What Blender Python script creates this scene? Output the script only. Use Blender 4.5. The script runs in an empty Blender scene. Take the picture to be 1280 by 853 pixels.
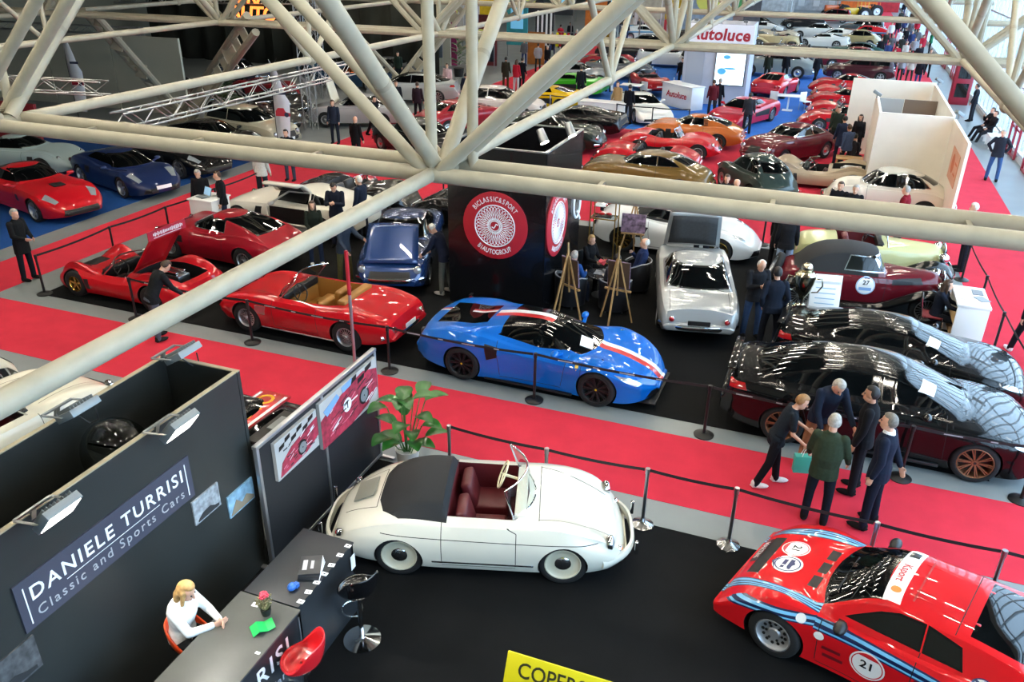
import bpy, bmesh, math, random
from math import pi, sin, cos, radians, sqrt, atan2, hypot
from mathutils import Vector, Matrix, Euler
SC = bpy.context.scene
COL = SC.collection
V = Vector

# ------------------------------------------------------------------ materials
_mats = {}
def lin(h):
    if isinstance(h, str):
        h = h.lstrip('#'); c = [int(h[i:i+2], 16)/255 for i in (0, 2, 4)]
    else:
        c = [x/255 for x in h]
    return tuple(((x/12.92) if x <= .04045 else ((x+.055)/1.055)**2.4) for x in c) + (1,)
def mat(name, col, rough=.5, metal=0., coat=0., spec=.5, emit=0., noise=0., nscale=8., trans=0., sheen=0., bump=0., bscale=200.):
    k = (name, col, rough, metal, coat, emit, noise)
    if k in _mats: return _mats[k]
    m = bpy.data.materials.new(name); m.use_nodes = True
    nt = m.node_tree; b = nt.nodes['Principled BSDF']
    c = lin(col)
    b.inputs['Base Color'].default_value = c
    b.inputs['Roughness'].default_value = rough
    b.inputs['Metallic'].default_value = metal
    b.inputs['Coat Weight'].default_value = coat
    b.inputs['Coat Roughness'].default_value = .015
    b.inputs['Specular IOR Level'].default_value = spec
    b.inputs['Transmission Weight'].default_value = trans
    if sheen: b.inputs['Sheen Weight'].default_value = sheen
    if emit:
        b.inputs['Emission Color'].default_value = c
        b.inputs['Emission Strength'].default_value = emit
    if noise or bump:
        tc = nt.nodes.new('ShaderNodeTexCoord')
    if noise:
        n = nt.nodes.new('ShaderNodeTexNoise'); n.inputs['Scale'].default_value = nscale; n.inputs['Detail'].default_value = 6
        nt.links.new(tc.outputs['Object'], n.inputs['Vector'])
        r = nt.nodes.new('ShaderNodeValToRGB')
        r.color_ramp.elements[0].position = .3; r.color_ramp.elements[1].position = .7
        r.color_ramp.elements[0].color = tuple(max(0, x*(1-noise)) for x in c[:3])+(1,)
        r.color_ramp.elements[1].color = tuple(min(1, x*(1+noise)) for x in c[:3])+(1,)
        nt.links.new(n.outputs['Fac'], r.inputs['Fac']); nt.links.new(r.outputs['Color'], b.inputs['Base Color'])
    if bump:
        n2 = nt.nodes.new('ShaderNodeTexNoise'); n2.inputs['Scale'].default_value = bscale
        nt.links.new(tc.outputs['Object'], n2.inputs['Vector'])
        bp = nt.nodes.new('ShaderNodeBump'); bp.inputs['Strength'].default_value = bump; bp.inputs['Distance'].default_value = .01
        nt.links.new(n2.outputs['Fac'], bp.inputs['Height']); nt.links.new(bp.outputs['Normal'], b.inputs['Normal'])
    _mats[k] = m
    return m
def clear_glass(name, tint='e8f0f0', strength=1.0):
    if name in _mats: return _mats[name]
    m = bpy.data.materials.new(name); m.use_nodes = True; nt = m.node_tree
    for n in list(nt.nodes):
        if n.type != 'OUTPUT_MATERIAL': nt.nodes.remove(n)
    out = [n for n in nt.nodes if n.type == 'OUTPUT_MATERIAL'][0]
    t = nt.nodes.new('ShaderNodeBsdfTransparent'); t.inputs[0].default_value = lin(tint)
    g = nt.nodes.new('ShaderNodeBsdfGlossy'); g.inputs['Roughness'].default_value = .02
    lw = nt.nodes.new('ShaderNodeLayerWeight'); pw = nt.nodes.new('ShaderNodeMath'); pw.operation = 'POWER'; pw.inputs[1].default_value = 4.5; nt.links.new(lw.outputs['Facing'], pw.inputs[0])
    f = nt.nodes.new('ShaderNodeMath'); f.operation = 'MULTIPLY_ADD'; f.inputs[1].default_value = .85; f.inputs[2].default_value = .05; nt.links.new(pw.outputs[0], f.inputs[0])
    mx = nt.nodes.new('ShaderNodeMixShader')
    nt.links.new(f.outputs[0], mx.inputs[0]); nt.links.new(t.outputs[0], mx.inputs[1]); nt.links.new(g.outputs[0], mx.inputs[2])
    nt.links.new(mx.outputs[0], out.inputs[0]); _mats[name] = m
    return m
def paint(c, flake=0):
    return mat('car_paint', c, .4, .0, .85, .08)
def cloth(c): return mat('cloth', c, .9, spec=.15, noise=.12, nscale=25)
CHROME = mat('chrome', 'dfe2e4', .08, 1.)
STEEL = mat('brushed_steel', 'a9adb0', .28, 1.)
ALU = mat('aluminium', 'b4b7ba', .35, .9)
BLACKP = mat('black_plastic', '0b0c0d', .45)
RUBBER = mat('tyre_rubber', '0f1011', .8)
GLASSD = mat('dark_tinted_glass', '050708', .03, 0, 0, .7)
GLASSC = clear_glass('clear_glass')
WHITE = mat('white_plastic', 'e6e7e6', .4)
WHITEM = mat('white_matt_board', 'e4e2dc', .7, noise=.04, nscale=3)
SKIN = mat('skin', 'c99a80', .55)
GOLD = mat('gold_alloy', 'b08d45', .25, .9)
BRONZE = mat('bronze_alloy', '8a5f44', .45, .6)
REDL = mat('tail_lamp_red', 'a01015', .15, 0, .8)
LAMP = mat('lamp_glass', 'c8d2d8', .05, .6, 1.)
PAPER = mat('white_paper', 'eef0f0', .8)
WOODL = mat('pale_wood', 'a88455', .5, noise=.2, nscale=10)
SEAM = mat('panel_gap', '070707', .7)

# ------------------------------------------------------------------ mesh builder
class MB:
    def __init__(s): s.v = []; s.f = []; s.m = []; s.T = None
    def add(s, vs, fs, m=0):
        b = len(s.v)
        s.v += [tuple(s.T @ V(p)) for p in vs] if s.T is not None else [tuple(p) for p in vs]
        s.f += [[i+b for i in f] for f in fs]; s.m += [m]*len(fs)
    def box(s, c, d, m=0, rz=0., R=None):
        x, y, z = d[0]/2, d[1]/2, d[2]/2
        vs = [V((a*x, b*y, e*z)) for a in (-1, 1) for b in (-1, 1) for e in (-1, 1)]
        Q = R if R is not None else Matrix.Rotation(rz, 3, 'Z')
        vs = [Q @ p + V(c) for p in vs]
        s.add(vs, [(0, 1, 3, 2), (4, 6, 7, 5), (0, 4, 5, 1), (2, 3, 7, 6), (0, 2, 6, 4), (1, 5, 7, 3)], m)
    def bar(s, a, b, w, h, m=0, up=(0, 0, 1)):
        a, b = V(a), V(b); d = (b-a); L = d.length; d.normalize()
        u = V(up)
        if abs(d.dot(u)) > .98: u = V((1, 0, 0))
        y = u.cross(d).normalized(); z = d.cross(y)
        R = Matrix((d, y, z)).transposed()
        s.box((a+b)/2, (L, w, h), m, R=R)
    def tube(s, pts, r, m=0, n=8, cap=True, closed=False):
        pts = [V(p) for p in pts]; k = len(pts)
        rr = r if isinstance(r, (list, tuple)) else [r]*k
        rings = []; up = None
        for i, p in enumerate(pts):
            if closed: d = pts[(i+1) % k]-pts[i-1]
            else: d = pts[min(i+1, k-1)]-pts[max(i-1, 0)]
            if d.length < 1e-9: d = V((0, 0, 1))
            d.normalize()
            if up is None:
                up = V((0, 0, 1)) if abs(d.z) < .95 else V((1, 0, 0))
            a = d.cross(up)
            if a.length < 1e-4: a = d.cross(V((.3, 1, .2)))
            a.normalize(); b = d.cross(a).normalized(); up = -b if (-b).dot(up) > 0 else b
            a = d.cross(up).normalized(); b = d.cross(a)
            rings.append([p + a*(rr[i]*cos(2*pi*j/n)) + b*(rr[i]*sin(2*pi*j/n)) for j in range(n)])
        vs = [q for g in rings for q in g]; fs = []
        for i in range(k if closed else k-1):
            i2 = (i+1) % k
            for j in range(n):
                fs.append((i*n+j, i*n+(j+1) % n, i2*n+(j+1) % n, i2*n+j))
        if cap and not closed:
            fs.append(tuple(range(n-1, -1, -1))); fs.append(tuple((k-1)*n+j for j in range(n)))
        s.add(vs, fs, m)
    def lathe(s, prof, m=0, n=24, axis='z', at=(0, 0, 0), R=None, ang=2*pi):
        k = len(prof); vs = []; fs = []; full = ang > 6.28
        nn = n if full else n+1
        for j in range(nn):
            a = ang*j/n
            for (r, h) in prof:
                p = V((r*cos(a), r*sin(a), h))
                if axis == 'y': p = V((p.x, -p.z if False else p.z, p.y)); 
                if axis == 'x': p = V((p.z, p.x, p.y))
                if R is not None: p = R @ p
                vs.append(p+V(at))
        for j in range(n):
            j2 = (j+1) % nn
            for i in range(k-1):
                fs.append((j*k+i, j2*k+i, j2*k+i+1, j*k+i+1))
        s.add(vs, fs, m)
    def prism(s, poly, h, m=0, at=(0, 0, 0), R=None):
        n = len(poly); o = V(at)
        vs = [V((p[0], p[1], 0)) for p in poly]+[V((p[0], p[1], h)) for p in poly]
        if R is not None: vs = [R @ q for q in vs]
        s.add([q+o for q in vs], [tuple(range(n-1, -1, -1)), tuple(range(n, 2*n))]+[(i, (i+1) % n, n+(i+1) % n, n+i) for i in range(n)], m)
    def grid(s, rows, m=0, closed=False):
        k = len(rows[0]); vs = [p for r in rows for p in r]; fs = []
        for i in range(len(rows)-1):
            for j in range(k if closed else k-1):
                j2 = (j+1) % k
                fs.append((i*k+j, i*k+j2, (i+1)*k+j2, (i+1)*k+j))
        s.add(vs, fs, m)
    def ball(s, c, r, m=0, n=12, k=8, R=None):
        if not isinstance(r, (tuple, list)): r = (r, r, r)
        vs = []; fs = []
        for i in range(k+1):
            a = -pi/2+pi*i/k
            for j in range(n):
                b = 2*pi*j/n
                p = V((r[0]*cos(a)*cos(b), r[1]*cos(a)*sin(b), r[2]*sin(a)))
                if R is not None: p = R @ p
                vs.append(p+V(c))
        for i in range(k):
            for j in range(n):
                fs.append((i*n+j, i*n+(j+1) % n, (i+1)*n+(j+1) % n, (i+1)*n+j))
        s.add(vs, fs, m)
    def text(s, txt, size, m=0, M=None, ext=.003, bold=0., align='CENTER', space=1., xs=1., it=0.):
        vs, fs = text_geo(txt, size, ext, bold, align, space, it)
        vs = [V((p[0]*xs, p[1], p[2])) for p in vs]
        if M is not None: vs = [M @ p for p in vs]
        s.add(vs, fs, m)
    def mesh(s, name, mats, smooth=35, bev=0., weld=False):
        me = bpy.data.meshes.new(name); me.from_pydata(s.v, [], s.f)
        for m in mats: me.materials.append(m)
        me.polygons.foreach_set('material_index', s.m)
        bm = bmesh.new(); bm.from_mesh(me)
        if weld: bmesh.ops.remove_doubles(bm, verts=bm.verts, dist=1e-4)
        if bev:
            es = [e for e in bm.edges if len(e.link_faces) == 2 and e.calc_face_angle(0) > .6]
            bmesh.ops.bevel(bm, geom=es, offset=bev, segments=2, affect='EDGES', profile=.5, clamp_overlap=True)
        bmesh.ops.recalc_face_normals(bm, faces=bm.faces)
        bm.to_mesh(me); bm.free()
        finish(me, smooth)
        return me
    def obj(s, name, mats, parent=None, smooth=35, bev=0., weld=False):
        if not isinstance(mats, (list, tuple)): mats = [mats]
        o = bpy.data.objects.new(name, s.mesh(name, mats, smooth, bev, weld)); COL.objects.link(o)
        if parent is not None: o.parent = parent
        return o
def finish(me, smooth=35):
    if smooth:
        me.polygons.foreach_set('use_smooth', [True]*len(me.polygons))
        me.set_sharp_from_angle(angle=radians(smooth))
    me.update()
_txt = {}
def text_geo(txt, size, ext, bold, align, space, it):
    k = (txt, ext/size, bold, align, space, it)
    if k not in _txt:
        c = bpy.data.curves.new('lettering', 'FONT'); c.body = txt; c.size = 1; c.extrude = ext/size/2; c.offset = bold
        c.align_x = align; c.align_y = 'CENTER'; c.space_character = space; c.shear = it; c.resolution_u = 3
        o = bpy.data.objects.new('lettering', c); COL.objects.link(o)
        dg = bpy.context.evaluated_depsgraph_get(); e = o.evaluated_get(dg); me = e.to_mesh()
        _txt[k] = ([tuple(v.co) for v in me.vertices], [tuple(p.vertices) for p in me.polygons])
        e.to_mesh_clear(); bpy.data.objects.remove(o); bpy.data.curves.remove(c)
    vs, fs = _txt[k]
    return [V(p)*size for p in vs], fs
def frame(o, x, z):
    """matrix with local X along x, local Z (text normal) along z, origin o"""
    x = V(x).normalized(); z = V(z); z = (z-x*z.dot(x)).normalized(); y = z.cross(x)
    return Matrix.Translation(V(o)) @ Matrix((x, y, z)).transposed().to_4x4()

# ------------------------------------------------------------------ things
def thing(name, label, cat, loc=(0, 0, 0), rz=0., group=None):
    o = bpy.data.objects.new(name, None); COL.objects.link(o)
    o.empty_display_size = .2
    o.location = loc; o.rotation_euler = (0, 0, rz); o['label'] = label; o['category'] = cat
    if group: o['group'] = group
    return o
def tag(o, label, cat, group=None, kind=None):
    o['label'] = label; o['category'] = cat
    if group: o['group'] = group
    if kind: o['kind'] = kind
    return o
def struct(o, label=None):
    o['kind'] = 'structure'
    if label: o['label'] = label; o['category'] = 'structure'
    return o
def dup(root, loc=None, rz=None, label=None, group=None, mats=None):
    r = root.copy(); COL.objects.link(r)
    if loc is not None: r.location = loc
    if rz is not None: r.rotation_euler = (0, 0, rz)
    if label: r['label'] = label
    if group: r['group'] = group
    for ch in list(root.children):
        c = ch.copy(); COL.objects.link(c); c.parent = r
        for g in list(ch.children):
            d = g.copy(); COL.objects.link(d); d.parent = c
    return r

# ------------------------------------------------------------------ camera frame and pixel-to-ground helper (metres)
CH = 7.4
CR = Matrix(((0.93491353, -0.16670132, 0.31328479), (0.35463752, 0.40654583, -0.8419933), (0.01299677, 0.89829347, 0.43920374)))
FPX = 1013.8
def G(px, py, z=0.):
    d = CR @ V((px-640, -(py-426.5), -FPX)); t = (z-CH)/d.z
    return V((d.x*t, d.y*t, z))
def pix(x, y, z):
    c = CR.transposed() @ V((x, y, z-CH))
    return (640+c.x/-c.z*FPX, 426.5-c.y/-c.z*FPX)
def camera():
    c = bpy.data.cameras.new('camera'); c.sensor_width = 36; c.lens = FPX*36/1280; c.clip_start = .05; c.clip_end = 400
    o = bpy.data.objects.new('camera', c); COL.objects.link(o)
    o.matrix_world = Matrix.Translation((0, 0, CH)) @ CR.to_4x4(); SC.camera = o
camera()
SC.view_settings.view_transform = 'Standard'; SC.view_settings.look = 'None'; SC.view_settings.gamma = 1
SC.view_settings.use_curve_mapping = False
# ------------------------------------------------------------------ setting
def ray(px, py):
    return CR @ V((px-640, -(py-426.5), -FPX))
def GX(px, py, X):
    d = ray(px, py); t = X/d.x; return V((X, d.y*t, CH+d.z*t))
def GY(px, py, Y):
    d = ray(px, py); t = Y/d.y; return V((d.x*t, Y, CH+d.z*t))
CONC = mat('polished_concrete', '787f80', .38, noise=.10, nscale=.9, bump=.02, bscale=30)
REDC = mat('red_carpet', 'bf2c3e', .95, spec=.2, noise=.07, nscale=2.2, bump=.25, bscale=350)
BLKC = mat('black_carpet', '0d0e0f', .9, spec=.15, noise=.22, nscale=1.6, bump=.25, bscale=300)
BLUC = mat('blue_carpet', '1560b4', .9, noise=.08, nscale=2, bump=.2, bscale=300)
STEELW = mat('cream_painted_steel', '9d9885', .5, noise=.07, nscale=5)
def slab(name, x0, x1, y0, y1, z0, z1, m, label=None):
    mb = MB(); mb.box(((x0+x1)/2, (y0+y1)/2, (z0+z1)/2), (x1-x0, y1-y0, z1-z0)); return struct(mb.obj(name, m, smooth=0), label)
slab('floor', -50, 7.4, -8, 140, -.3, 0, CONC, 'grey polished concrete hall floor')
def carpet(x0, x1, y0, y1, m, nm, z=.006): return slab(nm, x0, x1, y0, y1, .0005, z, m)
carpet(-40, 3.9, 9.95, 11.85, REDC, 'floor_red_carpet_aisle')
carpet(3.9, 6.0, -8, 130, REDC, 'floor_red_carpet_side_aisle')
carpet(-18.9, -17.2, 11.85, 22.7, REDC, 'floor_red_carpet_cross_aisle', .005)
carpet(-18.9, 3.9, 22.7, 25.2, REDC, 'floor_red_carpet_rear_aisle')
carpet(-18.6, -15.6, 25.2, 120, REDC, 'floor_red_carpet_long_aisle')
carpet(-12.5, 3.4, 25.2, 36.4, REDC, 'floor_red_carpet_stand', .005)
carpet(-14, .8, 36.6, 62, BLUC, 'floor_blue_carpet_stand')
carpet(-34, -19.7, 12.6, 26.6, mat('shaded_blue_carpet', '12407e', .9, spec=.2, noise=.08, nscale=2, bump=.2, bscale=300), 'floor_blue_carpet_left_stand')  # darker copy of the blue carpet: dimmer light on the left put into its colour
carpet(-16.2, 3.35, 12.35, 22.2, BLKC, 'floor_black_carpet_stand')
carpet(-6.2, 3.35, -6, 9.36, BLKC, 'floor_black_carpet_near_stand')
# walls, ceiling
WALLG = mat('hall_wall_paint', '8f8f80', .8, noise=.08, nscale=.4)
CEIL = mat('hall_roof_lining', '34342f', .9, noise=.05, nscale=.4)
def wall(name, x0, x1, y0, y1, z1, m, z0=0): return slab(name, x0, x1, y0, y1, z0, z1, m)
wall('wall_left', -50.3, -50, -8, 140, 11, WALLG)
wall('wall_back', -50, 7.4, 140, 140.3, 11, WALLG)
wall('wall_front', -50, 7.4, -8.3, -8, 11, WALLG)
slab('ceiling', -50.3, 7.7, -8.3, 140.3, 11, 11.3, CEIL)
struct(slab('ground_outside', 7.8, 90, -40, 180, -.35, -.05, mat('outside_paving', 'b8bcbc', .8, noise=.08, nscale=.3)))
# window wall on the right: sill band, mullions and glass
FRW = mat('white_window_frame', 'cfd6da', .4, .2)
mb = MB(); mb.box((7.5, 66, .1), (.25, 148, .2)); mb.box((7.5, 66, 10.6), (.25, 148, .8)); struct(mb.obj('wall_right', FRW, smooth=0))
WGL = clear_glass('window_glass', 'dfeaf2')
REDF = mat('red_door_frame', '8e1c30', .4)
for i in range(24):
    y0 = -8+i*6.17; mb = MB()
    for k in range(5):
        y = y0+k*1.2342; mb.box((7.45, y, 5.2), (.10, .07, 10.))
    for z in (.25, 2.4, 4.6, 7.0, 9.4): mb.box((7.45, y0+3.085, z), (.08, 6.17, .07))
    w = mb.obj('window_%d' % (i+1), FRW, smooth=0); struct(w)
    g = MB(); g.box((7.48, y0+3.085, 5.2), (.012, 6.15, 9.9)); g.obj('glass', WGL, w, smooth=0)
def red_door(n, y):
    mb = MB()
    for yy in (y, y+1.0, y+2.0): mb.box((7.30, yy, 1.15), (.08, .09, 2.3))
    for z in (2.28, 1.05, .05): mb.box((7.30, y+1, z), (.06, 2.0, .08))
    d = mb.obj('door_%d' % n, REDF, smooth=0); struct(d)
    h = MB(); h.tube([(7.2, y+.85, .95), (7.2, y+.85, 1.3)], .015); h.obj('door_handle', STEEL, d)
for n, y in enumerate((29.0, 33.2, 37.0, 60., 66., 84.)): red_door(n+1, y)

# ------------------------------------------------------------------ roof structure: every truss a thing
ZB, ZT = 5.0, 8.4
NX = [-34.2, -26.6, -19.0, -11.55, -4.13, 2.93]
GUS = mat('cream_painted_steel_gusset', '8f8a78', .55, noise=.1, nscale=6)
def chordY(i, base): return base
def x_truss(Y, r, gap, label, xs, X0, X1, dia=True, fine=True):
    t = thing('roof_truss', label, 'roof truss', (0, Y, ZB), 0, 'cross trusses of the roof')
    n = 14 if fine else 8
    for s in (-1, 1):
        mb = MB(); mb.tube([(X0, s*gap, 0), (X1, s*gap, 0)], r, 0, n); mb.obj('bottom_chord', STEELW, t)
        mb = MB(); mb.tube([(X0, s*gap, ZT-ZB), (X1, s*gap, ZT-ZB)], r, 0, n); mb.obj('top_chord', STEELW, t)
    for x in xs:
        for k, s in enumerate((-1, 1)):
            mb = MB(); mb.tube([(x+(0 if k == 0 else .3), s*gap*.9, 0), (x+(0 if k == 0 else .3), s*gap*.9, ZT-ZB)], r*.72, 0, n); mb.obj('post', STEELW, t)
            for d in (-1, 1):
                mb = MB(); mb.tube([(x+d*.06, s*gap*.95, 0), (x+d*3.72, s*gap*.95, ZT-ZB)], r*.85, 0, n); mb.obj('diagonal', STEELW, t)
        mb = MB(); mb.ball((x, 0, .0), (r*1.9, gap+r, r*1.35), 0, 14, 8); mb.box((x, 0, .12), (.5, gap*2, .03)); mb.obj('node', GUS, t)
    # short cross ties between the two chord tubes
    k = 0
    x = X0+.8
    while x < X1:
        mb = MB(); mb.box((x, 0, 0), (.05, gap*2, .04)); mb.obj('tie', GUS, t); x += 1.85; k += 1
    return t
def y_truss(X, Y0, Y1, r, label, nodes):
    t = thing('roof_girder', label, 'roof truss', (X, 0, ZB), 0, 'lengthwise girders of the roof')
    mb = MB(); mb.tube([(0, Y0, 0), (0, Y1, 0)], r, 0, 14); mb.obj('bottom_chord', STEELW, t)
    mb = MB(); mb.tube([(0, Y0, ZT-ZB), (0, Y1, ZT-ZB)], r, 0, 10); mb.obj('top_chord', STEELW, t)
    for (y, vert) in nodes:
        if vert:
            mb = MB(); mb.tube([(0, y, 0), (0, y, ZT-ZB)], r*.7, 0, 10); mb.obj('post', STEELW, t)
            mb = MB(); mb.ball((0, y, 0), (r*1.4, r*2.2, r*1.5), 0, 12, 8); mb.obj('node', GUS, t)
        for d in (-1, 1):
            a = (0, y+d*.1, .05); b = (0, y+d*3.7, ZT-ZB)
            mb = MB(); mb.tube([a, b], r*(1.15 if not vert else .75), 0, 12); mb.obj('diagonal', STEELW, t)
            c = V(a)+(V(b)-V(a))*.33
            mb = MB(); mb.tube([c-(V(b)-V(a)).normalized()*.03, c+(V(b)-V(a)).normalized()*.03], r*(1.18 if not vert else .8), 0, 12); mb.obj('collar', GUS, t)
    return t
x_truss(8.62, .092, .27, 'big cream double-tube roof truss crossing just above the middle of the view', NX[2:], -40, 7.2)
x_truss(23.35, .10, .24, 'cream roof truss crossing behind the emblem tower', NX, -48, 7.2, fine=False)
x_truss(36.6, .10, .24, 'cream roof truss crossing above the blue carpet stand', NX, -48, 7.2, fine=False)
x_truss(51.2, .11, .24, 'thin far cream roof truss beyond the white sign tower', NX, -48, 7.2, fine=False)
x_truss(80., .11, .24, 'farthest cream roof truss near the stalls', NX, -48, 7.2, fine=False)
nd = [(8.6, 0), (16.5, 1), (23.3, 0), (30., 1), (36.6, 0), (44, 1), (51.2, 0)]
for X, lb in ((-4.13, 'cream girder tube running from the lower left corner to the middle node'), (-11.1, 'cream girder left of the middle one, lighting truss hung beneath'),
              (2.93, 'cream girder over the right aisle by the window wall'), (-19.0, 'cream girder over the left blue carpet stand'), (-26.6, 'thin cream girder farthest left in the hall')):
    y_truss(X, 1.2, 110, .082, lb, nd)
def v_column(x, y, tops, label):
    t = thing('laced_column', label, 'column', (x, y, 0), 0, 'laced V-shaped columns')
    for (tx, ty) in tops:
        a = V((0, 0, .2)); b = V((tx-x, ty-y, ZB)); d = (b-a).normalized(); s = d.cross(V((0, 1, 0))).normalized()*.28
        for sg in (-1, 1):
            mb = MB(); mb.tube([a+s*sg, b+s*sg], .13, 0, 8); mb.obj('leg_tube', STEELW, t)
        mb = MB()
        for k in range(1, 12):
            c = a+(b-a)*(k/12); mb.bar(c-s, c+s, .28 if k % 3 else .55, .06, 0, up=(0, 1, 0))
        mb.obj('lacing', STEELW, t)
    mb = MB(); mb.box((0, 0, .12), (1.2, .8, .24)); mb.obj('base', GUS, t, bev=.02)
v_column(-26.65, 29.3, [(-25.8, 24.4), (-17.75, 23.2)], 'cream laced V-shaped column standing left, behind the parked dark cars')
v_column(-22.5, 41.9, [(-19.0, 44), (-26.6, 40)], 'cream laced V-shaped column by the clothing stalls')
v_column(-26.65, 58, [(-19.0, 57), (-26.6, 54)], 'cream laced V-shaped column farthest away, deep in the hall')

# ceiling strip lamps
def lamps():
    for X in (-36, -30, -24.6, -20.5, -16.4, -12.3, -8.2, -4.1, 0, 4):
        for Y in (1.5, 4.5, 7.5, 10.5, 13.5, 16.5, 19.5, 23, 27, 31, 35, 40, 45, 51, 58, 66, 75, 85, 96, 108):
            t = bpy.data.objects.new('ceiling_lamp', lamp_h); COL.objects.link(t); t.location = (X, Y, 9.7)
            tag(t, 'long white strip lamp hung under the hall roof', 'ceiling lamp', 'strip lamps under the roof')
            o = bpy.data.objects.new('tube', lamp_e); COL.objects.link(o); o.parent = t
            if X < -33 or (X < -20 and Y < 32 and int(Y*2) % 4 != 1):
                o.material_slots[0].link = 'OBJECT'; o.material_slots[0].material = mat('lamp_tube_unlit', 'c8c8c0', .4)
mb = MB(); mb.box((0, 0, 0), (1.5, .16, .05)); mb.box((-.6, 0, .66), (.012, .012, 1.3)); mb.box((.6, 0, .66), (.012, .012, 1.3)); lamp_h = mb.mesh('ceiling_lamp', [mat('lamp_housing', 'c8c8c4', .4)], 0)
mb = MB(); mb.box((0, 0, -.035), (1.42, .10, .02)); lamp_e = mb.mesh('tube', [mat('lamp_tube', 'fff4e0', .5, emit=168)], 0)
lamps()
# light: daylight outside the window wall plus the hall's lamps
w = bpy.data.worlds.new('sky'); SC.world = w; w.use_nodes = True; nt = w.node_tree
bgn = nt.nodes['Background']; pass
bgn.inputs[0].default_value = (.70, .85, 1., 1); bgn.inputs[1].default_value = 11
def area(name, loc, rot, sx, sy, e, col):
    l = bpy.data.lights.new(name, 'AREA'); l.shape = 'RECTANGLE'; l.size = sx; l.size_y = sy; l.energy = e; l.color = col
    o = bpy.data.objects.new(name, l); COL.objects.link(o); o.location = loc; o.rotation_euler = rot; return o
for i in range(4):
    o = area('window_daylight', (7.35, 3+i*30, 5.2), (0, radians(90), 0), 10.0, 29.5, 10, (1, 1, 1)); o.data.cycles.is_portal = True
SC.view_settings.exposure = 0
SC.cycles.use_denoising = True
# ------------------------------------------------------------------ cars
def pchip(pts):
    xs = [p[0] for p in pts]; ys = [p[1] for p in pts]; n = len(xs)
    if n == 1: return lambda x: ys[0]
    h = [xs[i+1]-xs[i] for i in range(n-1)]; d = [(ys[i+1]-ys[i])/h[i] for i in range(n-1)]
    m = [0.]*n; m[0] = d[0]; m[-1] = d[-1]
    for i in range(1, n-1):
        if d[i-1]*d[i] > 0:
            w1 = 2*h[i]+h[i-1]; w2 = h[i]+2*h[i-1]; m[i] = (w1+w2)/(w1/d[i-1]+w2/d[i])
    def f(x):
        if x <= xs[0]: return ys[0]
        if x >= xs[-1]: return ys[-1]
        lo = 0
        while xs[lo+1] < x: lo += 1
        t = (x-xs[lo])/h[lo]; t2 = t*t; t3 = t2*t
        return (2*t3-3*t2+1)*ys[lo]+(t3-2*t2+t)*h[lo]*m[lo]+(-2*t3+3*t2)*ys[lo+1]+(t3-t2)*h[lo]*m[lo+1]
    return f
SIDE = [(0, .93), (.12, .965), (.4, .995), (.6, 1), (.85, .975), (1, .92)]
class Prof:
    def __init__(s, S):
        s.S = S; s.hood = pchip(S['hood']); s.belt = pchip(S['belt']); s.bot = pchip(S['bot']); s.wid = pchip(S['wid'])
        s.side = pchip(S.get('side', SIDE)); s.x0 = S['hood'][0][0]; s.x1 = S['hood'][-1][0]
        s.cab = None
        if 'cab' in S:
            s.cab = pchip(S['cab']); cx = [p[0] for p in S['cab']]; s.c0, s.c1 = cx[0], cx[-1]; s.cm = S.get('cm', (s.c0+s.c1)/2)
            s.hcm = max(s.cab(x)-s.hood(x) for x in [s.c0+(s.c1-s.c0)*i/30 for i in range(31)])
        s.p = S.get('crown', 2.2); s.fb = S.get('fend', [])
    def hc(s, x):
        if s.cab is None or x <= s.c0 or x >= s.c1: return 0.
        return max(0., s.cab(x)-s.hood(x))
    def deck(s, x, y):
        w = s.wid(x); ys = w*s.side(1.); zs = s.belt(x); zd = s.hood(x)
        z = zs+(zd-zs)*(1-min(1, abs(y)/ys)**s.p)
        for (fx, fl, fy, fs, fh) in s.fb:
            t = (x-fx)/fl
            if abs(t) < 1: z += fh*(1-t*t)**2*math.exp(-((abs(y)-fy)/fs)**2)
        return z
    def sect(s, x, q):
        S = s.S; w = s.wid(x); zb = s.bot(x); zs = s.belt(x)
        if zs < zb+.03: zs = zb+.03
        ys = w*s.side(1.)
        P = [(0, zb), (.5*w, zb), (.86*w*s.side(0), zb)]
        ns = 9 if q else 5
        for i in range(ns):
            t = i/(ns-1); P.append((w*s.side(t), zb+t*(zs-zb)))
        cwb = min(S.get('cwb', .75*w), .93*ys); rw = min(S.get('rw', .55*w), cwb*.96)
        nd = 5 if q else 3
        for i in range(1, nd):
            y = ys+(cwb-ys)*i/nd; P.append((y, s.deck(x, y)))
        h0 = s.hc(x); hf = min(1, h0/s.hcm) if s.cab else 0
        yt = cwb-(cwb-rw)*(.25+.75*hf)
        bf = S.get('bf', .12); br = S.get('br', .1)
        def cp(y, pr):
            xe = x
            if s.cab:
                b = (abs(y)/cwb)**2
                xe = x+bf*b if x > s.cm else x-br*b
            return (y, s.deck(x, y)+s.hc(xe)*pr)
        nc = 6 if q else 3
        for i in range(nc):
            u = i/nc; P.append(cp(cwb+(yt-cwb)*u, .84*u))
        nr = 8 if q else 4
        for i in range(nr+1):
            a = pi/2*i/nr; P.append(cp(yt*max(0, cos(a))**.8, .84+.16*sin(a)**.8))
        return P
ROLE = {}
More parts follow.
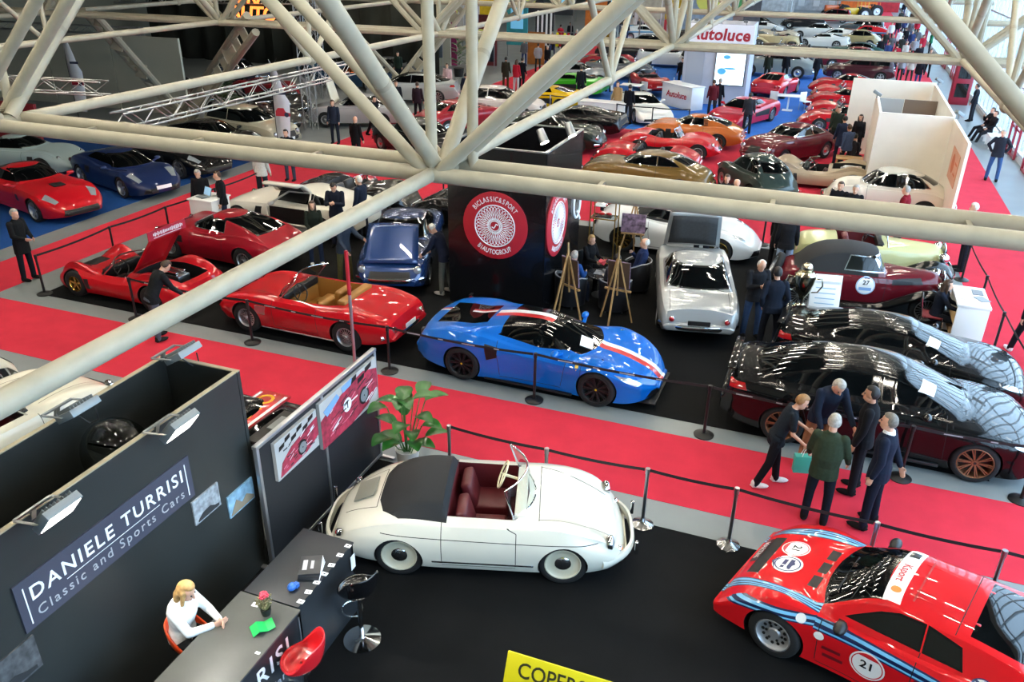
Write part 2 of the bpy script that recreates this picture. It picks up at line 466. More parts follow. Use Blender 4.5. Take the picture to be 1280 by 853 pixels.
def roles():
    ROLE.update(paint=paint('888888'), seam=SEAM, dark=BLACKP, glass=GLASSD, chrome=CHROME, lamp=LAMP, tail=REDL, tyre=RUBBER,
        rim=ALU, int=mat('leather', '3a1418', .5), top=mat('soft_top', '15171a', .8), grille=mat('black_grille', '08090a', .5),
        second=paint('222222'), plate=PAPER, white=mat('white_stripe', 'e4e6e8', .3, 0, 1.), red=mat('red_stripe', 'c02020', .3, 0, 1.),
        amber=mat('amber_lens', 'c86a10', .2, 0, .8), sky=mat('pale_blue_stripe', '6fb6e0', .3, 0, 1.), navy=mat('navy_stripe', '10204a', .3, 0, 1.),
        glassc=GLASSC, steel=STEEL, trim=mat('black_gloss_trim', '08090a', .12))
roles()
def region(bm, axis, poly, filt, idx, names):
    """cut the polygon (convex, in the view along axis) into the faces that pass filt; returns those inside"""
    ax = {'x': (1, 2), 'y': (0, 2), 'z': (0, 1)}[axis]
    cx = sum(p[0] for p in poly)/len(poly); cy = sum(p[1] for p in poly)/len(poly)
    lo = [min(p[k] for p in poly) for k in (0, 1)]; hi = [max(p[k] for p in poly) for k in (0, 1)]
    def near(f):
        a = [v.co[ax[0]] for v in f.verts]; b = [v.co[ax[1]] for v in f.verts]
        return min(a) <= hi[0] and max(a) >= lo[0] and min(b) <= hi[1] and max(b) >= lo[1]
    n = len(poly); planes = []
    for i in range(n):
        p, q = poly[i], poly[(i+1) % n]
        nx, ny = (q[1]-p[1]), -(q[0]-p[0])
        if (cx-p[0])*nx+(cy-p[1])*ny > 0: nx, ny = -nx, -ny
        co = V((0, 0, 0)); no = V((0, 0, 0)); co[ax[0]] = p[0]; co[ax[1]] = p[1]; no[ax[0]] = nx; no[ax[1]] = ny
        planes.append((co, no.normalized()))
    for co, no in planes:
        fs = [f for f in bm.faces if near(f) and filt(f)]
        if not fs: return []
        g = list(set(fs) | set(e for f in fs for e in f.edges) | set(v for f in fs for v in f.verts))
        bmesh.ops.bisect_plane(bm, geom=g, dist=1e-5, plane_co=co, plane_no=no)
    out = []
    for f in bm.faces:
        if near(f) and filt(f):
            c = f.calc_center_median()
            if all((c-co).dot(no) < 1e-5 for co, no in planes): out.append(f)
    for f in out: f.material_index = idx
    return out
def split_off(bm, faces, name, mats):
    nb = bmesh.new(); mp = {}
    for f in faces:
        vs = []
        for v in f.verts:
            if v not in mp: mp[v] = nb.verts.new(v.co)
            vs.append(mp[v])
        try:
            nf = nb.faces.new(vs); nf.material_index = f.material_index; nf.smooth = True
        except ValueError: pass
    me = bpy.data.meshes.new(name); nb.to_mesh(me); nb.free()
    for m in mats: me.materials.append(m)
    bmesh.ops.delete(bm, geom=faces, context='FACES')
    return me
def grow(poly, d):
    cx = sum(p[0] for p in poly)/len(poly); cy = sum(p[1] for p in poly)/len(poly); n = len(poly); out = []
    area = sum(poly[i][0]*poly[(i+1) % n][1]-poly[(i+1) % n][0]*poly[i][1] for i in range(n)); sg = 1 if area > 0 else -1
    for i in range(n):
        a, b, c = V(poly[i-1]), V(poly[i]), V(poly[(i+1) % n])
        e1 = (b-a).normalized(); e2 = (c-b).normalized()
        n1 = V((e1.y, -e1.x))*sg; n2 = V((e2.y, -e2.x))*sg
        k = n1+n2; k = k*(d/max(.3, (1+n1.dot(n2))))
        out.append((b.x+k.x, b.y+k.y))
    return out
# ---- wheels
_wheels = {}
def wheel_meshes(kind, tr, tw, rr):
    k = (kind, tr, tw, rr)
    if k in _wheels: return _wheels[k]
    t = MB(); w = tw/2; s = .02
    t.lathe([(rr-.005, -w*.9), (rr+.01, -w), (tr-.035, -w), (tr-.008, -w+.02), (tr, -w+.05), (tr, w-.05), (tr-.008, w-.02), (tr-.035, w), (rr+.01, w), (rr-.005, w*.9)], 0, 28, 'y')
    m = MB(); n = 28
    m.lathe([(rr+.004, w*.92), (rr-.012, w*.97), (rr-.022, w*.86), (rr-.03, w*.3), (rr-.03, -w*.9)], 0, n, 'y')       # rim barrel
    m.lathe([(0.0, -w*.2), (rr-.03, -w*.2)], 1, n, 'y')                                                             # dark back of the drum
    def spoke(a, r0, r1, wd0, wd1, y0, y1, th=.025):
        ca, sa = cos(a), sin(a); pts = []
        for r, wd, y in ((r0, wd0, y0), (r1, wd1, y1)):
            for sx in (-1, 1):
                for dy in (0, -th):
                    pts.append((r*ca-sx*wd*sa, y+dy, r*sa+sx*wd*ca))
        m.add(pts, [(0, 1, 3, 2), (4, 6, 7, 5), (0, 4, 5, 1), (2, 3, 7, 6), (0, 2, 6, 4), (1, 5, 7, 3)], 0)
    if kind == 'wire':
        for i in range(36):
            a = 2*pi*i/36; spoke(a+(.12 if i % 2 else -.12), .03, rr-.03, .003, .003, w*.8 if i % 2 else w*.4, w*.55, .006)
        m.lathe([(0, w*1.0), (.02, w*.98), (.035, w*.8), (.04, w*.2)], 0, 12, 'y')
        for a in (.5, .5+pi): spoke(a, .01, .075, .012, .01, w*.98, w*.95, .015)
    elif kind == 'steel':
        m.lathe([(0, w*.98), (.05, w*.95), (.09, w*.82), (.105, w*.7)], 2, 20, 'y')
        m.lathe([(.105, w*.66), (.15, w*.6), (rr-.03, w*.72), (rr-.02, w*.85)], 0, n, 'y')
    elif kind == 'five':
        for i in range(5): spoke(2*pi*i/5+.3, .03, rr-.02, .03, .022, w*.75, w*.85)
        m.lathe([(0, w*.85), (.05, w*.83), (.06, w*.6)], 0, 16, 'y')
    elif kind == 'multi':
        for i in range(10):
            a = 2*pi*i/10; spoke(a-.05, .04, rr-.018, .008, .008, w*.72, w*.9); spoke(a+.1, .04, rr-.018, .008, .008, w*.72, w*.9)
        m.lathe([(0, w*.82), (.045, w*.8), (.055, w*.55)], 0, 16, 'y')
        m.lathe([(0, w*.86), (.022, w*.84)], 2, 12, 'y')
    elif kind == 'holes':
        m.lathe([(0, w*.7), (.06, w*.72), (.075, w*.55), (rr-.05, w*.6), (rr-.02, w*.8)], 0, n, 'y')
        for r_, cnt, hr in ((rr-.075, 12, .02), (.095, 6, .016)):
            for i in range(cnt):
                a = 2*pi*i/cnt; m.lathe([(0, .004), (hr, .003), (hr, -.01)], 1, 8, 'y', at=(r_*cos(a), w*.62, r_*sin(a)))
    me = (m.mesh('wheel', [ALU, BLACKP, CHROME], 40), t.mesh('tyre', [RUBBER], 40))
    _wheels[k] = me
    return me
# ---- generic bits
def lens(pos, d, r, depth=.03, ring=.012):
    mb = MB(); d = V(d).normalized(); R = d.to_track_quat('Z', 'Y').to_matrix()
    mb.lathe([(0, depth), (r*.5, depth*.85), (r*.85, depth*.45), (r, 0)], 0, 18, at=pos, R=R)
    mb.lathe([(r*.97, 0), (r+.004, ring*.8), (r+ring, 0), (r+ring, -.05)], 1, 18, at=pos, R=R)
    return mb
def outline_bar(xe, d, yw, z, r, p=3.2, n=18, zc=0., sgn=1):
    pts = []
    for i in range(n+1):
        u = -1+2*i/n; u = math.copysign(abs(u)**.7, u)
        pts.append((xe-sgn*d*abs(u)**p, u*yw, z+zc*abs(u)**p))
    return pts
def flat_bar(pts, h, t, mb, m=0):
    """bumper blade swept along pts, height h, thickness t"""
    rows = []
    for i, p in enumerate(pts):
        p = V(p); d = V(pts[min(i+1, len(pts)-1)])-V(pts[max(i-1, 0)]); d.z = 0; d.normalize(); nrm = V((d.y, -d.x, 0))
        rows.append([p+nrm*(t*c)+V((0, 0, h*s_)) for c, s_ in ((-.5, -.5), (.2, -.5), (.5, -.25), (.6, 0), (.5, .25), (.2, .5), (-.5, .5))])
    mb.grid(rows, m, closed=True)
    k = 7; b = len(rows)
    mb.add(rows[0], [tuple(range(7))], m); mb.add(rows[-1], [tuple(range(7))], m)
def seat(x, y, z, w, m=0, h=.5):
    mb = MB()
    mb.box((x+.22, y, z+.11), (.5, w, .2), m); mb.box((x-.05, y, z+.08+h/2), (.15, w, h), m, R=Matrix.Rotation(-.28, 3, 'Y'))
    return mb
# ---- body
_styles = {}
def car_parts(name, lod=0):
    key = (name, lod)
    if key in _styles: return _styles[key]
    S = STY[name]; pf = Prof(S); q = lod == 0
    n = 66 if q else 34
    xs = [pf.x0+(pf.x1-pf.x0)*i/n for i in range(n+1)]
    if pf.cab:
        for p in S['cab']: xs.append(p[0])
    xs = sorted(xs); xs = [x for i, x in enumerate(xs) if i == 0 or x-xs[i-1] > .012]
    rings = []
    for x in xs:
        P = pf.sect(x, q); rings.append([(x, y, z) for y, z in P])
    er = S.get('er', .05)
    def caps(r, sgn):
        ym = max(p[1] for p in r); z0 = min(p[2] for p in r); z1 = max(p[2] for p in r); zm = (z0+z1)/2; hh = max(.02, (z1-z0)/2); out = []
        e = min(er, hh*.8)
        for a in ((25, 50, 75, 90) if q else (50, 90)):
            k = e*(1-cos(radians(a)))
            out.append([(p[0]+sgn*e*sin(radians(a)), p[1]*(1-k/ym), zm+(p[2]-zm)*(1-k/hh)) for p in r])
        return out
    rings = caps(rings[0], -1)[::-1]+rings+caps(rings[-1], 1)
    full = []
    for r in rings:
        full.append(r+[(p[0], -p[1], p[2]) for p in r[-2:0:-1]])
    mb = MB(); mb.grid(full, 0, closed=True)
    k = len(full[0]); mb.add(full[0], [tuple(range(k))], 0); mb.add(full[-1], [tuple(range(k))], 0)
    RN = list(ROLE); mats = [ROLE[r] for r in RN]; I = {r: i for i, r in enumerate(RN)}
    me = mb.mesh('body', mats, 0, weld=True)
    # wheel arches
    ar = S['ar']; cut = MB()
    for ax, az in ((S['xf'], S.get('tr')), (S['xr'], S.get('trr', S['tr']))):
        a_r = ar + (az-S['tr']); wy = pf.wid(ax)
        for sg in (1, -1):
            y0, y1 = sg*(wy-.34), sg*(wy+.3)
            vs = []; N = 32 if q else 18
            for yy in (y0, y1):
                for j in range(N): vs.append((ax+a_r*cos(2*pi*j/N), yy, az+a_r*sin(2*pi*j/N)))
            cut.add(vs, [tuple(range(N)), tuple(range(2*N-1, N-1, -1))]+[(j, N+j, N+(j+1) % N, (j+1) % N) for j in range(N)], I['dark'])
    if not S.get('noarch'):
        o = bpy.data.objects.new('tmp', me); COL.objects.link(o)
        oc = bpy.data.objects.new('tmpc', cut.mesh('cut', mats, 0)); COL.objects.link(oc)
        md = o.modifiers.new('b', 'BOOLEAN'); md.object = oc; md.operation = 'DIFFERENCE'; md.solver = 'EXACT'
        dg = bpy.context.evaluated_depsgraph_get(); me2 = bpy.data.meshes.new_from_object(o.evaluated_get(dg))
        bpy.data.objects.remove(o); bpy.data.objects.remove(oc); me = me2
    bm = bmesh.new(); bm.from_mesh(me)
    bm.normal_update()
    parts = []
    D = I['dark']
    ok = lambda f: f.material_index != D
    def F(kind):
        return {'front': lambda f: f.normal.x > .12 and ok(f), 'back': lambda f: f.normal.x < -.12 and ok(f),
                'left': lambda f: f.normal.y > .3 and ok(f), 'right': lambda f: f.normal.y < -.3 and ok(f),
                'up': lambda f: f.normal.z > .25 and ok(f), 'any': ok,
                'upf': lambda f: f.normal.z > .15 and f.normal.x > -.2 and ok(f)}[kind]
    fr = S.get('frame')
    def glass(axis, poly, kinds, part, role='glass', frame_w=.022):
        for kd in kinds:
            if fr: region(bm, axis, grow(poly, frame_w), F(kd), I[fr], None)
            fs = region(bm, axis, poly, F(kd), I[role], None)
            if fs: parts.append((part, split_off(bm, fs, part, mats)))
    if 'cabrole' in S:
        zc, x0, x1 = S['cabrole'][1:]
        for f in bm.faces:
            c = f.calc_center_median()
            if x0 < c.x < x1 and ok(f) and abs(c.y) < S.get('cwb', .8)*1.02 and c.z > pf.deck(c.x, c.y)+zc: f.material_index = I[S['cabrole'][0]]
    for (axis, poly, kd, role) in S.get('marks', []):
        if lod and role == 'seam': continue
        for k2 in (('left', 'right') if kd == 'sides' else (kd,)): region(bm, axis, poly, F(k2), I[role], None)
    for (axis, poly, kd, role, part) in S.get('cutparts', []):
        for k2 in (('left', 'right') if kd == 'sides' else (kd,)):
            fs = region(bm, axis, poly, F(k2), I[role], None)
            if fs: parts.append((part, split_off(bm, fs, part, mats)))
    if 'ws' in S:
        zb, zt, yb, yt = S['ws']; xm = pf.cm
        sv = F('front'); poly = [(-yb, zb), (yb, zb), (yt, zt), (-yt, zt)]
        for nm, sgn, kk in (('windshield', 1, 'ws'), ('rear_window', -1, 'rwd')):
            if not S.get(kk): continue
            zb, zt, yb, yt = S[kk]; poly = [(-yb, zb), (yb, zb), (yt, zt), (-yt, zt)]
            flt = lambda f, sgn=sgn: f.normal.x*sgn > .1 and f.normal.z > .12 and (f.calc_center_median().x-xm)*sgn > 0 and ok(f)
            if fr: region(bm, 'x', grow(poly, .022), flt, I[fr], None)
            fs = region(bm, 'x', poly, flt, I['glass'], None)
            if fs: parts.append((nm, split_off(bm, fs, nm, mats)))
    for poly in S.get('sw', []): glass('y', poly, ('left', 'right'), 'side_window')
    if not lod:
        for (a, b) in S.get('seams', []):
            d = V((b[0]-a[0], b[1]-a[1])).normalized(); nn = V((-d.y, d.x))*.005
            pl = [(a[0]+nn.x, a[1]+nn.y), (b[0]+nn.x, b[1]+nn.y), (b[0]-nn.x, b[1]-nn.y), (a[0]-nn.x, a[1]-nn.y)]
            for kd in ('left', 'right'): region(bm, 'y', pl, F(kd), I['seam'], None)
        for (a, b) in S.get('topseams', []):
            d = V((b[0]-a[0], b[1]-a[1])).normalized(); nn = V((-d.y, d.x))*.005
            pl = [(a[0]+nn.x, a[1]+nn.y), (b[0]+nn.x, b[1]+nn.y), (b[0]-nn.x, b[1]-nn.y), (a[0]-nn.x, a[1]-nn.y)]
            region(bm, 'z', pl, F('up'), I['seam'], None)
    for ck in S.get('open', []):     # cockpit or engine bay: (top polygon, floor z, role, part)
        poly, zf, role = ck
        fs = region(bm, 'z', poly, lambda f: f.normal.z > .1 and ok(f), I[role], None)
        bmesh.ops.delete(bm, geom=fs, context='FACES')
        be = [e for e in bm.edges if e.is_boundary and abs(pf.x0-1 - 0) > 0]
        px = [p[0] for p in poly]; py = [p[1] for p in poly]
        be = [e for e in be if all(min(px)-.01 <= v.co.x <= max(px)+.01 and min(py)-.01 <= v.co.y <= max(py)+.01 for v in e.verts) and all(len(e.link_faces) == 1 for _ in (0,))]
        # rim of this opening: edges on the polygon border
        def onb(v):
            for i in range(len(poly)):
                a, b = V(poly[i]), V(poly[(i+1) % len(poly)]); ab = b-a; t = (V((v.co.x, v.co.y))-a).dot(ab)/ab.length_squared
                if -.01 <= t <= 1.01 and abs((v.co.x-a.x)*ab.y-(v.co.y-a.y)*ab.x)/ab.length < .003: return True
            return False
        be = [e for e in be if all(onb(v) for v in e.verts)]
        r = bmesh.ops.extrude_edge_only(bm, edges=be)
        cx, cy = sum(px)/len(px), sum(py)/len(py); nv = [g for g in r['geom'] if isinstance(g, bmesh.types.BMVert)]
        for v in nv:
            v.co.z = zf; v.co.x = cx+(v.co.x-cx)*.97; v.co.y = cy+(v.co.y-cy)*.97
        nf = [g for g in r['geom'] if isinstance(g, bmesh.types.BMFace)]
        ne = [e for e in bm.edges if e.verts[0] in set(nv) and e.verts[1] in set(nv)]
        cap = bmesh.ops.holes_fill(bm, edges=[e for e in ne if e.is_boundary], sides=0)['faces']
        for f in nf: f.material_index = I[role]
        for f in cap: f.material_index = I[role]
    bmesh.ops.recalc_face_normals(bm, faces=[f for f in bm.faces])
    body = bpy.data.meshes.new('body'); bm.to_mesh(body); bm.free()
    for m in mats: body.materials.append(m)
    finish(body, 32)
    for nm, m_ in parts: finish(m_, 60)
    parts.insert(0, ('body', body))
    # lights
    for h in S.get('hl', []):
        x, y, z, r = h[:4]; role = h[4] if len(h) > 4 else 'lamp'
        nm = 'headlight' if x > 0 and role == 'lamp' and r > .055 else ('tail_light' if x < 0 else 'lamp')
        for sg in (1, -1):
            l = lens((x, sg*y, z), (1 if x > 0 else -1, sg*.12, .1), r)
            parts.append((nm, l.mesh(nm, [ROLE[role], ROLE[S.get('hlring', 'chrome')]], 50)))
    for b in S.get('bump', []):
        xe, d, yw, z, h, t, role = b; sg = 1 if xe > 0 else -1; bb = MB()
        pts = outline_bar(xe, d, yw, z, 0, sgn=sg)
        if sg < 0: pts = pts[::-1]
        flat_bar(pts, h, t, bb)
        parts.append(('front_bumper' if sg > 0 else 'rear_bumper', bb.mesh('bumper', [ROLE[role]], 50)))
    for g in S.get('boxes', []):
        nm, role, c, d, both = g[:5]; bv = g[5] if len(g) > 5 else .01
        for sg in ((1, -1) if both else (1,)):
            bb = MB(); bb.box((c[0], c[1]*sg, c[2]), d, 0, R=Matrix.Rotation(g[6], 3, 'Y') if len(g) > 6 else None)
            parts.append((nm, bb.mesh(nm, [ROLE[role]], 40, bev=bv)))
    if 'mirror' in S:
        x, y, z, role = S['mirror']
        for sg in (1, -1):
            bb = MB(); bb.ball((x, sg*(y-.05), z-.06), (.07, .115, .06), 0, 12, 8); bb.bar((x+.05, sg*(y-.30), z-.15), (x+.02, sg*(y-.05), z-.07), .06, .045, 0)
            parts.append(('mirror', bb.mesh('mirror', [ROLE[role]], 50)))
    if 'seats' in S:
        for (x, y, z, w, h) in S['seats']:
            parts.append(('seat', seat(x, y, z, w, 0, h).mesh('seat', [ROLE['int']], 50, bev=.045)))
    if 'dash' in S:
        x, yw, z = S['dash']; bb = MB(); bb.box((x, 0, z), (.16, yw*2, .16), 0); parts.append(('dashboard', bb.mesh('dashboard', [ROLE[S.get('dashrole', 'int')]], 40, bev=.03)))
        sy = S.get('sty', .33); bb = MB(); R = Matrix.Rotation(radians(-68), 3, 'Y'); c = V((x-.28, sy, z+.08))
        bb.tube([c+R @ V((.19*cos(a), .19*sin(a), 0)) for a in [2*pi*i/20 for i in range(20)]], .013, 0, 6, closed=True)
        for a in (0, 2.1, 4.2): bb.bar(c, c+R @ V((.185*cos(a), .185*sin(a), 0)), .02, .008, 0)
        bb.tube([c, c+V((.25, 0, -.08))], .02, 0, 6)
        parts.append(('steering_wheel', bb.mesh('steering_wheel', [ROLE[S.get('swrole', 'dark')]], 50)))
    if 'screen' in S:       # open-car windscreen: (x base, y half, height, rake, bow)
        xb, yw, ht, rk, bow = S['screen']; g = MB(); N = 12; lo = []; hi = []
        for i in range(N+1):
            u = -1+2*i/N; y = u*yw; x = xb-bow*u*u
            lo.append(V((x, y, pf.deck(x, y)-.01))); hi.append(V((x-rk, y*.88, pf.deck(xb, 0)+ht-.02*u*u)))
        g.grid([lo, hi], 0); gm = g.mesh('windshield', [GLASSC], 60)
        parts.append(('windshield', gm))
        t = MB(); t.tube(lo+hi[::-1], .014, 0, 6, closed=True); parts.append(('windshield_frame', t.mesh('windshield_frame', [ROLE['chrome']], 60)))
    _styles[key] = (parts, S, pf)
    return _styles[key]
def car(style, label, loc, heading, roles_=None, lod=0, group=None, cat='car', name='car', scale=1., pitch=0.):
    parts, S, pf = car_parts(style, lod)
    t = thing(name, label, cat, loc, heading, group)
    if scale != 1.: t.scale = (scale,)*3
    rl = dict(roles_ or {}); base = {id(m): r for r, m in ROLE.items()}
    def over(o):
        for i, m in enumerate(o.data.materials):
            r = base.get(id(m))
            if r in rl:
                o.material_slots[i].link = 'OBJECT'; o.material_slots[i].material = rl[r]
    for nm, me in parts:
        o = bpy.data.objects.new(nm, me); COL.objects.link(o); o.parent = t; over(o)
    if not S.get('nowheels'):
        kind = S.get('rim', 'multi')
        for ax, tr in ((S['xf'], S['tr']), (S['xr'], S.get('trr', S['tr']))):
            w, ty = wheel_meshes(kind, tr, S.get('tw', .2), S.get('rr', tr*.66)+(tr-S['tr']))
            for sg in (1, -1):
                o = bpy.data.objects.new('wheel', w); COL.objects.link(o); o.parent = t
                o.location = (ax, sg*(pf.wid(ax)-S.get('winset', .035)-S.get('tw', .2)/2), tr)
                o.rotation_euler = (0, 0, 0 if sg > 0 else pi)
                if 'rim' in rl: o.material_slots[0].link = 'OBJECT'; o.material_slots[0].material = rl['rim']
                if 'cap' in rl: o.material_slots[2].link = 'OBJECT'; o.material_slots[2].material = rl['cap']
                y = bpy.data.objects.new('tyre', ty); COL.objects.link(y); y.parent = o
    return t
# ------------------------------------------------------------------ car shapes (x forward, metres)
STY = {}
STY['cabrio50'] = dict(   # rounded rear-engined convertible
    hood=[(-1.93,.34),(-1.9,.50),(-1.78,.64),(-1.5,.80),(-1.1,.93),(-.7,.965),(0,.95),(.5,.93),(.9,.86),(1.3,.74),(1.65,.60),(1.85,.48),(1.93,.34)],
    belt=[(-1.93,.30),(-1.85,.44),(-1.6,.60),(-1.2,.76),(-.7,.84),(0,.85),(.6,.84),(1.1,.79),(1.5,.68),(1.8,.48),(1.93,.30)],
    bot=[(-1.93,.26),(-1.6,.22),(-.5,.19),(.6,.19),(1.6,.22),(1.93,.26)],
    wid=[(-1.93,.42),(-1.88,.52),(-1.7,.66),(-1.4,.76),(-.9,.82),(0,.83),(.8,.83),(1.3,.82),(1.65,.74),(1.85,.60),(1.93,.46)],
    side=[(0,.90),(.15,.95),(.4,.99),(.55,1),(.8,.97),(1,.90)], crown=2.6,
    fend=[(1.25,.9,.62,.16,.07),(-1.1,1.,.62,.2,.03)], er=.05,
    xf=1.12, xr=-.98, tr=.325, tw=.15, rr=.235, ar=.318, rim='steel', frame=None, winset=.085,
    cab=[(-1.28,.93),(-1.1,1.02),(-.75,1.10),(-.42,1.10),(-.36,.95)], cwb=.66, rw=.54, bf=0, br=.3, cm=-.5,
    marks=[('z',[(-1.28,-.30),(-1.20,-.52),(-.98,-.66),(-.36,-.70),(-.36,.70),(-.98,.66),(-1.20,.52),(-1.28,.30)],'up','top')],
    open=[([(-.36,-.60),(.50,-.60),(.62,-.45),(.66,0),(.62,.45),(.50,.60),(-.36,.60)],.36,'int')],
    seats=[(-.1,.3,.36,.46,.46),(-.1,-.3,.36,.46,.46)], dash=(.56,.55,.84), dashrole='paint', swrole='cream',
    screen=(.74,.60,.40,.12,.26),
    hl=[(1.735,.585,.60,.085),(-1.80,.58,.54,.04,'tail'),(1.86,.50,.44,.03,'amber')],
    bump=[(2.04,.42,.74,.36,.12,.05,'paint'),(-2.04,.38,.72,.36,.12,.05,'paint')],
    boxes=[('bumper_guard','chrome',(2.07,.42,.40),(.05,.05,.2),True),('bumper_guard','chrome',(-2.08,.40,.42),(.05,.05,.22),True),
           ('engine_lid_grille','mesh',(-1.52,0,.815),(.30,.42,.015),False,.004,-.42),('side_trim','chrome',(.1,.80,.33),(1.3,.02,.03),True)],
    seams=[((-.42,.30),(-.42,.90)),((.52,.30),(.52,.80)),((.52,.80),(.30,.9)),((-1.2,.70),(1.55,.665)),((-.42,.27),(.52,.27))],
    topseams=[((.80,-.6),(.80,.6)),((.80,.58),(1.7,.42)),((.80,-.58),(1.7,-.42)),((-1.30,-.42),(-1.30,.42)),((-1.30,.42),(-1.75,.30)),((-1.30,-.42),(-1.75,-.30))])
STY['hyper'] = dict(      # mid-engined modern berlinetta
    hood=[(-2.26,.66),(-2.2,.88),(-1.95,.93),(-1.5,.98),(-.9,1.0),(-.3,.94),(.5,.88),(1.0,.83),(1.5,.76),(1.9,.64),(2.15,.52),(2.27,.40)],
    belt=[(-2.26,.58),(-2.15,.82),(-1.8,.90),(-1.32,.93),(-.6,.86),(.1,.79),(.8,.76),(1.28,.80),(1.65,.72),(2.0,.56),(2.27,.36)],
    bot=[(-2.26,.34),(-2.0,.24),(-1,.14),(1,.13),(1.8,.14),(2.2,.20),(2.27,.22)],
    wid=[(-2.26,.80),(-2.1,.90),(-1.6,.97),(-1.2,.975),(-.6,.93),(.1,.88),(.7,.90),(1.28,.965),(1.7,.93),(2.0,.80),(2.2,.55),(2.27,.38)],
    side=[(0,.93),(.2,.95),(.4,.955),(.65,.985),(.82,1),(1,.90)], crown=2.4,
    fend=[(1.32,.75,.70,.16,.05),(-1.25,1.0,.74,.18,.06)], er=.05,
    cab=[(-1.35,.97),(-.9,1.09),(-.45,1.17),(0,1.19),(.35,1.12),(.8,.97),(1.22,.80)], cwb=.74, rw=.47, bf=.34, br=.05, cm=.1,
    xf=1.30, xr=-1.30, tr=.345, tw=.27, rr=.255, ar=.375, rim='multi', frame='trim',
    ws=(.86,1.13,.66,.50), sw=[[(-.62,.98),(.15,.88),(.72,.88),(.40,1.02),(0,1.10),(-.4,1.09)]],
    marks=[('z',[(-.62,-.66),(.4,-.62),(.4,.62),(-.62,.66)],'up','trim'),('y',[(-.80,.52),(-.60,.60),(-.58,.80),(-.84,.84)],'sides','grille'),
           ('z',[(-1.98,-.5),(-.98,-.42),(-.98,.42),(-1.98,.5)],'up','glass'),
           ('z',[(-2.3,.06),(-1.98,.06),(-1.98,.20),(-2.3,.20)],'up','white'),('z',[(-2.3,.13),(-1.98,.13),(-1.98,.20),(-2.3,.20)],'up','red'),
           ('z',[(-1.5,.06),(-.98,.06),(-.98,.20),(-1.5,.20)],'up','white'),('z',[(-1.5,.13),(-.98,.13),(-.98,.20),(-1.5,.20)],'up','red'),
           ('z',[(-.92,-.02),(.42,-.02),(.42,.12),(-.92,.12)],'up','white'),('z',[(-.92,-.16),(.42,-.16),(.42,-.02),(-.92,-.02)],'up','red'),
           ('z',[(.98,-.01),(2.32,-.01),(2.32,.12),(.98,.12)],'upf','white'),('z',[(.98,-.16),(2.32,-.16),(2.32,-.01),(.98,-.01)],'upf','red'),
           ('x',[(-.62,.20),(.62,.20),(.52,.32),(-.52,.32)],'front','grille')],
    boxes=[('side_skirt','dark',(0,.87,.13),(1.7,.06,.04),True),('front_splitter','dark',(2.1,0,.13),(.45,1.3,.03),False),('rear_diffuser','dark',(-2.2,0,.25),(.2,1.4,.14),False)],
    cutparts=[('y',[(1.60,.70),(1.98,.50),(2.10,.51),(1.86,.64)],'sides','lamp','headlight')],
    hl=[(-2.24,.62,.74,.06,'tail')], hlring='dark', mirror=(.52,.98,.97,'paint'),
    seams=[((-.55,.25),(-.62,.90)),((.62,.25),(.72,.82)),((-.55,.22),(.62,.22)),((1.0,.35),(1.0,.8))])
STY['saloonm'] = dict(    # modern performance saloon, three box
    hood=[(-2.42,.72),(-2.38,1.02),(-2.2,1.10),(-1.6,1.10),(-.9,1.02),(0,.98),(.9,1.0),(1.3,.97),(1.8,.88),(2.2,.76),(2.34,.60),(2.37,.45)],
    belt=[(-2.42,.66),(-2.35,.92),(-2.0,1.0),(-1.4,.98),(-.5,.95),(.5,.92),(1.4,.88),(1.9,.80),(2.2,.68),(2.37,.42)],
    bot=[(-2.42,.36),(-2.1,.24),(-1,.17),(1,.16),(2.0,.16),(2.37,.22)],
    wid=[(-2.42,.74),(-2.3,.84),(-1.9,.92),(-1.4,.955),(-.6,.90),(.6,.90),(1.43,.955),(1.9,.92),(2.2,.78),(2.37,.6)],
    side=[(0,.94),(.2,.955),(.45,.965),(.7,1),(.85,.985),(1,.92)], crown=2.6, er=.06,
    cab=[(-2.05,1.09),(-1.5,1.28),(-.9,1.41),(-.3,1.45),(.2,1.42),(.6,1.30),(1.28,1.0)], cwb=.79, rw=.52, bf=.22, br=.12, cm=-.3,
    xf=1.43, xr=-1.42, tr=.345, tw=.27, rr=.262, ar=.372, rim='multi', frame='trim',
    ws=(1.04,1.38,.72,.56), rwd=(1.13,1.38,.66,.52), sw=[[(-1.62,1.09),(-.08,1.03),(-.12,1.35),(-.7,1.33),(-1.25,1.22)],[(-.02,1.03),(.98,1.04),(.5,1.26),(-.06,1.35)]],
    marks=[('x',[(-.7,.22),(.7,.22),(.6,.36),(-.6,.36)],'front','grille'),('x',[(.05,.40),(.23,.40),(.27,.72),(.05,.68)],'front','grille'),('x',[(-.23,.40),(-.05,.40),(-.05,.68),(-.27,.72)],'front','grille'),
           ('z',[(.85,-.5),(.2,-.46),(-1.0,-.46),(-1.0,.46),(.2,.46),(.85,.5)],'up','second')],
    cutparts=[('y',[(1.85,.74),(2.28,.60),(2.30,.66),(1.98,.80)],'sides','lamp','headlight'),('y',[(-2.44,.84),(-2.05,.86),(-2.1,.97),(-2.44,.96)],'sides','tail','tail_light')],
    mirror=(.62,.99,1.06,'paint'), boxes=[('side_skirt','dark',(0,.88,.17),(1.9,.05,.05),True),('boot_spoiler','paint',(-2.36,0,1.10),(.14,1.3,.03),False)],
    seams=[((-.08,.3),(-.08,1.0)),((.98,.3),(.92,.98)),((-1.0,.3),(-1.15,.75)),((-1.15,.75),(-1.25,1.05)),((-1.0,.3),(.98,.28))],
    topseams=[((1.05,-.72),(2.2,-.55)),((1.05,.72),(2.2,.55))])
STY['saloonm']['rw'] = .52; STY['saloonm']['rwin'] = 1
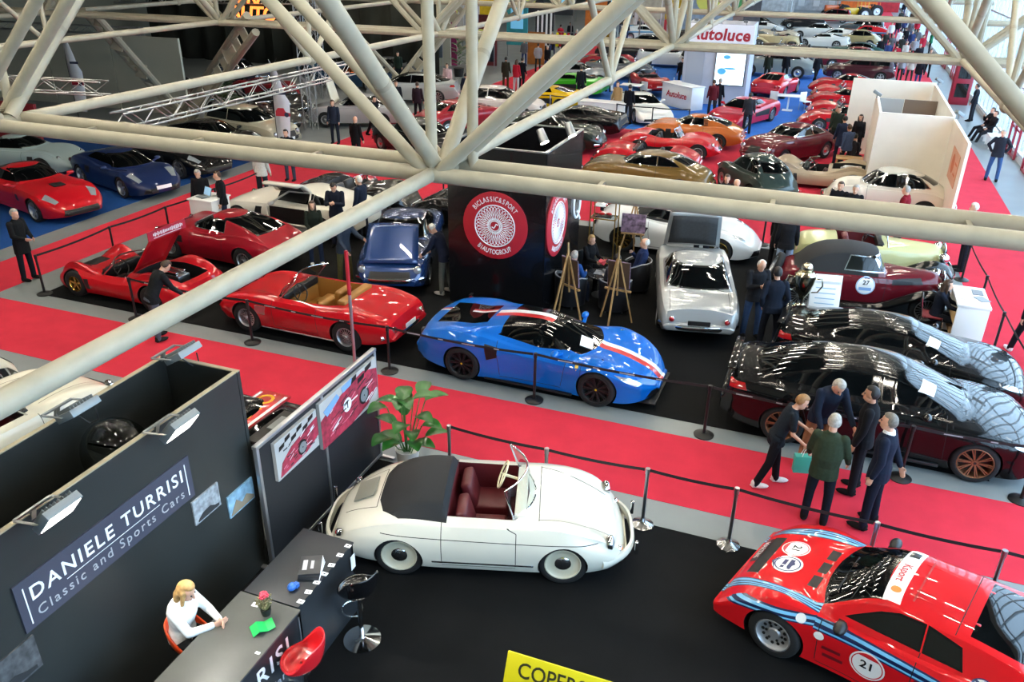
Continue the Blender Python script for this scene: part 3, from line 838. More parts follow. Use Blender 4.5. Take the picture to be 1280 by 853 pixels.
STY['coupem'] = dict(STY['saloonm'], cab=[(-2.0,1.08),(-1.5,1.22),(-.9,1.34),(-.35,1.38),(.1,1.36),(.5,1.25),(1.25,.99)],
    ws=(1.03,1.31,.72,.54), rwd=(1.12,1.31,.64,.5), sw=[[(-1.35,1.09),(1.0,1.04),(.42,1.22),(-.1,1.29),(-.75,1.27),(-1.15,1.18)]],
    seams=[((-.35,.3),(-.4,1.0)),((.98,.3),(.92,.98)),((-.35,.28),(.98,.28))])
STY['gt60'] = dict(       # long-nose sixties fastback
    hood=[(-2.08,.52),(-2.05,.72),(-1.85,.80),(-1.4,.88),(-.8,.93),(0,.92),(.5,.92),(1.0,.88),(1.5,.78),(1.9,.62),(2.12,.48),(2.2,.38)],
    belt=[(-2.08,.46),(-2.0,.66),(-1.6,.80),(-1.2,.86),(-.6,.84),(.2,.82),(.8,.82),(1.3,.80),(1.7,.68),(2.0,.54),(2.2,.36)],
    bot=[(-2.08,.34),(-1.7,.22),(-1,.17),(1,.17),(1.8,.20),(2.2,.28)],
    wid=[(-2.08,.62),(-1.95,.72),(-1.6,.81),(-1.2,.855),(-.5,.83),(.4,.82),(1.2,.85),(1.7,.80),(2.0,.66),(2.2,.44)],
    side=[(0,.88),(.2,.94),(.45,.985),(.6,1),(.85,.965),(1,.88)], crown=2.3,
    fend=[(1.3,.9,.64,.16,.06),(-1.2,.9,.66,.18,.05)], er=.045,
    cab=[(-1.9,.79),(-1.4,.98),(-.8,1.16),(-.35,1.24),(0,1.235),(.25,1.15),(.75,.92)], cwb=.68, rw=.50, bf=.16, br=.15, cm=-.15,
    xf=1.22, xr=-1.18, tr=.33, tw=.2, rr=.2, ar=.36, rim='wire', frame='chrome',
    ws=(.96,1.17,.60,.47), rwd=(.95,1.18,.5,.42), sw=[[(-.52,.92),(.42,.92),(.10,1.12),(-.2,1.17),(-.48,1.15)]],
    marks=[('x',[(-.38,.32),(.38,.32),(.34,.46),(-.34,.46)],'front','grille'),('y',[(.72,.52),(.98,.52),(.95,.70),(.74,.70)],'sides','grille')],
    hl=[(1.80,.60,.64,.075),(-2.10,.5,.6,.05,'tail'),(2.02,.56,.46,.03,'amber')],
    bump=[(2.22,.3,.55,.36,.06,.03,'chrome'),(-2.13,.2,.68,.44,.06,.03,'chrome')],
    seams=[((-.55,.3),(-.55,.85)),((.5,.28),(.5,.82)),((-.55,.27),(.5,.27))])
STY['gt60']['rw'] = .50
STY['spider60'] = dict(   # sixties GT with folded top
    hood=[(-2.16,.52),(-2.13,.70),(-1.95,.79),(-1.5,.87),(-1.0,.91),(-.5,.90),(.4,.91),(1.0,.88),(1.5,.80),(1.85,.66),(2.05,.52),(2.12,.42)],
    belt=[(-2.16,.46),(-2.1,.66),(-1.9,.76),(-1.2,.83),(-.6,.82),(.2,.82),(.9,.82),(1.4,.78),(1.8,.66),(2.12,.40)],
    bot=[(-2.16,.36),(-1.7,.24),(-1,.19),(1,.19),(1.8,.22),(2.12,.30)],
    wid=[(-2.16,.70),(-2.05,.76),(-1.6,.82),(-1.2,.84),(-.4,.84),(.6,.84),(1.2,.84),(1.7,.80),(2.0,.68),(2.12,.55)],
    side=[(0,.90),(.2,.95),(.45,.985),(.65,1),(.85,.98),(1,.92)], crown=2.6, fend=[(1.3,.9,.66,.14,.04),(-1.3,1.1,.70,.14,.04)], er=.045,
    xf=1.25, xr=-1.15, tr=.33, tw=.19, rr=.205, ar=.36, rim='wire', frame=None,
    open=[([(-.95,-.52),(-.7,-.62),(.42,-.64),(.52,0),(.42,.64),(-.7,.62),(-.95,.52)],.40,'int')],
    seats=[(-.35,.32,.36,.48,.42),(-.35,-.32,.36,.48,.42)], dash=(.44,.60,.82), dashrole='dark', sty=.33,
    screen=(.66,.66,.36,.36,.22),
    hl=[(1.98,.60,.60,.08),(-2.17,.56,.58,.05,'tail'),(2.06,.52,.44,.035,'amber')],
    marks=[('x',[(-.45,.38),(.45,.38),(.42,.54),(-.42,.54)],'front','grille'),('y',[(.74,.50),(1.0,.50),(.96,.68),(.70,.68)],'sides','steel')],
    bump=[(2.16,.3,.72,.40,.08,.03,'chrome'),(-2.21,.25,.78,.44,.08,.03,'chrome')],
    boxes=[('sill_trim','chrome',(0,.79,.205),(1.75,.02,.04),True),('folded_top','int',(-.93,0,.92),(.2,1.08,.1),False,.04),('licence_plate','plate',(-2.2,0,.52),(.02,.4,.1),False)],
    seams=[((-.5,.3),(-.5,.85)),((.55,.28),(.55,.84)),((-.5,.27),(.55,.27))], topseams=[((.72,-.55),(1.8,-.40)),((.72,.55),(1.8,.40)),((-1.1,-.55),(-1.1,.55)),((-1.1,-.55),(-2.0,-.5)),((-1.1,.55),(-2.0,.5))])
STY['roadster'] = dict(STY['spider60'], fend=[(1.2,.9,.60,.16,.10),(-1.1,.9,.64,.18,.10)],
    hood=[(-1.95,.50),(-1.9,.64),(-1.7,.74),(-1.2,.82),(-.6,.84),(.4,.84),(1.0,.80),(1.5,.70),(1.8,.56),(1.92,.42)],
    belt=[(-1.95,.44),(-1.85,.58),(-1.5,.70),(-1.0,.76),(-.3,.70),(.4,.74),(1.1,.78),(1.5,.68),(1.92,.40)],
    bot=[(-1.95,.36),(-1.5,.22),(1.5,.2),(1.92,.3)], wid=[(-1.95,.6),(-1.7,.76),(-1.1,.83),(-.3,.76),(.4,.77),(1.15,.83),(1.6,.74),(1.92,.5)],
    xf=1.15, xr=-1.1, screen=(.52,.58,.30,.22,.15), open=[([(-.85,-.45),(-.65,-.55),(.32,-.57),(.40,0),(.32,.57),(-.65,.55),(-.85,.45)],.38,'int')],
    dash=(.34,.54,.78), seats=[(-.4,.28,.34,.42,.40),(-.4,-.28,.34,.42,.40)], marks=[('x',[(-.32,.34),(.32,.34),(.28,.5),(-.28,.5)],'front','grille')],
    hl=[(1.70,.58,.62,.085),(-1.92,.5,.56,.045,'tail')], bump=[(1.98,.3,.45,.40,.06,.03,'chrome')], boxes=[('licence_plate','plate',(-1.97,0,.5),(.02,.4,.1),False)])
STY['proto'] = dict(      # low open sports racer
    hood=[(-1.95,.46),(-1.9,.62),(-1.6,.66),(-1.0,.68),(-.4,.72),(.2,.70),(.7,.62),(1.1,.58),(1.5,.50),(1.8,.38),(1.92,.28)],
    belt=[(-1.95,.42),(-1.85,.58),(-1.5,.70),(-1.1,.74),(-.6,.60),(0,.54),(.6,.58),(1.1,.68),(1.45,.58),(1.75,.38),(1.92,.24)],
    bot=[(-1.95,.26),(-1.5,.16),(1.4,.14),(1.92,.18)], wid=[(-1.95,.72),(-1.8,.78),(-1.2,.85),(-.4,.80),(.4,.80),(1.1,.84),(1.5,.78),(1.8,.6),(1.92,.4)],
    side=[(0,.92),(.2,.97),(.5,1),(.75,.985),(.9,.94),(1,.84)], crown=2.8, fend=[(1.12,.65,.62,.17,.16),(-1.1,.9,.60,.19,.16)], er=.04,
    xf=1.1, xr=-1.15, tr=.31, tw=.28, rr=.185, ar=.345, rim='five', frame=None,
    open=[([(-.3,-.58),(.42,-.60),(.56,-.4),(.56,.4),(.42,.60),(-.3,.58)],.3,'dark'),([(-1.72,-.42),(-.42,-.42),(-.42,.42),(-1.72,.42)],.42,'dark')],
    seats=[(-.15,.28,.26,.42,.3)], dash=(.42,.5,.6), dashrole='dark', sty=.28, screen=(.66,.62,.26,.30,.3),
    boxes=[('engine_block','steel',(-1.05,0,.56),(.75,.36,.22),False,.03),('intake_trumpets','chrome',(-1.05,.12,.70),(.6,.07,.08),True,.02),('radiator_duct','dark',(1.2,0,.585),(.35,.5,.02),False)],
    hl=[(1.52,.58,.52,.07)], marks=[('y',[(.62,.26),(.74,.26),(.78,.5),(.66,.5)],'sides','grille'),('x',[(-.35,.2),(.35,.2),(.3,.3),(-.3,.3)],'front','grille')])
STY['gull'] = dict(       # gull-wing coupe, long bonnet
    hood=[(-2.1,.62),(-2.06,.86),(-1.8,.95),(-1.2,1.0),(-.5,.96),(.4,.94),(1.0,.92),(1.6,.85),(2.1,.70),(2.4,.52),(2.5,.40)],
    belt=[(-2.1,.56),(-2.0,.80),(-1.6,.90),(-.8,.88),(.2,.84),(1.0,.84),(1.6,.80),(2.1,.62),(2.5,.36)],
    bot=[(-2.1,.32),(-1.7,.2),(1.9,.17),(2.5,.24)], wid=[(-2.1,.76),(-1.9,.88),(-1.2,.97),(-.4,.93),(.6,.92),(1.5,.96),(2.0,.88),(2.35,.68),(2.5,.5)],
    side=[(0,.92),(.2,.955),(.45,.97),(.7,1),(.85,.985),(1,.92)], crown=2.5, er=.05,
    cab=[(-1.9,.94),(-1.4,1.10),(-.9,1.22),(-.45,1.26),(-.1,1.22),(.6,.93)], cwb=.76, rw=.54, bf=.18, br=.12, cm=-.4,
    xf=1.5, xr=-1.18, tr=.345, tw=.27, rr=.25, ar=.375, rim='multi', frame='trim', ws=(.98,1.2,.68,.54),
    sw=[[(-1.25,.98),(-.86,.96),(-.86,1.14),(-1.1,1.1)],[(-.80,.95),(.35,.95),(-.1,1.12),(-.8,1.16)]],
    marks=[('y',[(.75,.52),(.98,.50),(.90,.76),(.70,.76)],'sides','grille'),('x',[(-.55,.26),(.55,.26),(.5,.5),(-.5,.5)],'front','grille'),
           ('y',[(-.78,.36),(.48,.36),(.52,.82),(-.80,.84)],'right','paint')],
    hl=[(2.16,.68,.62,.09),(-2.12,.6,.72,.06,'tail')], mirror=(.35,1.0,.98,'paint'), seams=[((-.8,.3),(-.8,.95)),((.48,.3),(.5,.92)),((-.8,.28),(.48,.28))])
STY['notch60'] = dict(    # sixties notchback coupe
    hood=[(-2.2,.56),(-2.17,.80),(-2.0,.88),(-1.5,.93),(-1.0,.95),(0,.93),(.8,.94),(1.3,.90),(1.8,.80),(2.1,.66),(2.2,.50)],
    belt=[(-2.2,.50),(-2.12,.74),(-1.9,.82),(-1.2,.87),(0,.86),(.9,.87),(1.4,.84),(1.9,.74),(2.2,.48)],
    bot=[(-2.2,.36),(-1.8,.24),(1.8,.2),(2.2,.3)], wid=[(-2.2,.72),(-2.0,.80),(-1.4,.85),(0,.86),(1.2,.86),(1.8,.82),(2.1,.72),(2.2,.62)],
    side=[(0,.90),(.2,.95),(.45,.985),(.65,1),(.85,.98),(1,.92)], crown=2.8, fend=[(1.6,.8,.66,.14,.03),(-1.6,.8,.7,.13,.03)], er=.05,
    cab=[(-1.45,.94),(-1.1,1.14),(-.75,1.29),(-.4,1.335),(.05,1.325),(.3,1.25),(.82,.94)], cwb=.71, rw=.56, bf=.18, br=.14, cm=-.3,
    xf=1.3, xr=-1.2, tr=.33, tw=.18, rr=.2, ar=.36, rim='wire', frame='chrome', ws=(.98,1.26,.62,.51), rwd=(.99,1.26,.60,.50),
    sw=[[(-1.05,.98),(.52,.95),(.20,1.22),(-.1,1.26),(-.55,1.26),(-.85,1.18)]],
    marks=[('x',[(-.5,.42),(.5,.42),(.46,.62),(-.46,.62)],'front','grille')],
    hl=[(2.10,.64,.66,.08),(-2.22,.55,.62,.05,'tail')], bump=[(2.27,.25,.80,.44,.1,.04,'chrome'),(-2.27,.25,.80,.46,.1,.04,'chrome')],
    boxes=[('licence_plate','grille',(-2.24,0,.56),(.02,.45,.11),False)],
    seams=[((-.55,.3),(-.58,.92)),((.62,.3),(.66,.9)),((-.55,.28),(.62,.28))], topseams=[((-1.35,-.6),(-2.1,-.6)),((-1.35,.6),(-2.1,.6)),((-1.35,-.6),(-1.35,.6))])
STY['notch60']['rw'] = .56
STY['rally'] = dict(      # mid-engined rally coupe
    hood=[(-2.0,.60),(-1.98,.92),(-1.8,.98),(-1.2,1.0),(-.6,.94),(.4,.90),(.9,.84),(1.4,.74),(1.75,.62),(1.88,.50),(1.92,.38)],
    belt=[(-2.0,.54),(-1.95,.86),(-1.7,.94),(-1.2,.95),(-.6,.88),(.2,.82),(.8,.78),(1.2,.76),(1.6,.64),(1.92,.36)],
    bot=[(-2.0,.34),(-1.7,.24),(-1,.2),(1,.18),(1.92,.18)], wid=[(-2.0,.84),(-1.8,.90),(-1.2,.94),(-.7,.86),(.3,.83),(.75,.86),(1.2,.92),(1.6,.91),(1.85,.89),(1.92,.87)],
    side=[(0,.96),(.2,.97),(.5,.985),(.75,1),(.9,.985),(1,.94)], crown=3, er=.03, fend=[(1.15,.7,.74,.15,.05),(-1.25,.8,.76,.16,.06)],
    cab=[(-1.95,.97),(-1.5,1.12),(-1.0,1.22),(-.5,1.26),(.15,1.255),(.36,1.21),(.92,.86)], cwb=.74, rw=.58, bf=.14, br=.02, cm=0.2,
    xf=1.18, xr=-1.26, tr=.31, trr=.325, tw=.26, rr=.21, ar=.35, rim='holes', frame='trim', ws=(.90,1.205,.60,.47),
    sw=[[(-.22,.94),(.50,.905),(.20,1.09),(.04,1.15),(-.20,1.165)],[(-.62,.96),(-.28,.945),(-.26,1.165),(-.56,1.12)]],
    cutparts=[('z',[(-1.90,-.52),(-.60,-.50),(-.60,.50),(-1.90,.52)],'up','glass','rear_window')],
    marks=[('z',[(1.63,-.42),(1.77,-.42),(1.77,.42),(1.63,.42)],'upf','grille'),
           ('z',[(.95,-.40),(1.06,-.40),(1.06,-.18),(.95,-.18)],'up','grille'),('z',[(.95,-.11),(1.06,-.11),(1.06,.11),(.95,.11)],'up','grille'),('z',[(.95,.18),(1.06,.18),(1.06,.40),(.95,.40)],'up','grille'),
           ('x',[(-.75,.22),(.75,.22),(.7,.34),(-.7,.34)],'front','grille'),
           ]+[m for s_ in (1, -1) for k_, (o_, w_, r_) in enumerate([(0,.17,'navy'),(.02,.042,'sky'),(.085,.022,'sky'),(.125,.022,'sky')]) for m in
             [('z',[(1.95,s_*(.50+o_)),(.78,s_*(.62+o_*.8)),(.78,s_*(.62+(o_+w_)*.8)),(1.95,s_*(.50+o_+w_))],'upf',r_)]]
           +[('y',[(1.95,.44),(1.95,.60),(.78,.815),(.78,.70)],'sides','navy'),('y',[(1.95,.465),(1.95,.49),(.78,.735),(.78,.715)],'sides','sky'),('y',[(1.95,.535),(1.95,.575),(.78,.795),(.78,.765)],'sides','sky'),
             ('y',[(.78,.67),(.78,.81),(-1.95,.80),(-1.95,.66)],'sides','navy'),('y',[(.78,.69),(.78,.712),(-1.95,.702),(-1.95,.68)],'sides','sky'),('y',[(.78,.755),(.78,.79),(-1.95,.78),(-1.95,.745)],'sides','sky')],
    seams=[((-.25,.25),(-.25,.92)),((.70,.25),(.72,.8)),((-.25,.23),(.70,.23))], topseams=[((-.48,-.56),(-.48,.56)),((.72,-.6),(.72,.6))],
    mirror=(.50,.95,.96,'dark'), boxes=[('roof_rib','paint',(-.30,.30,1.235),(.7,.05,.03),True,.012),('rear_spoiler','paint',(-1.95,0,1.12),(.2,1.66,.03),False),
       ('wiper','dark',(.72,.1,.985),(.02,.7,.02),False,.004)])
STY['wedge'] = dict(      # wide mid-engined wedge
    hood=[(-2.2,.56),(-2.17,.86),(-2.0,.93),(-1.3,.95),(-.7,.92),(.2,.86),(.9,.76),(1.5,.66),(2.0,.54),(2.2,.46),(2.27,.36)],
    belt=[(-2.2,.50),(-2.1,.80),(-1.7,.88),(-1.0,.87),(0,.78),(.9,.72),(1.3,.68),(1.8,.56),(2.27,.34)],
    bot=[(-2.2,.30),(-1.8,.2),(1.8,.15),(2.27,.2)], wid=[(-2.2,.88),(-1.9,.96),(-1.2,.985),(-.5,.93),(.4,.88),(1.3,.90),(1.9,.86),(2.2,.76),(2.27,.66)],
    side=[(0,.94),(.3,.97),(.6,1),(.85,.98),(1,.93)], crown=3, er=.04, fend=[(1.25,.8,.74,.13,.03)],
    cab=[(-1.9,.93),(-1.3,1.0),(-.8,1.10),(-.35,1.13),(0,1.11),(.9,.76)], cwb=.74, rw=.54, bf=.1, br=.05, cm=-.3,
    xf=1.3, xr=-1.25, tr=.33, tw=.25, rr=.21, ar=.36, rim='five', frame='trim', ws=(.82,1.06,.68,.55), rwd=(.97,1.07,.56,.5),
    sw=[[(-.70,.94),(.55,.86),(.12,1.01),(-.2,1.07),(-.6,1.06)]], marks=[('y',[(-.85,.40),(.45,.44),(.45,.60),(-.85,.68)],'sides','seam'),('x',[(-.7,.26),(.7,.26),(.66,.36),(-.66,.36)],'front','grille'),('x',[(-.8,.56),(.8,.56),(.8,.74),(-.8,.74)],'back','grille')],
    mirror=(.3,.96,.92,'paint'))
STY['mid2000'] = dict(    # turn-of-the-century mid-engined coupe
    hood=[(-2.1,.62),(-2.06,.84),(-1.8,.94),(-1.2,.98),(-.5,.92),(.4,.86),(1.0,.80),(1.5,.72),(1.9,.60),(2.15,.46),(2.22,.36)],
    belt=[(-2.1,.56),(-2.0,.78),(-1.6,.88),(-1.0,.88),(-.2,.80),(.6,.76),(1.2,.78),(1.6,.68),(2.0,.5),(2.22,.34)],
    bot=[(-2.1,.32),(-1.7,.2),(1.7,.14),(2.22,.2)], wid=[(-2.1,.76),(-1.9,.86),(-1.2,.95),(-.4,.90),(.5,.88),(1.25,.93),(1.7,.88),(2.05,.7),(2.22,.45)],
    side=[(0,.92),(.2,.955),(.45,.98),(.65,1),(.85,.98),(1,.90)], crown=2.4, er=.045, fend=[(1.3,.8,.70,.16,.06),(-1.2,.9,.72,.18,.04)],
    cab=[(-1.75,.95),(-1.2,1.08),(-.6,1.19),(-.15,1.21),(.15,1.17),(1.0,.80)], cwb=.73, rw=.52, bf=.26, br=.1, cm=-.1,
    xf=1.27, xr=-1.27, tr=.335, tw=.25, rr=.24, ar=.365, rim='five', frame='trim', ws=(.86,1.14,.66,.52), rwd=(.99,1.15,.5,.46),
    sw=[[(-.95,.98),(.55,.88),(.15,1.07),(-.15,1.13),(-.65,1.12)]], marks=[('x',[(-.62,.22),(-.2,.22),(-.2,.36),(-.56,.36)],'front','grille'),('x',[(.2,.22),(.62,.22),(.56,.36),(.2,.36)],'front','grille'),('y',[(-.85,.5),(-.6,.5),(-.55,.72),(-.8,.76)],'sides','grille')],
    cutparts=[('z',[(1.45,.56),(1.92,.50),(1.95,.64),(1.55,.80)],'upf','lamp','headlight'),('z',[(1.45,-.56),(1.92,-.50),(1.95,-.64),(1.55,-.80)],'upf','lamp','headlight')],
    mirror=(.45,.98,.92,'paint'), hl=[(-2.14,.55,.7,.06,'tail'),(-2.1,.75,.7,.06,'tail')], boxes=[('licence_plate','plate',(2.27,0,.38),(.02,.5,.11),False,.003,-.15)],
    seams=[((-.55,.25),(-.62,.90)),((.62,.25),(.72,.82)),((-.55,.22),(.62,.22))])
STY['p718'] = dict(STY['mid2000'], cabrole=('top',.03,-1.7,.3), rim='multi',
    cab=[(-1.15,.97),(-.8,1.13),(-.35,1.24),(.0,1.25),(.25,1.20),(1.0,.82)], cm=0., rwd=None, hood=[(-2.1,.60),(-2.06,.82),(-1.8,.94),(-1.2,1.0),(-.5,.95),(.4,.88),(1.0,.83),(1.5,.76),(1.9,.64),(2.15,.48),(2.22,.36)],
    ws=(.88,1.18,.66,.53), sw=[[(-.72,.99),(.6,.90),(.18,1.10),(-.1,1.16),(-.5,1.15)]],
    marks=[('y',[(-.92,.46),(-.74,.46),(-.60,.74),(-.82,.78)],'sides','grille'),('x',[(-.66,.20),(-.15,.20),(-.15,.32),(-.6,.36)],'front','grille'),('x',[(.15,.20),(.66,.20),(.6,.36),(.15,.32)],'front','grille')],
    cutparts=[('z',[(1.50,.60),(1.86,.55),(1.92,.66),(1.62,.80)],'upf','lamp','headlight'),('z',[(1.50,-.60),(1.86,-.55),(1.92,-.66),(1.62,-.80)],'upf','lamp','headlight')],
    boxes=[('rear_wing','paint',(-2.0,0,1.12),(.28,1.5,.03),False),('wing_stay','dark',(-1.98,.45,1.02),(.1,.03,.2),True)])
STY['gtmod'] = dict(STY['gull'], marks=[('x',[(-.55,.26),(.55,.26),(.5,.42),(-.5,.42)],'front','grille'),('y',[(.62,.5),(.8,.5),(.74,.7),(.6,.7)],'sides','grille')],
    cutparts=[('z',[(1.75,.60),(2.2,.48),(2.22,.62),(1.9,.80)],'upf','lamp','headlight'),('z',[(1.75,-.60),(2.2,-.48),(2.22,-.62),(1.9,-.80)],'upf','lamp','headlight')],
    hl=[(-2.12,.6,.72,.06,'tail')], rim='five', rwd=(.99,1.2,.56,.48), boxes=[('bonnet_scoop','grille',(1.35,0,.905),(.3,.35,.02),False,.005,.12)])
STY['saloon50'] = dict(   # rounded fifties saloon
    hood=[(-2.2,.50),(-2.17,.72),(-2.0,.88),(-1.6,.98),(-1.0,1.0),(0,.98),(.8,1.0),(1.3,.96),(1.8,.86),(2.1,.70),(2.2,.54)],
    belt=[(-2.2,.44),(-2.1,.62),(-1.8,.78),(-1.2,.90),(0,.92),(.9,.92),(1.4,.88),(1.9,.74),(2.2,.48)],
    bot=[(-2.2,.34),(-1.8,.24),(1.8,.22),(2.2,.3)], wid=[(-2.2,.60),(-2.0,.74),(-1.4,.83),(0,.84),(1.2,.84),(1.8,.80),(2.1,.68),(2.2,.56)],
    side=[(0,.90),(.2,.95),(.45,.985),(.6,1),(.85,.97),(1,.90)], crown=2.5, fend=[(1.7,.9,.62,.16,.05),(-1.4,.9,.66,.16,.03)], er=.05,
    cab=[(-1.75,.97),(-1.35,1.22),(-.9,1.40),(-.4,1.46),(.15,1.43),(.4,1.34),(.85,1.0)], cwb=.70, rw=.55, bf=.16, br=.16, cm=-.3,
    xf=1.32, xr=-1.25, tr=.335, tw=.17, rr=.2, ar=.36, rim='steel', frame='chrome', ws=(1.05,1.34,.60,.50), rwd=(1.08,1.32,.48,.42),
    sw=[[(-.42,1.01),(.58,1.01),(.26,1.30),(.02,1.36),(-.4,1.37)],[(-1.3,1.04),(-.48,1.01),(-.46,1.37),(-.85,1.34)]],
    marks=[('x',[(-.30,.44),(.30,.44),(.22,.74),(-.22,.74)],'front','grille')],
    hl=[(2.10,.60,.68,.085),(-2.2,.5,.58,.045,'tail'),(2.16,.35,.52,.05)], bump=[(2.28,.28,.76,.40,.1,.04,'chrome'),(-2.28,.28,.76,.42,.1,.04,'chrome')],
    seams=[((-.45,.3),(-.45,.98)),((.62,.3),(.66,.97)),((-.45,.28),(.62,.28))])
STY['saloon50']['rw'] = .55
STY['coupe50'] = dict(STY['saloon50'], cab=[(-1.75,.97),(-1.3,1.16),(-.85,1.29),(-.4,1.34),(.1,1.31),(.35,1.23),(.82,1.0)], ws=(1.04,1.24,.60,.50), rwd=(1.06,1.24,.5,.42),
    sw=[[(-.42,1.01),(.58,1.01),(.22,1.20),(.0,1.26),(-.4,1.27)],[(-1.15,1.03),(-.48,1.01),(-.46,1.27),(-.85,1.23)]])
STY['beetle'] = dict(     # small rounded rear-engined car
    hood=[(-1.9,.40),(-1.86,.62),(-1.65,.82),(-1.3,.96),(-.8,1.0),(0,.96),(.6,.92),(1.0,.86),(1.4,.74),(1.7,.58),(1.82,.40)],
    belt=[(-1.9,.36),(-1.75,.56),(-1.4,.74),(-.8,.84),(0,.84),(.7,.84),(1.2,.78),(1.6,.62),(1.82,.38)],
    bot=[(-1.9,.3),(-1.5,.22),(1.4,.22),(1.82,.3)], wid=[(-1.9,.46),(-1.7,.62),(-1.2,.76),(-.5,.79),(.5,.79),(1.1,.78),(1.5,.70),(1.82,.46)],
    side=[(0,.90),(.15,.95),(.4,.99),(.55,1),(.8,.97),(1,.90)], crown=2.4, fend=[(1.25,.8,.60,.16,.07),(-1.1,.8,.62,.18,.05)], er=.05,
    cab=[(-1.75,.76),(-1.3,1.08),(-.8,1.30),(-.3,1.39),(.15,1.37),(.4,1.29),(.85,.92)], cwb=.66, rw=.50, bf=.15, br=.2, cm=-.2,
    xf=1.05, xr=-1.05, tr=.32, tw=.15, rr=.2, ar=.35, rim='steel', frame='chrome', ws=(.98,1.28,.56,.46), rwd=(1.06,1.26,.42,.36),
    sw=[[(-.42,.95),(.55,.95),(.24,1.22),(.02,1.28),(-.4,1.30)],[(-1.1,1.0),(-.48,.96),(-.46,1.30),(-.80,1.26)]],
    hl=[(1.62,.58,.62,.08),(-1.84,.55,.56,.045,'tail')], bump=[(1.93,.4,.68,.38,.09,.04,'chrome'),(-1.98,.36,.68,.38,.09,.04,'chrome')],
    seams=[((-.45,.3),(-.45,.9)),((.6,.3),(.62,.9)),((-.45,.28),(.6,.28))])
STY['beetle']['rw'] = .50
STY['hatch'] = dict(      # upright estate or hatchback
    hood=[(-2.0,.6),(-1.98,.92),(-1.9,1.0),(-1.2,.98),(0,.96),(.8,.97),(1.3,.94),(1.7,.86),(1.95,.74),(2.05,.5)],
    belt=[(-2.0,.56),(-1.95,.86),(-1.2,.92),(0,.90),(.9,.90),(1.6,.84),(1.95,.68),(2.05,.46)],
    bot=[(-2.0,.34),(-1.6,.24),(1.7,.2),(2.05,.28)], wid=[(-2.0,.76),(-1.8,.82),(-1,.85),(1,.85),(1.7,.82),(2.05,.7)],
    side=[(0,.94),(.3,.975),(.6,1),(.85,.985),(1,.93)], crown=3, er=.05,
    cab=[(-2.0,1.02),(-1.85,1.28),(-1.65,1.42),(-.6,1.46),(0,1.44),(.25,1.36),(.9,.98)], cwb=.74, rw=.60, bf=.12, br=.06, cm=-.5,
    xf=1.25, xr=-1.25, tr=.32, tw=.2, rr=.21, ar=.35, rim='five', frame='trim', ws=(1.02,1.36,.66,.56), rwd=(1.08,1.36,.62,.54),
    sw=[[(-.50,1.0),(.62,1.0),(.22,1.32),(-.02,1.37),(-.48,1.38)],[(-1.7,1.02),(-.58,1.0),(-.56,1.38),(-1.55,1.36)]],
    marks=[('x',[(-.45,.46),(.45,.46),(.45,.66),(-.45,.66)],'front','grille')], hl=[(2.0,.58,.64,.08),(-2.03,.66,.74,.06,'tail')],
    bump=[(2.12,.2,.8,.42,.14,.05,'dark'),(-2.07,.15,.8,.44,.14,.05,'dark')], boxes=[('licence_plate','plate',(2.16,0,.42),(.02,.5,.11),False)])
STY['hatch']['rw'] = .60
ROLE['mesh'] = mat('lid_grille_mesh', '77786e', .7)
ROLE['cream'] = mat('ivory_wheel_rim', 'd8cda6', .4)
# ------------------------------------------------------------------ people
def remesh(mb, name, m, vox, sm=4):
    me = bpy.data.meshes.new('tmp'); me.from_pydata(mb.v, [], mb.f)
    o = bpy.data.objects.new('tmp', me); COL.objects.link(o)
    md = o.modifiers.new('r', 'REMESH'); md.mode = 'VOXEL'; md.voxel_size = vox
    if sm:
        s = o.modifiers.new('s', 'SMOOTH'); s.factor = .5; s.iterations = sm
    out = bpy.data.meshes.new_from_object(o.evaluated_get(bpy.context.evaluated_depsgraph_get()))
    bpy.data.objects.remove(o); bpy.data.meshes.remove(me)
    out.name = name; out.materials.clear(); out.materials.append(m)
    out.polygons.foreach_set('use_smooth', [True]*len(out.polygons))
    return out
def cap(mb, a, b, r0, r1, n=10):
    a, b = V(a), V(b); d = b-a; L = d.length
    if L < 1e-5: mb.ball(a, r0, 0, n, 6); return
    R = d.to_track_quat('Z', 'Y').to_matrix(); pr = []
    for k in range(5): t = -pi/2+pi/2*k/4; pr.append((r0*cos(t), r0*sin(t)))
    for k in range(5): t = pi/2*k/4; pr.append((r1*cos(t), L+r1*sin(t)))
    mb.lathe(pr, 0, n, at=a, R=R)
def loft(mb, secs, fw, n=16):
    """closed loft of ellipses (centre, half depth along fw, half width)"""
    rows = []
    for i, (c, rx, ry, ax) in enumerate(secs):
        c = V(c); up = V(ax).normalized(); f = (V(fw)-up*V(fw).dot(up)).normalized(); l = up.cross(f)
        rows.append([c+f*(rx*cos(2*pi*j/n))+l*(ry*math.copysign(abs(sin(2*pi*j/n))**.85, sin(2*pi*j/n))) for j in range(n)])
    mb.grid(rows, 0, closed=True); mb.add(rows[0], [tuple(range(n))]); mb.add(rows[-1], [tuple(range(n))])
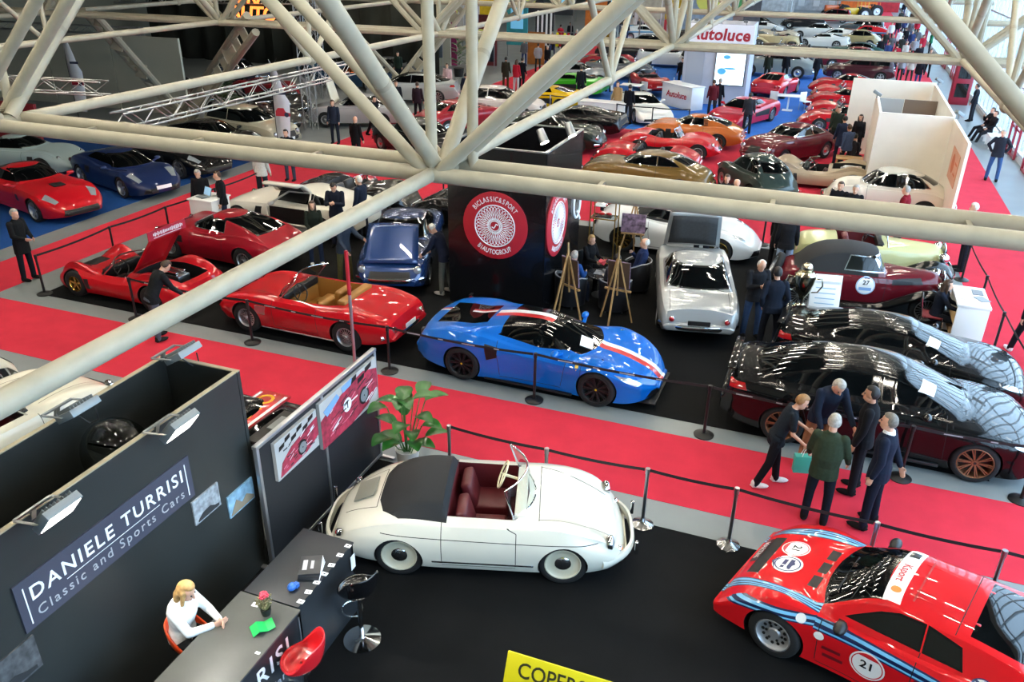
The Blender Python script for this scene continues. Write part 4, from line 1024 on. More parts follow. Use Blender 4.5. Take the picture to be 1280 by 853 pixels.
POSES = dict(
    stand=dict(aL=(4, 9, 14, 10), aR=(4, 9, 14, 10), lL=(1, 4, 2), lR=(-1, 4, 2)),
    pockets=dict(aL=(-14, 16, 48, 35), aR=(-14, 16, 48, 35), lL=(3, 5, 3), lR=(-3, 5, 3)),
    phone=dict(aL=(22, 8, 95, 35), aR=(22, 8, 95, 35), lL=(2, 4, 2), lR=(-2, 4, 2), hp=32),
    behind=dict(aL=(-22, 14, 45, 130), aR=(-22, 14, 45, 130), lL=(2, 5, 2), lR=(-2, 5, 2)),
    cross=dict(aL=(18, 12, 98, 80), aR=(18, 12, 98, 75), lL=(1, 4, 2), lR=(-2, 5, 2)),
    walk=dict(aL=(-16, 7, 18, 10), aR=(20, 7, 24, 10), lL=(20, 2, 6), lR=(-18, 2, 18), lean=4),
    walk2=dict(aR=(-16, 7, 18, 10), aL=(20, 7, 24, 10), lR=(20, 2, 6), lL=(-18, 2, 18), lean=4),
    bend=dict(aL=(24, 6, 22, 15), aR=(24, 6, 22, 15), lL=(3, 5, 3), lR=(-4, 5, 3), lean=28, hp=30),
    look=dict(aL=(6, 9, 20, 15), aR=(6, 9, 20, 15), lL=(4, 4, 3), lR=(-3, 4, 2), lean=8, hp=26),
    camera=dict(aL=(45, 14, 110, 40), aR=(45, 14, 110, 40), lL=(3, 5, 2), lR=(-3, 5, 2)),
    hips=dict(aL=(-18, 34, 70, 70), aR=(-18, 34, 70, 70), lL=(2, 7, 2), lR=(-2, 7, 2)),
    point=dict(aL=(4, 9, 14, 10), aR=(70, 8, 10, 0), lL=(2, 5, 2), lR=(-2, 5, 2)),
    sit=dict(aL=(25, 8, 70, 20), aR=(25, 8, 70, 20), lL=(84, 8, 84), lR=(84, 8, 84), lean=4),
    recline=dict(aL=(20, 14, 50, 30), aR=(30, 14, 118, 20), lL=(72, 10, 50), lR=(78, 4, 55), lean=-16))
_people = {}
def person_meshes(key, P, h, sex, wear, hair, lod, coat):
    k = (key, h, sex, wear, hair, lod, coat)
    if k in _people: return _people[k]
    s = h/1.75; X = V((1, 0, 0)); fem = sex == 'f'
    lean = radians(P.get('lean', 0)); LR = Matrix.Rotation(lean, 3, 'Y')
    hipw = .095; J = {}
    legs = {}
    for sd, sg in (('L', 1), ('R', -1)):
        f, o, kn = [radians(a) for a in P['l'+sd]]
        hip = V((0, sg*hipw, -.04)); d = V((sin(f)*cos(o), sg*sin(o), -cos(f)*cos(o)))
        kne = hip+d*.43; g = f-kn; d2 = V((sin(g), sg*sin(o)*.3, -cos(g))).normalized(); ank = kne+d2*.41; legs[sd] = [hip, kne, ank]
    low = min(l[2].z for l in legs.values()); z0 = .085-low
    if 'pz' in P: z0 = P['pz']/s
    Z = V((0, 0, z0))
    for sd in legs: legs[sd] = [p+Z for p in legs[sd]]
    up = LR @ V((0, 0, 1)); pel = Z.copy()
    waist = pel+up*.16; chest = pel+up*.36; shc = pel+up*.475; neck = pel+up*.53
    hp, hy = radians(P.get('hp', 4)), radians(P.get('hy', 0))
    hd = Matrix.Rotation(hy, 3, 'Z') @ Matrix.Rotation(hp+lean*.55, 3, 'Y')
    head = neck+LR @ V((.015, 0, .032))+hd @ V((.025, 0, .10))
    sw = .158 if fem else .176; ub = 1.0 if not fem else .9
    arms = {}
    for sd, sg in (('L', 1), ('R', -1)):
        f, o, e, ir = [radians(a) for a in P['a'+sd]]
        sh = shc+V((0, sg*sw, -.015)); d = V((sin(f)*cos(o), sg*sin(o), -cos(f)*cos(o)))
        el = sh+d*.285; tg = V((cos(ir), -sg*sin(ir), 0)); tp = (tg-d*tg.dot(d)).normalized()
        d2 = d*cos(e)+tp*sin(e); wr = el+d2*.25; arms[sd] = [sh, el, wr, d2, tg]
    n = 10 if lod < 2 else 7
    def T(inf, lo):
        b = MB(); pb = P.get('belly', 0.)
        secs = [(pel-up*.10, .085+inf, .14+inf, up), (pel, .11+inf, .162+inf*1.1, up), (waist, .098+inf+pb, .138*ub+inf+pb, up), (chest, .118+inf, .160*ub+inf, up),
                (shc-up*.03, .098+inf, .165*ub+inf, up), (shc+up*.03, .07+inf*.7, .105*ub+inf*.5, up), (neck, .05+inf*.4, .055+inf*.4, up)]
        if fem: secs[3] = (chest+V((.012, 0, -.02)), .125+inf, .150+inf, up)
        loft(b, secs[lo:], LR @ X, 16 if lod < 2 else 10); return b
    # body
    b = T(0, 0)
    cap(b, neck-up*.06, head-hd @ V((.02, 0, .05)), .056*ub, .052*ub, n)
    if lod < 2:
        b.ball(head+hd @ V((-.008, 0, .025)), (.095, .076, .098), 0, 14, 10, hd)
        b.ball(head+hd @ V((.022, 0, -.055)), (.068, .058, .07), 0, 12, 8, hd)
        cap(b, head+hd @ V((.085, 0, .01)), head+hd @ V((.106, 0, -.028)), .011, .016, 8)
        for sg in (1, -1): b.ball(head+hd @ V((-.01, sg*.076, -.01)), (.02, .010, .032), 0, 8, 6, hd)
        b.ball(head+hd @ V((.078, 0, -.075)), (.018, .026, .012), 0, 8, 6, hd)
    else: b.ball(head, (.092, .075, .118), 0, 10, 8, hd)
    for sd, sg in (('L', 1), ('R', -1)):
        sh, el, wr, d2, tg = arms[sd]
        cap(b, sh, el, .046*ub, .038*ub, n); cap(b, el, wr, .037*ub, .026*ub, n)
        side = V((0, sg, 0)); pn = (tg.cross(d2)).normalized() if tg.cross(d2).length > .2 else side; lat = d2.cross(V((0, sg, 0)))
        if lat.length < .2: lat = V((0, 0, 1)) if abs(d2.z) < .8 else X
        lat.normalize(); pal = lat.cross(d2).normalized()*(-sg); pal = pal if pal.dot(V((0, -sg, 0))) >= 0 else -pal
        if lod < 2:
            p0 = wr+d2*.02; p1 = wr+d2*.085
            for q in (-1.5, -.5, .5, 1.5): cap(b, p0+lat*(q*.012), p1+lat*(q*.018), .014, .0125, 7)
            for q, ln in ((-1.5, .058), (-.5, .072), (.5, .078), (1.5, .068)):
                a = p1+lat*(q*.0185); d3 = (d2+pal*.35).normalized(); m1 = a+d3*ln*.52; d4 = (d2+pal*1.0).normalized(); m2 = m1+d4*ln*.48
                cap(b, a, m1, .0095, .0088, 6); cap(b, m1, m2, .0088, .0075, 6)
            th = p0+lat*.02; t1 = th+(d2*.6+lat*.75+pal*.2).normalized()*.045; cap(b, th, t1, .013, .011, 7); cap(b, t1, t1+(d2+pal*.3).normalized()*.03, .011, .009, 6)
        else:
            b.ball(wr+d2*.08, (.035, .035, .06) if abs(d2.z) > .6 else (.06, .04, .03), 0, 7, 5)
        hip, kn, an = legs[sd]
        cap(b, hip, kn, .078, .052, n); cap(b, kn, an, .052, .036, n)
        cap(b, an-V((.02, 0, .03)), an+V((.12, 0, -.045)), .035, .026, n)
    vox = {0: .0085, 1: .013, 2: .035}[lod]
    sc = lambda mb: setattr(mb, 'v', [tuple(V(p)*s) for p in mb.v]) or mb
    out = {}
    out['body'] = remesh(sc(b), 'person', SKIN, vox*s, 2 if lod < 2 else 3)
    # jacket / top
    inf = .020 if wear != 'tee' else .012
    j = T(inf, 0); j2 = MB()
    lo = -.10 - coat
    if coat > .02:
        loft(j, [(pel-V((0, 0, .08+coat)), .125+inf, .178+inf, V((0, 0, 1))), (pel, .118+inf, .172+inf, up)], X, 16 if lod < 2 else 10)
    if wear != 'tee': loft(j, [(neck-up*.06, .085, .10, up), (neck-up*.005, .068, .072, up), (neck+up*.02, .064, .066, up)], LR @ X, 12)
    for sd in ('L', 'R'):
        sh, el, wr, d2, tg = arms[sd]
        if wear == 'tee': cap(j, sh, sh+(el-sh)*.72, .066*ub, .060*ub, n)
        else:
            cap(j, sh, el, .068*ub, .056*ub, n); cap(j, el, wr-d2*.015, .056*ub, .042*ub, n)
    out['jacket' if wear != 'tee' else 'shirt'] = remesh(sc(j), 'jacket', BLACKP, max(.013, vox)*s if lod < 2 else .035*s, 3)
    cm = MB(); loft(cm, [(neck-up*.075, .098, .115, up), (neck-up*.005, .074, .078, up), (neck+up*.026, .069, .071, up), (neck+up*.027, .05, .05, up)], LR @ X, 14); out['collar'] = sc(cm).mesh('shirt_collar', [BLACKP], 60)
    t = MB()
    loft(t, [(pel-up*.13, .105, .155, up), (pel, .122, .174, up), (pel+up*.07, .115, .16, up)], LR @ X, 16 if lod < 2 else 10)
    for sd in ('L', 'R'):
        hip, kn, an = legs[sd]; cap(t, hip, kn, .094, .068, n); cap(t, kn, an+V((0, 0, -.02)), .068, .058, n)
    out['trousers'] = remesh(sc(t), 'trousers', BLACKP, max(.013, vox)*s if lod < 2 else .035*s, 3)
    for i, sd in enumerate(('L', 'R')):
        an = legs[sd][2]; sh = MB(); sh.ball((an+V((.065, 0, -.045)))*s, (.145*s, .05*s, .046*s), 0, 12, 8); cap(sh, (an-V((.02, 0, .0)))*s, (an-V((.015, 0, .04)))*s, .05*s, .052*s, 8)
        zmin = (an.z-.085)*s
        sh.v = [(p[0], p[1], max(p[2], zmin+.002)) for p in sh.v]
        out['shoe%d' % i] = sh.mesh('shoe', [BLACKP], 60)
    if hair != 'bald':
        hm = MB(); N, K = (18, 12) if lod < 2 else (9, 6); rows = []
        for i in range(K+1):
            a = -pi/2+pi*i/K; row = []
            for q in range(N):
                bq = 2*pi*q/N; dr = V((cos(a)*cos(bq), cos(a)*sin(bq), sin(a)))
                on = dr.z > .55-.45*max(0, -dr.x) if dr.x > .15 else dr.z > -.35-.35*max(0, -dr.x)
                if hair == 'thin': on = (dr.x < .1 and -.45 < dr.z < .75)
                k_ = 1.12 if on else .86
                row.append((head+hd @ V((-.006+dr.x*.098*k_, dr.y*.082*k_, .022+dr.z*.104*k_)))*s)
            rows.append(row)
        hm.grid(rows, 0, closed=True)
        if hair in ('long', 'bob', 'tail'):
            L = {'long': .34, 'bob': .17, 'tail': .26}[hair]
            wd = .085 if hair != 'tail' else .03
            secs = [((head+hd @ V((-.045, 0, .05)))*s, .06*s, wd*s, V((0, 0, -1))), ((head+hd @ V((-.065, 0, -.04)))*s, .055*s, (wd+.01)*s, V((0, 0, -1))),
                    ((head+hd @ V((-.075, 0, -.06))-V((0, 0, L*.4)))*s, .05*s, (wd+.005)*s, V((0, 0, -1))), ((head+hd @ V((-.07, 0, -.06))-V((0, 0, L*.8)))*s, .03*s, wd*.7*s, V((0, 0, -1)))]
            loft(hm, secs, X, 12)
            if hair in ('long', 'bob'):
                for sg in (1, -1): cap(hm, (head+hd @ V((.0, sg*.075, .03)))*s, (head+hd @ V((.01, sg*.082, -.05))-V((0, 0, L*.45)))*s, .03*s, .022*s, 8)
        out['hair'] = remesh(hm, 'hair', BLACKP, .012, 3) if hair in ('long', 'bob', 'tail') and lod < 2 else hm.mesh('hair', [BLACKP], 60)
    if lod == 0:
        e = MB()
        for sg in (1, -1): e.ball((head+hd @ V((.082, sg*.032, .012)))*s, .0105*s, 0, 8, 6)
        out['eyes'] = e.mesh('eyes', [BLACKP], 60)
        e = MB(); cap(e, (head+hd @ V((.088, .018, -.062)))*s, (head+hd @ V((.088, -.018, -.062)))*s, .005*s, .005*s, 6); out['mouth'] = e.mesh('mouth', [mat('lips', '8c4a44', .5)], 60)
    J = {sd: arms[sd][2]*s+arms[sd][3]*.09*s for sd in arms}
    _people[k] = (out, J, head*s)
    return _people[k]
HAIRC = dict(grey='9a958c', white='cfcac0', brown='3d2a1c', dark='17120f', blond='a88450', black='0c0b0b', ginger='6e3c1e')
SKINS = [mat('skin', 'c99a80', .55), mat('skin', 'b98467', .55), mat('skin', 'd8ab92', .55)]
def person(pose, loc, yaw, label, top='1a1d24', legs='14161a', hair='short', hc='dark', shoes='151515', h=1.75, sex='m', wear='jacket', lod=1, coat=.06, skin=0, group=None, collar=None, **kw):
    P = dict(POSES[pose]); P.update(kw); key = pose+repr(sorted(kw.items()))
    out, J, head = person_meshes(key, P, h, sex, wear, hair, lod, coat)
    cols = dict(collar=collar, jacket=top, shirt=top, trousers=legs, shoe0=shoes, shoe1=shoes, hair=HAIRC.get(hc, hc))
    b = bpy.data.objects.new('person', out['body']); COL.objects.link(b)
    b.location = loc; b.rotation_euler = (0, 0, yaw); tag(b, label, 'person', group)
    b.material_slots[0].link = 'OBJECT'; b.material_slots[0].material = SKINS[skin % 3]
    for k, me in out.items():
        if k == 'body' or (k == 'collar' and not collar): continue
        o = bpy.data.objects.new('shirt_collar' if k == 'collar' else k.rstrip('01'), me); COL.objects.link(o); o.parent = b
        if k in cols:
            o.material_slots[0].link = 'OBJECT'
            o.material_slots[0].material = cloth(cols[k]) if k != 'hair' else mat('hair', cols[k], .6, noise=.3, nscale=30)
    R = Matrix.Rotation(yaw, 3, 'Z')
    HANDS[b.name] = {sd: R @ J[sd]+V(loc) for sd in J}
    return b
HANDS = {}
# ------------------------------------------------------------------ near stand: partition walls, sign, lamps, counters
BLKLAM = mat('black_laminate', '272a29', .42, 0, 0, .5, noise=.12, nscale=1.2)
EDGEW = mat('chipboard_edge', 'a59a80', .7)
SLATE = mat('slate_sign', '3c3e4c', .5)
LETW = mat('white_lettering', 'e6e8ea', .5)
LETG = mat('grey_lettering', 'a4a6aa', .5)
def wpanel(name, label, axis, c, a0, a1, z1, m, th=.05, cat='partition wall', edge=True, group=None):
    """upright board; axis 'x' = lies in plane X=c and runs along Y, axis 'y' = plane Y=c running along X"""
    mb = MB()
    if axis == 'x': mb.box((c, (a0+a1)/2, z1/2), (th, a1-a0, z1))
    else: mb.box(((a0+a1)/2, c, z1/2), (a1-a0, th, z1))
    o = tag(mb.obj(name, m, smooth=0), label, cat, group)
    if edge:
        e = MB()
        if axis == 'x': e.box((c, (a0+a1)/2, z1+.006), (th+.004, a1-a0, .014))
        else: e.box(((a0+a1)/2, c, z1+.006), (a1-a0, th+.004, .014))
        e.obj('top_edge', EDGEW, o, smooth=0)
    return o
wpanel('partition_wall', 'black partition wall carrying the slate name sign', 'x', -5.93, 1.4, 6.67, 2.87, BLKLAM)
wpanel('partition_wall', 'black rear wall of the storage booth, far side, two dim lamps on it', 'x', -6.98, 1.4, 6.67, 2.87, BLKLAM)
wpanel('partition_wall', 'short black end wall closing the storage booth by the red aisle', 'y', 6.70, -7.0, -5.9, 2.87, BLKLAM)
# acrylic dome lying in the booth
mb = MB(); mb.lathe([(.38, 0), (.37, .12), (.30, .25), (.16, .33), (0, .35)], 0, 24, R=Matrix.Rotation(radians(60), 3, 'Y'), at=(-6.55, 5.35, 2.42)); mb.tube([(-6.9, 5.35, 2.45), (-6.0, 5.35, 2.55)], .012, 0, 6)
tag(mb.obj('hanging_acrylic_dome', clear_glass('acrylic', 'c8ccc4')), 'clear acrylic dome propped inside the black storage booth', 'dome')
# name sign on the wall
def on_x(X, y, z): return frame((X, y, z), (0, 1, 0), (1, 0, 0))
t = thing('name_sign', 'long slate name sign with white lettering on the black partition wall', 'sign', (-5.895, 4.6, 1.8))
mb = MB(); mb.box((0, 0, .27), (.02, 2.2, .53)); mb.obj('board', SLATE, t, smooth=0)
mb = MB(); mb.text('DANIELE TURRISI', .215, 0, on_x(.013, 0, .345), .004, .010, 'CENTER', 1.2, 1.0); mb.obj('lettering', LETW, t, smooth=0)
mb = MB(); mb.text('Classic and Sports Cars', .150, 0, on_x(.013, 0, .13), .004, 0, 'CENTER', 1.28); mb.obj('lettering', LETG, t, smooth=0)
mb = MB(); mb.box((.012, -1.02, .26), (.004, .012, .40)); mb.box((.012, 1.02, .26), (.004, .012, .40)); mb.box((.012, 0, .225), (.003, 1.2, .006)); mb.obj('rule', LETW, t, smooth=0)
# pictures on the wall: generic photographs
PHA = mat('photo_grey', '8e9498', .5, noise=.5, nscale=14); PHB = mat('photo_sky', '7fa3b8', .5, noise=.4, nscale=9); PHD = mat('photo_dark', '4a4c4e', .5, noise=.55, nscale=12)
def photo(label, X, y0, y1, z0, z1, m, extra):
    t = thing('photograph', label, 'picture', (X, (y0+y1)/2, z0)); w, h = y1-y0, z1-z0
    mb = MB(); mb.box((0, 0, h/2), (.02, w, h)); mb.obj('print', m, t, smooth=0)
    mb = MB()
    if extra == 'car':
        mb.prism([(-.4*w, .12*h), (-.2*w, .30*h), (.1*w, .34*h), (.28*w, .2*h), (.42*w, .16*h), (.42*w, .06*h), (-.4*w, .06*h)], .004, 0, (.011, 0, 0), R=Matrix(((0, 0, 1), (1, 0, 0), (0, 1, 0))))
        mb.obj('car_shape', mat('print_ink', '2a2c2e', .5), t, smooth=0)
    else:
        mb.prism([(-.46*w, .1*h), (-.2*w, .62*h), (0, .30*h), (.2*w, .5*h), (.46*w, .2*h), (.46*w, .06*h), (-.46*w, .06*h)], .004, 0, (.011, 0, 0), R=Matrix(((0, 0, 1), (1, 0, 0), (0, 1, 0))))
        mb.obj('land_shape', mat('print_sand', '8a7c66', .5), t, smooth=0)
photo('grey photograph of cars just right of the slate sign', -5.895, 5.63, 6.06, 1.42, 1.74, PHA, 'car')
photo('blue sky photograph at the right end of the black wall', -5.895, 6.17, 6.64, 1.12, 1.43, PHB, 'land')
photo('dark grey photograph low on the wall, left of the seated woman', -5.895, 2.9, 3.55, 1.38, 1.75, PHD, 'car')
# clamp floodlights
LGREY = mat('floodlight_grey', '7f8688', .4, .3)
LEDE = mat('led_panel', 'fff6e6', .5, emit=22)
def flood(label, x, y, z, on, yaw, tilt):
    t = thing('floodlight', label, 'lamp', (x, y, z), yaw)
    R = Matrix.Rotation(tilt, 3, 'Y')
    mb = MB(); mb.box(R @ V((.0, 0, .0)), (.08, .36, .28), R=R)
    for k in range(8): mb.box(R @ V((-.055, -.14+.04*k, 0)), (.04, .008, .24), R=R)
    mb.obj('housing', LGREY, t, bev=.008)
    mb = MB(); mb.box(R @ V((.038, 0, 0)), (.008, .32, .24), R=R); mb.obj('lens', LEDE if on else mat('led_panel_off', 'd8dcdc', .1), t, smooth=0)
    mb = MB(); mb.bar((-.01, .19, 0), (-.30, .19, -.04), .03, .008); mb.bar((-.01, -.19, 0), (-.30, -.19, -.04), .03, .008); mb.bar((-.30, -.19, -.04), (-.30, .19, -.04), .03, .02); mb.bar((-.30, 0, -.04), (-.34, 0, -.16), .05, .03); mb.obj('bracket', STEEL if on else LGREY, t)
    if not on:
        mb = MB(); mb.tube([(-.03, 0, -.08), (.06, .05, -.18), (.10, .12, -.16), (.05, .16, -.06)], .008, 0, 6); mb.obj('cable', BLACKP, t)
    if on:
        l = bpy.data.lights.new('floodlight_beam', 'SPOT'); l.energy = 260; l.spot_size = 2.7; l.spot_blend = .6; l.shadow_soft_size = .1; l.color = (1, .96, .88)
        o = bpy.data.objects.new('floodlight_beam', l); COL.objects.link(o); o.location = V((x, y, z))+Matrix.Rotation(yaw, 3, 'Z') @ (R @ V((.06, 0, 0)))
        d = Matrix.Rotation(yaw, 3, 'Z') @ (R @ V((1, 0, 0))); o.rotation_euler = d.to_track_quat('-Z', 'Y').to_euler()
flood('lit grey floodlight clamped above the left end of the slate sign', -5.58, 3.88, 2.97, True, 0, radians(40))
flood('lit grey floodlight clamped above the right end of the slate sign', -5.58, 5.38, 2.97, True, 0, radians(40))
flood('unlit floodlight on the rear booth wall beside the white cabriolet', -6.66, 5.15, 3.05, False, 0, radians(60))
flood('unlit floodlight at the far corner of the storage booth', -6.60, 6.62, 3.02, False, 0, radians(60))
# framed double screen with two paintings
t = thing('display_screen', 'black two-panel display screen in an aluminium frame, two paintings on it', 'screen', (-5.73, 7.98, 0))
for y0, y1 in ((-1.36, .0), (.04, 1.44)):
    mb = MB(); mb.box((0, (y0+y1)/2, 1.0), (.03, y1-y0, 1.84)); mb.obj('panel', mat('black_board', '14171b', .55), t, smooth=0)
mb = MB()
for y in (-1.38, .02, 1.46): mb.box((0, y, .96), (.06, .05, 1.92))
mb.box((0, .04, 1.92), (.07, 2.9, .05)); mb.box((0, .04, .06), (.06, 2.9, .05)); mb.box((0, -1.38, .03), (.5, .06, .03)); mb.box((0, 1.46, .03), (.5, .06, .03)); mb.obj('frame', ALU, t, bev=.006)
def painting(label, y0, y1, z0, z1, part):
    t = thing('painting', label, 'picture', (-5.69, (y0+y1)/2, z0)); w, h = y1-y0, z1-z0
    Q = Matrix(((0, 0, 1), (1, 0, 0), (0, 1, 0)))
    mb = MB(); mb.box((.0, 0, h/2), (.05, w, h)); mb.obj('canvas', mat('canvas_white', 'a8a6a2', .7), t, smooth=0)
    P = lambda pts: [(a*w-w/2, b*h) for a, b in pts]
    mb = MB()
    if part == 'front':
        mb.prism(P([(.0, .0), (.0, .62), (.18, .75), (.5, .88), (.75, .93), (1, .75), (1, .30), (.8, .1), (.5, 0)]), .003, 0, (.026, 0, 0), Q); mb.obj('red_paint', mat('poster_red', '96243a', .6, noise=.45, nscale=12), t, smooth=0)
        mb = MB(); mb.prism(P([(.05, .78), (.28, .92), (.32, .80), (.10, .62)]), .003, 0, (.030, 0, 0), Q); mb.prism(P([(.36, .96), (.55, .99), (.52, .86), (.38, .83)]), .003, 0, (.030, 0, 0), Q); mb.obj('blue_paint', mat('poster_blue', '6f96c0', .6), t, smooth=0)
        mb = MB(); mb.lathe([(0, 0), (.15*h, 0)], 0, 16, 'x', at=(.031, -.06*w, .50*h)); mb.obj('white_paint', LETW, t, smooth=0)
        mb = MB(); mb.text('1', .22*h, 0, on_x(.034, -.06*w, .50*h), .002, .02); mb.obj('number', BLACKP, t, smooth=0)
        wc = (.24*w, .38*h)
    else:
        mb.prism(P([(.05, .05), (.12, .38), (.35, .60), (.7, .72), (1, .80), (1, .30), (.7, .12)]), .003, 0, (.026, 0, 0), Q); mb.obj('red_paint', mat('poster_red', '96243a', .6, noise=.45, nscale=12), t, smooth=0)
        wc = (.1*w, .34*h)
    mb = MB(); mb.lathe([(0, 0), (.19*h, 0)], 0, 18, 'x', at=(.031, wc[0], wc[1])); mb.obj('tyre_paint', BLACKP, t, smooth=0)
    mb = MB(); mb.lathe([(0.02*h, 0), (.14*h, 0)], 0, 18, 'x', at=(.033, wc[0], wc[1])); mb.obj('rim_paint', LGREY, t, smooth=0)
    mb = MB()
    for i in range(6):
        for k in range(2):
            if (i+k) % 2: continue
            a, b = .08+i*.14, .80+k*.11-(0 if part == 'front' else .02)
            if part == 'front' and i < 3: continue
            mb.prism(P([(a, b-.06), (a+.12, b-.02), (a+.13, b+.08), (a+.01, b+.05)]), .003, 0, (.028, 0, 0), Q)
    if mb.v: mb.obj('checker_paint', BLACKP, t, smooth=0)
    rp = random.Random(4 if part == 'front' else 8)
    for nm, col, n_ in (('ink_lines', '16161a', 16), ('pink_lines', 'd87a8c', 12), ('white_lines', 'd8d4d4', 9)):
        mb = MB()
        for k in range(n_):
            a, b = rp.uniform(.12, .85), rp.uniform(.12, .68); da = rp.uniform(.03, .16); db = da*rp.uniform(-.2, .9); q = rp.uniform(.010, .03)
            mb.prism(P([(a, b), (a+da, b+db), (a+da, b+db+q), (a, b+q)]), .002, 0, (.0295, 0, 0), Q)
        mb.obj(nm, mat('poster_'+nm, col, .6), t, smooth=0)
painting('left painting of a red racing car wheel and checkered flag', 6.86, 7.78, 1.26, 1.82, 'wheel')
painting('right painting of a red racing car with number 1 and blue windows', 7.86, 9.38, 1.12, 1.84, 'front')
# counters
CTOP = mat('grey_counter_top', '4b4c48', .45, noise=.12, nscale=3)
def counter(label, x0, x1, y0, y1, z, top, front):
    t = thing('counter', label, 'counter', ((x0+x1)/2, (y0+y1)/2, 0)); w, d = x1-x0, y1-y0
    mb = MB(); mb.box((w/2-.02, 0, z/2), (.04, d, z)); mb.box((0, d/2-.02, z/2), (w, .04, z)); mb.box((0, -d/2+.02, z/2), (w, .04, z)); mb.box((-.05, 0, .45), (w-.1, d-.06, .03)); mb.obj('carcass', front, t, smooth=0)
    mb = MB(); mb.box((0, 0, z+.0125), (w+.03, d+.004, .025)); mb.obj('top', top, t, bev=.003)
    return t
DARKC = mat('charcoal_counter', '1d2125', .5)
counter('black counter with white cards, stacked books and a blue box on it', -5.02, -4.36, 5.29, 6.42, 1.025, DARKC, DARKC)
ct = counter('long grey-topped counter with large white capitals on its front', -5.05, -4.32, 2.6, 5.27, 1.025, CTOP, DARKC)
mb = MB(); mb.text('TURRISI', .30, 0, on_x(.369, .50, .78), .004, .012, 'CENTER', 1.2); mb.obj('lettering', LETW, ct, smooth=0)
mb = MB(); mb.text('Sports Cars', .15, 0, on_x(.369, .62, .48), .004, 0, 'CENTER', 1.2); mb.obj('lettering', LETG, ct, smooth=0)
mb = MB(); mb.box((.368, 1.30, .62), (.012, .02, .7)); mb.obj('edge_strip', ALU, ct, smooth=0)
for i, (px, py) in enumerate(((435, 682.5), (425, 694), (414.5, 706.5), (405.5, 717.5), (396, 728), (385.5, 740), (376, 752), (319.5, 756))):
    p = G(px, py, 1.055); p.x = min(p.x, -4.36)
    mb = MB(); mb.box((0, 0, .001), (.075, .055, .002)); 
    o = mb.obj('business_card', PAPER, smooth=0); o.location = (p.x, p.y, 1.051); o.rotation_euler = (0, 0, .1*(i % 3))
    d = MB(); d.box((0, 0, .0025), (.02, .016, .001)); d.obj('logo', BLACKP, o, smooth=0)
    tag(o, 'white business card lying alone beside the dried flowers' if i == 7 else 'white business card in the row along the black counter edge', 'card', None if i == 7 else 'cards along the counter edge')
mb = MB(); mb.box((.353, .50, .80), (.004, .09, .2))
o = tag(MB.obj(mb, 'notice', PAPER, smooth=0), 'white notice sheet stuck on the black counter end', 'paper'); o.location = (-4.69, 5.86, 0)
p = G(389, 712, 1.08)
for k in range(4):
    mb = MB(); mb.box((0, 0, .012), (.24, .30, .023)); o = mb.obj('book', mat('dark_book', '303234', .35), bev=.004); o.location = (p.x, p.y, 1.051+k*.0242); o.rotation_euler = (0, 0, .35+.04*k)
    pg = MB(); pg.box((.004, 0, .0115), (.236, .292, .017)); pg.obj('pages', PAPER, o, smooth=0)
    if k == 3:
        tt = MB(); tt.box((.02, 0, .0242), (.035, .13, .001)); tt.box((-.06, 0, .0242), (.05, .16, .001)); tt.obj('cover_print', LETG, o, smooth=0)
    tag(o, ['dark book at the bottom of the stack on the black counter', 'second dark book from the bottom of the counter stack', 'dark book just under the top one of the stack', 'top dark book of the stack, pale print on its cover'][k], 'book')
p = G(365, 735, 1.08); mb = MB(); mb.ball((0, 0, .045), (.05, .06, .045), 0, 8, 5); mb.box((.02, .05, .03), (.05, .05, .05)); o = tag(mb.obj('blue_pouch', mat('blue_plastic', '2f62b0', .35), smooth=20), 'small crumpled blue pouch on the black counter', 'pouch'); o.location = (p.x, p.y, 1.05)
# green folded card
p = G(328, 786, 1.06); mb = MB(); mb.grid([[V((-.11, -.07, .0)), V((-.11, .09, .0))], [V((-.04, -.08, .05)), V((-.04, .08, .05))], [V((.04, -.07, .01)), V((.04, .08, .012))], [V((.12, -.08, .035)), V((.12, .07, .04))]]); o = tag(mb.obj('folded_card', mat('bright_green_paper', '0aa850', .6), smooth=0), 'bright green folded card on the grey counter', 'card'); o.location = (p.x, p.y, 1.052); o.rotation_euler = (0, 0, .9)
sm = o.modifiers.new('s', 'SOLIDIFY'); sm.thickness = .003
p = G(322, 816, 1.06); mb = MB(); mb.box((0, 0, .002), (.05, .03, .003)); o = tag(mb.obj('paper_scrap', PAPER, smooth=0), 'tiny white paper scrap on the grey counter', 'paper'); o.location = (p.x, p.y, 1.051)
# dried flower pot
p = G(333, 768, 1.05); t = thing('flower_pot', 'pot of dried herbs with a pink bloom on the counter', 'plant', (p.x, p.y, 1.0505))
mb = MB(); mb.lathe([(0, 0), (.045, 0), (.06, .09), (.056, .09), (.05, .075), (0, .075)], 0, 18); mb.obj('pot', mat('dark_pot', '23261f', .6), t)
rr = random.Random(3); mb = MB()
for k in range(90):
    a = rr.random()*6.28; r = .09*rr.random()**.6; h = .16+.07*rr.random(); mb.tube([(.02*cos(a), .02*sin(a), .07), (r*.7*cos(a), r*.7*sin(a), h*.7), (r*cos(a), r*sin(a), h)], .002, 0, 4); mb.ball((r*cos(a), r*sin(a), h), .008, 0, 5, 4)
mb.obj('dried_herbs', mat('dry_herb', '8a835c', .8), t)
mb = MB()
for k in range(40):
    a = rr.random()*6.28; b_ = rr.random()*1.4; mb.ball((.045*cos(a)*cos(b_)+.0, .045*sin(a)*cos(b_), .25+.035*sin(b_)), .014, 0, 6, 4)
mb.obj('bloom', mat('pink_petal', 'c8394f', .6), t)
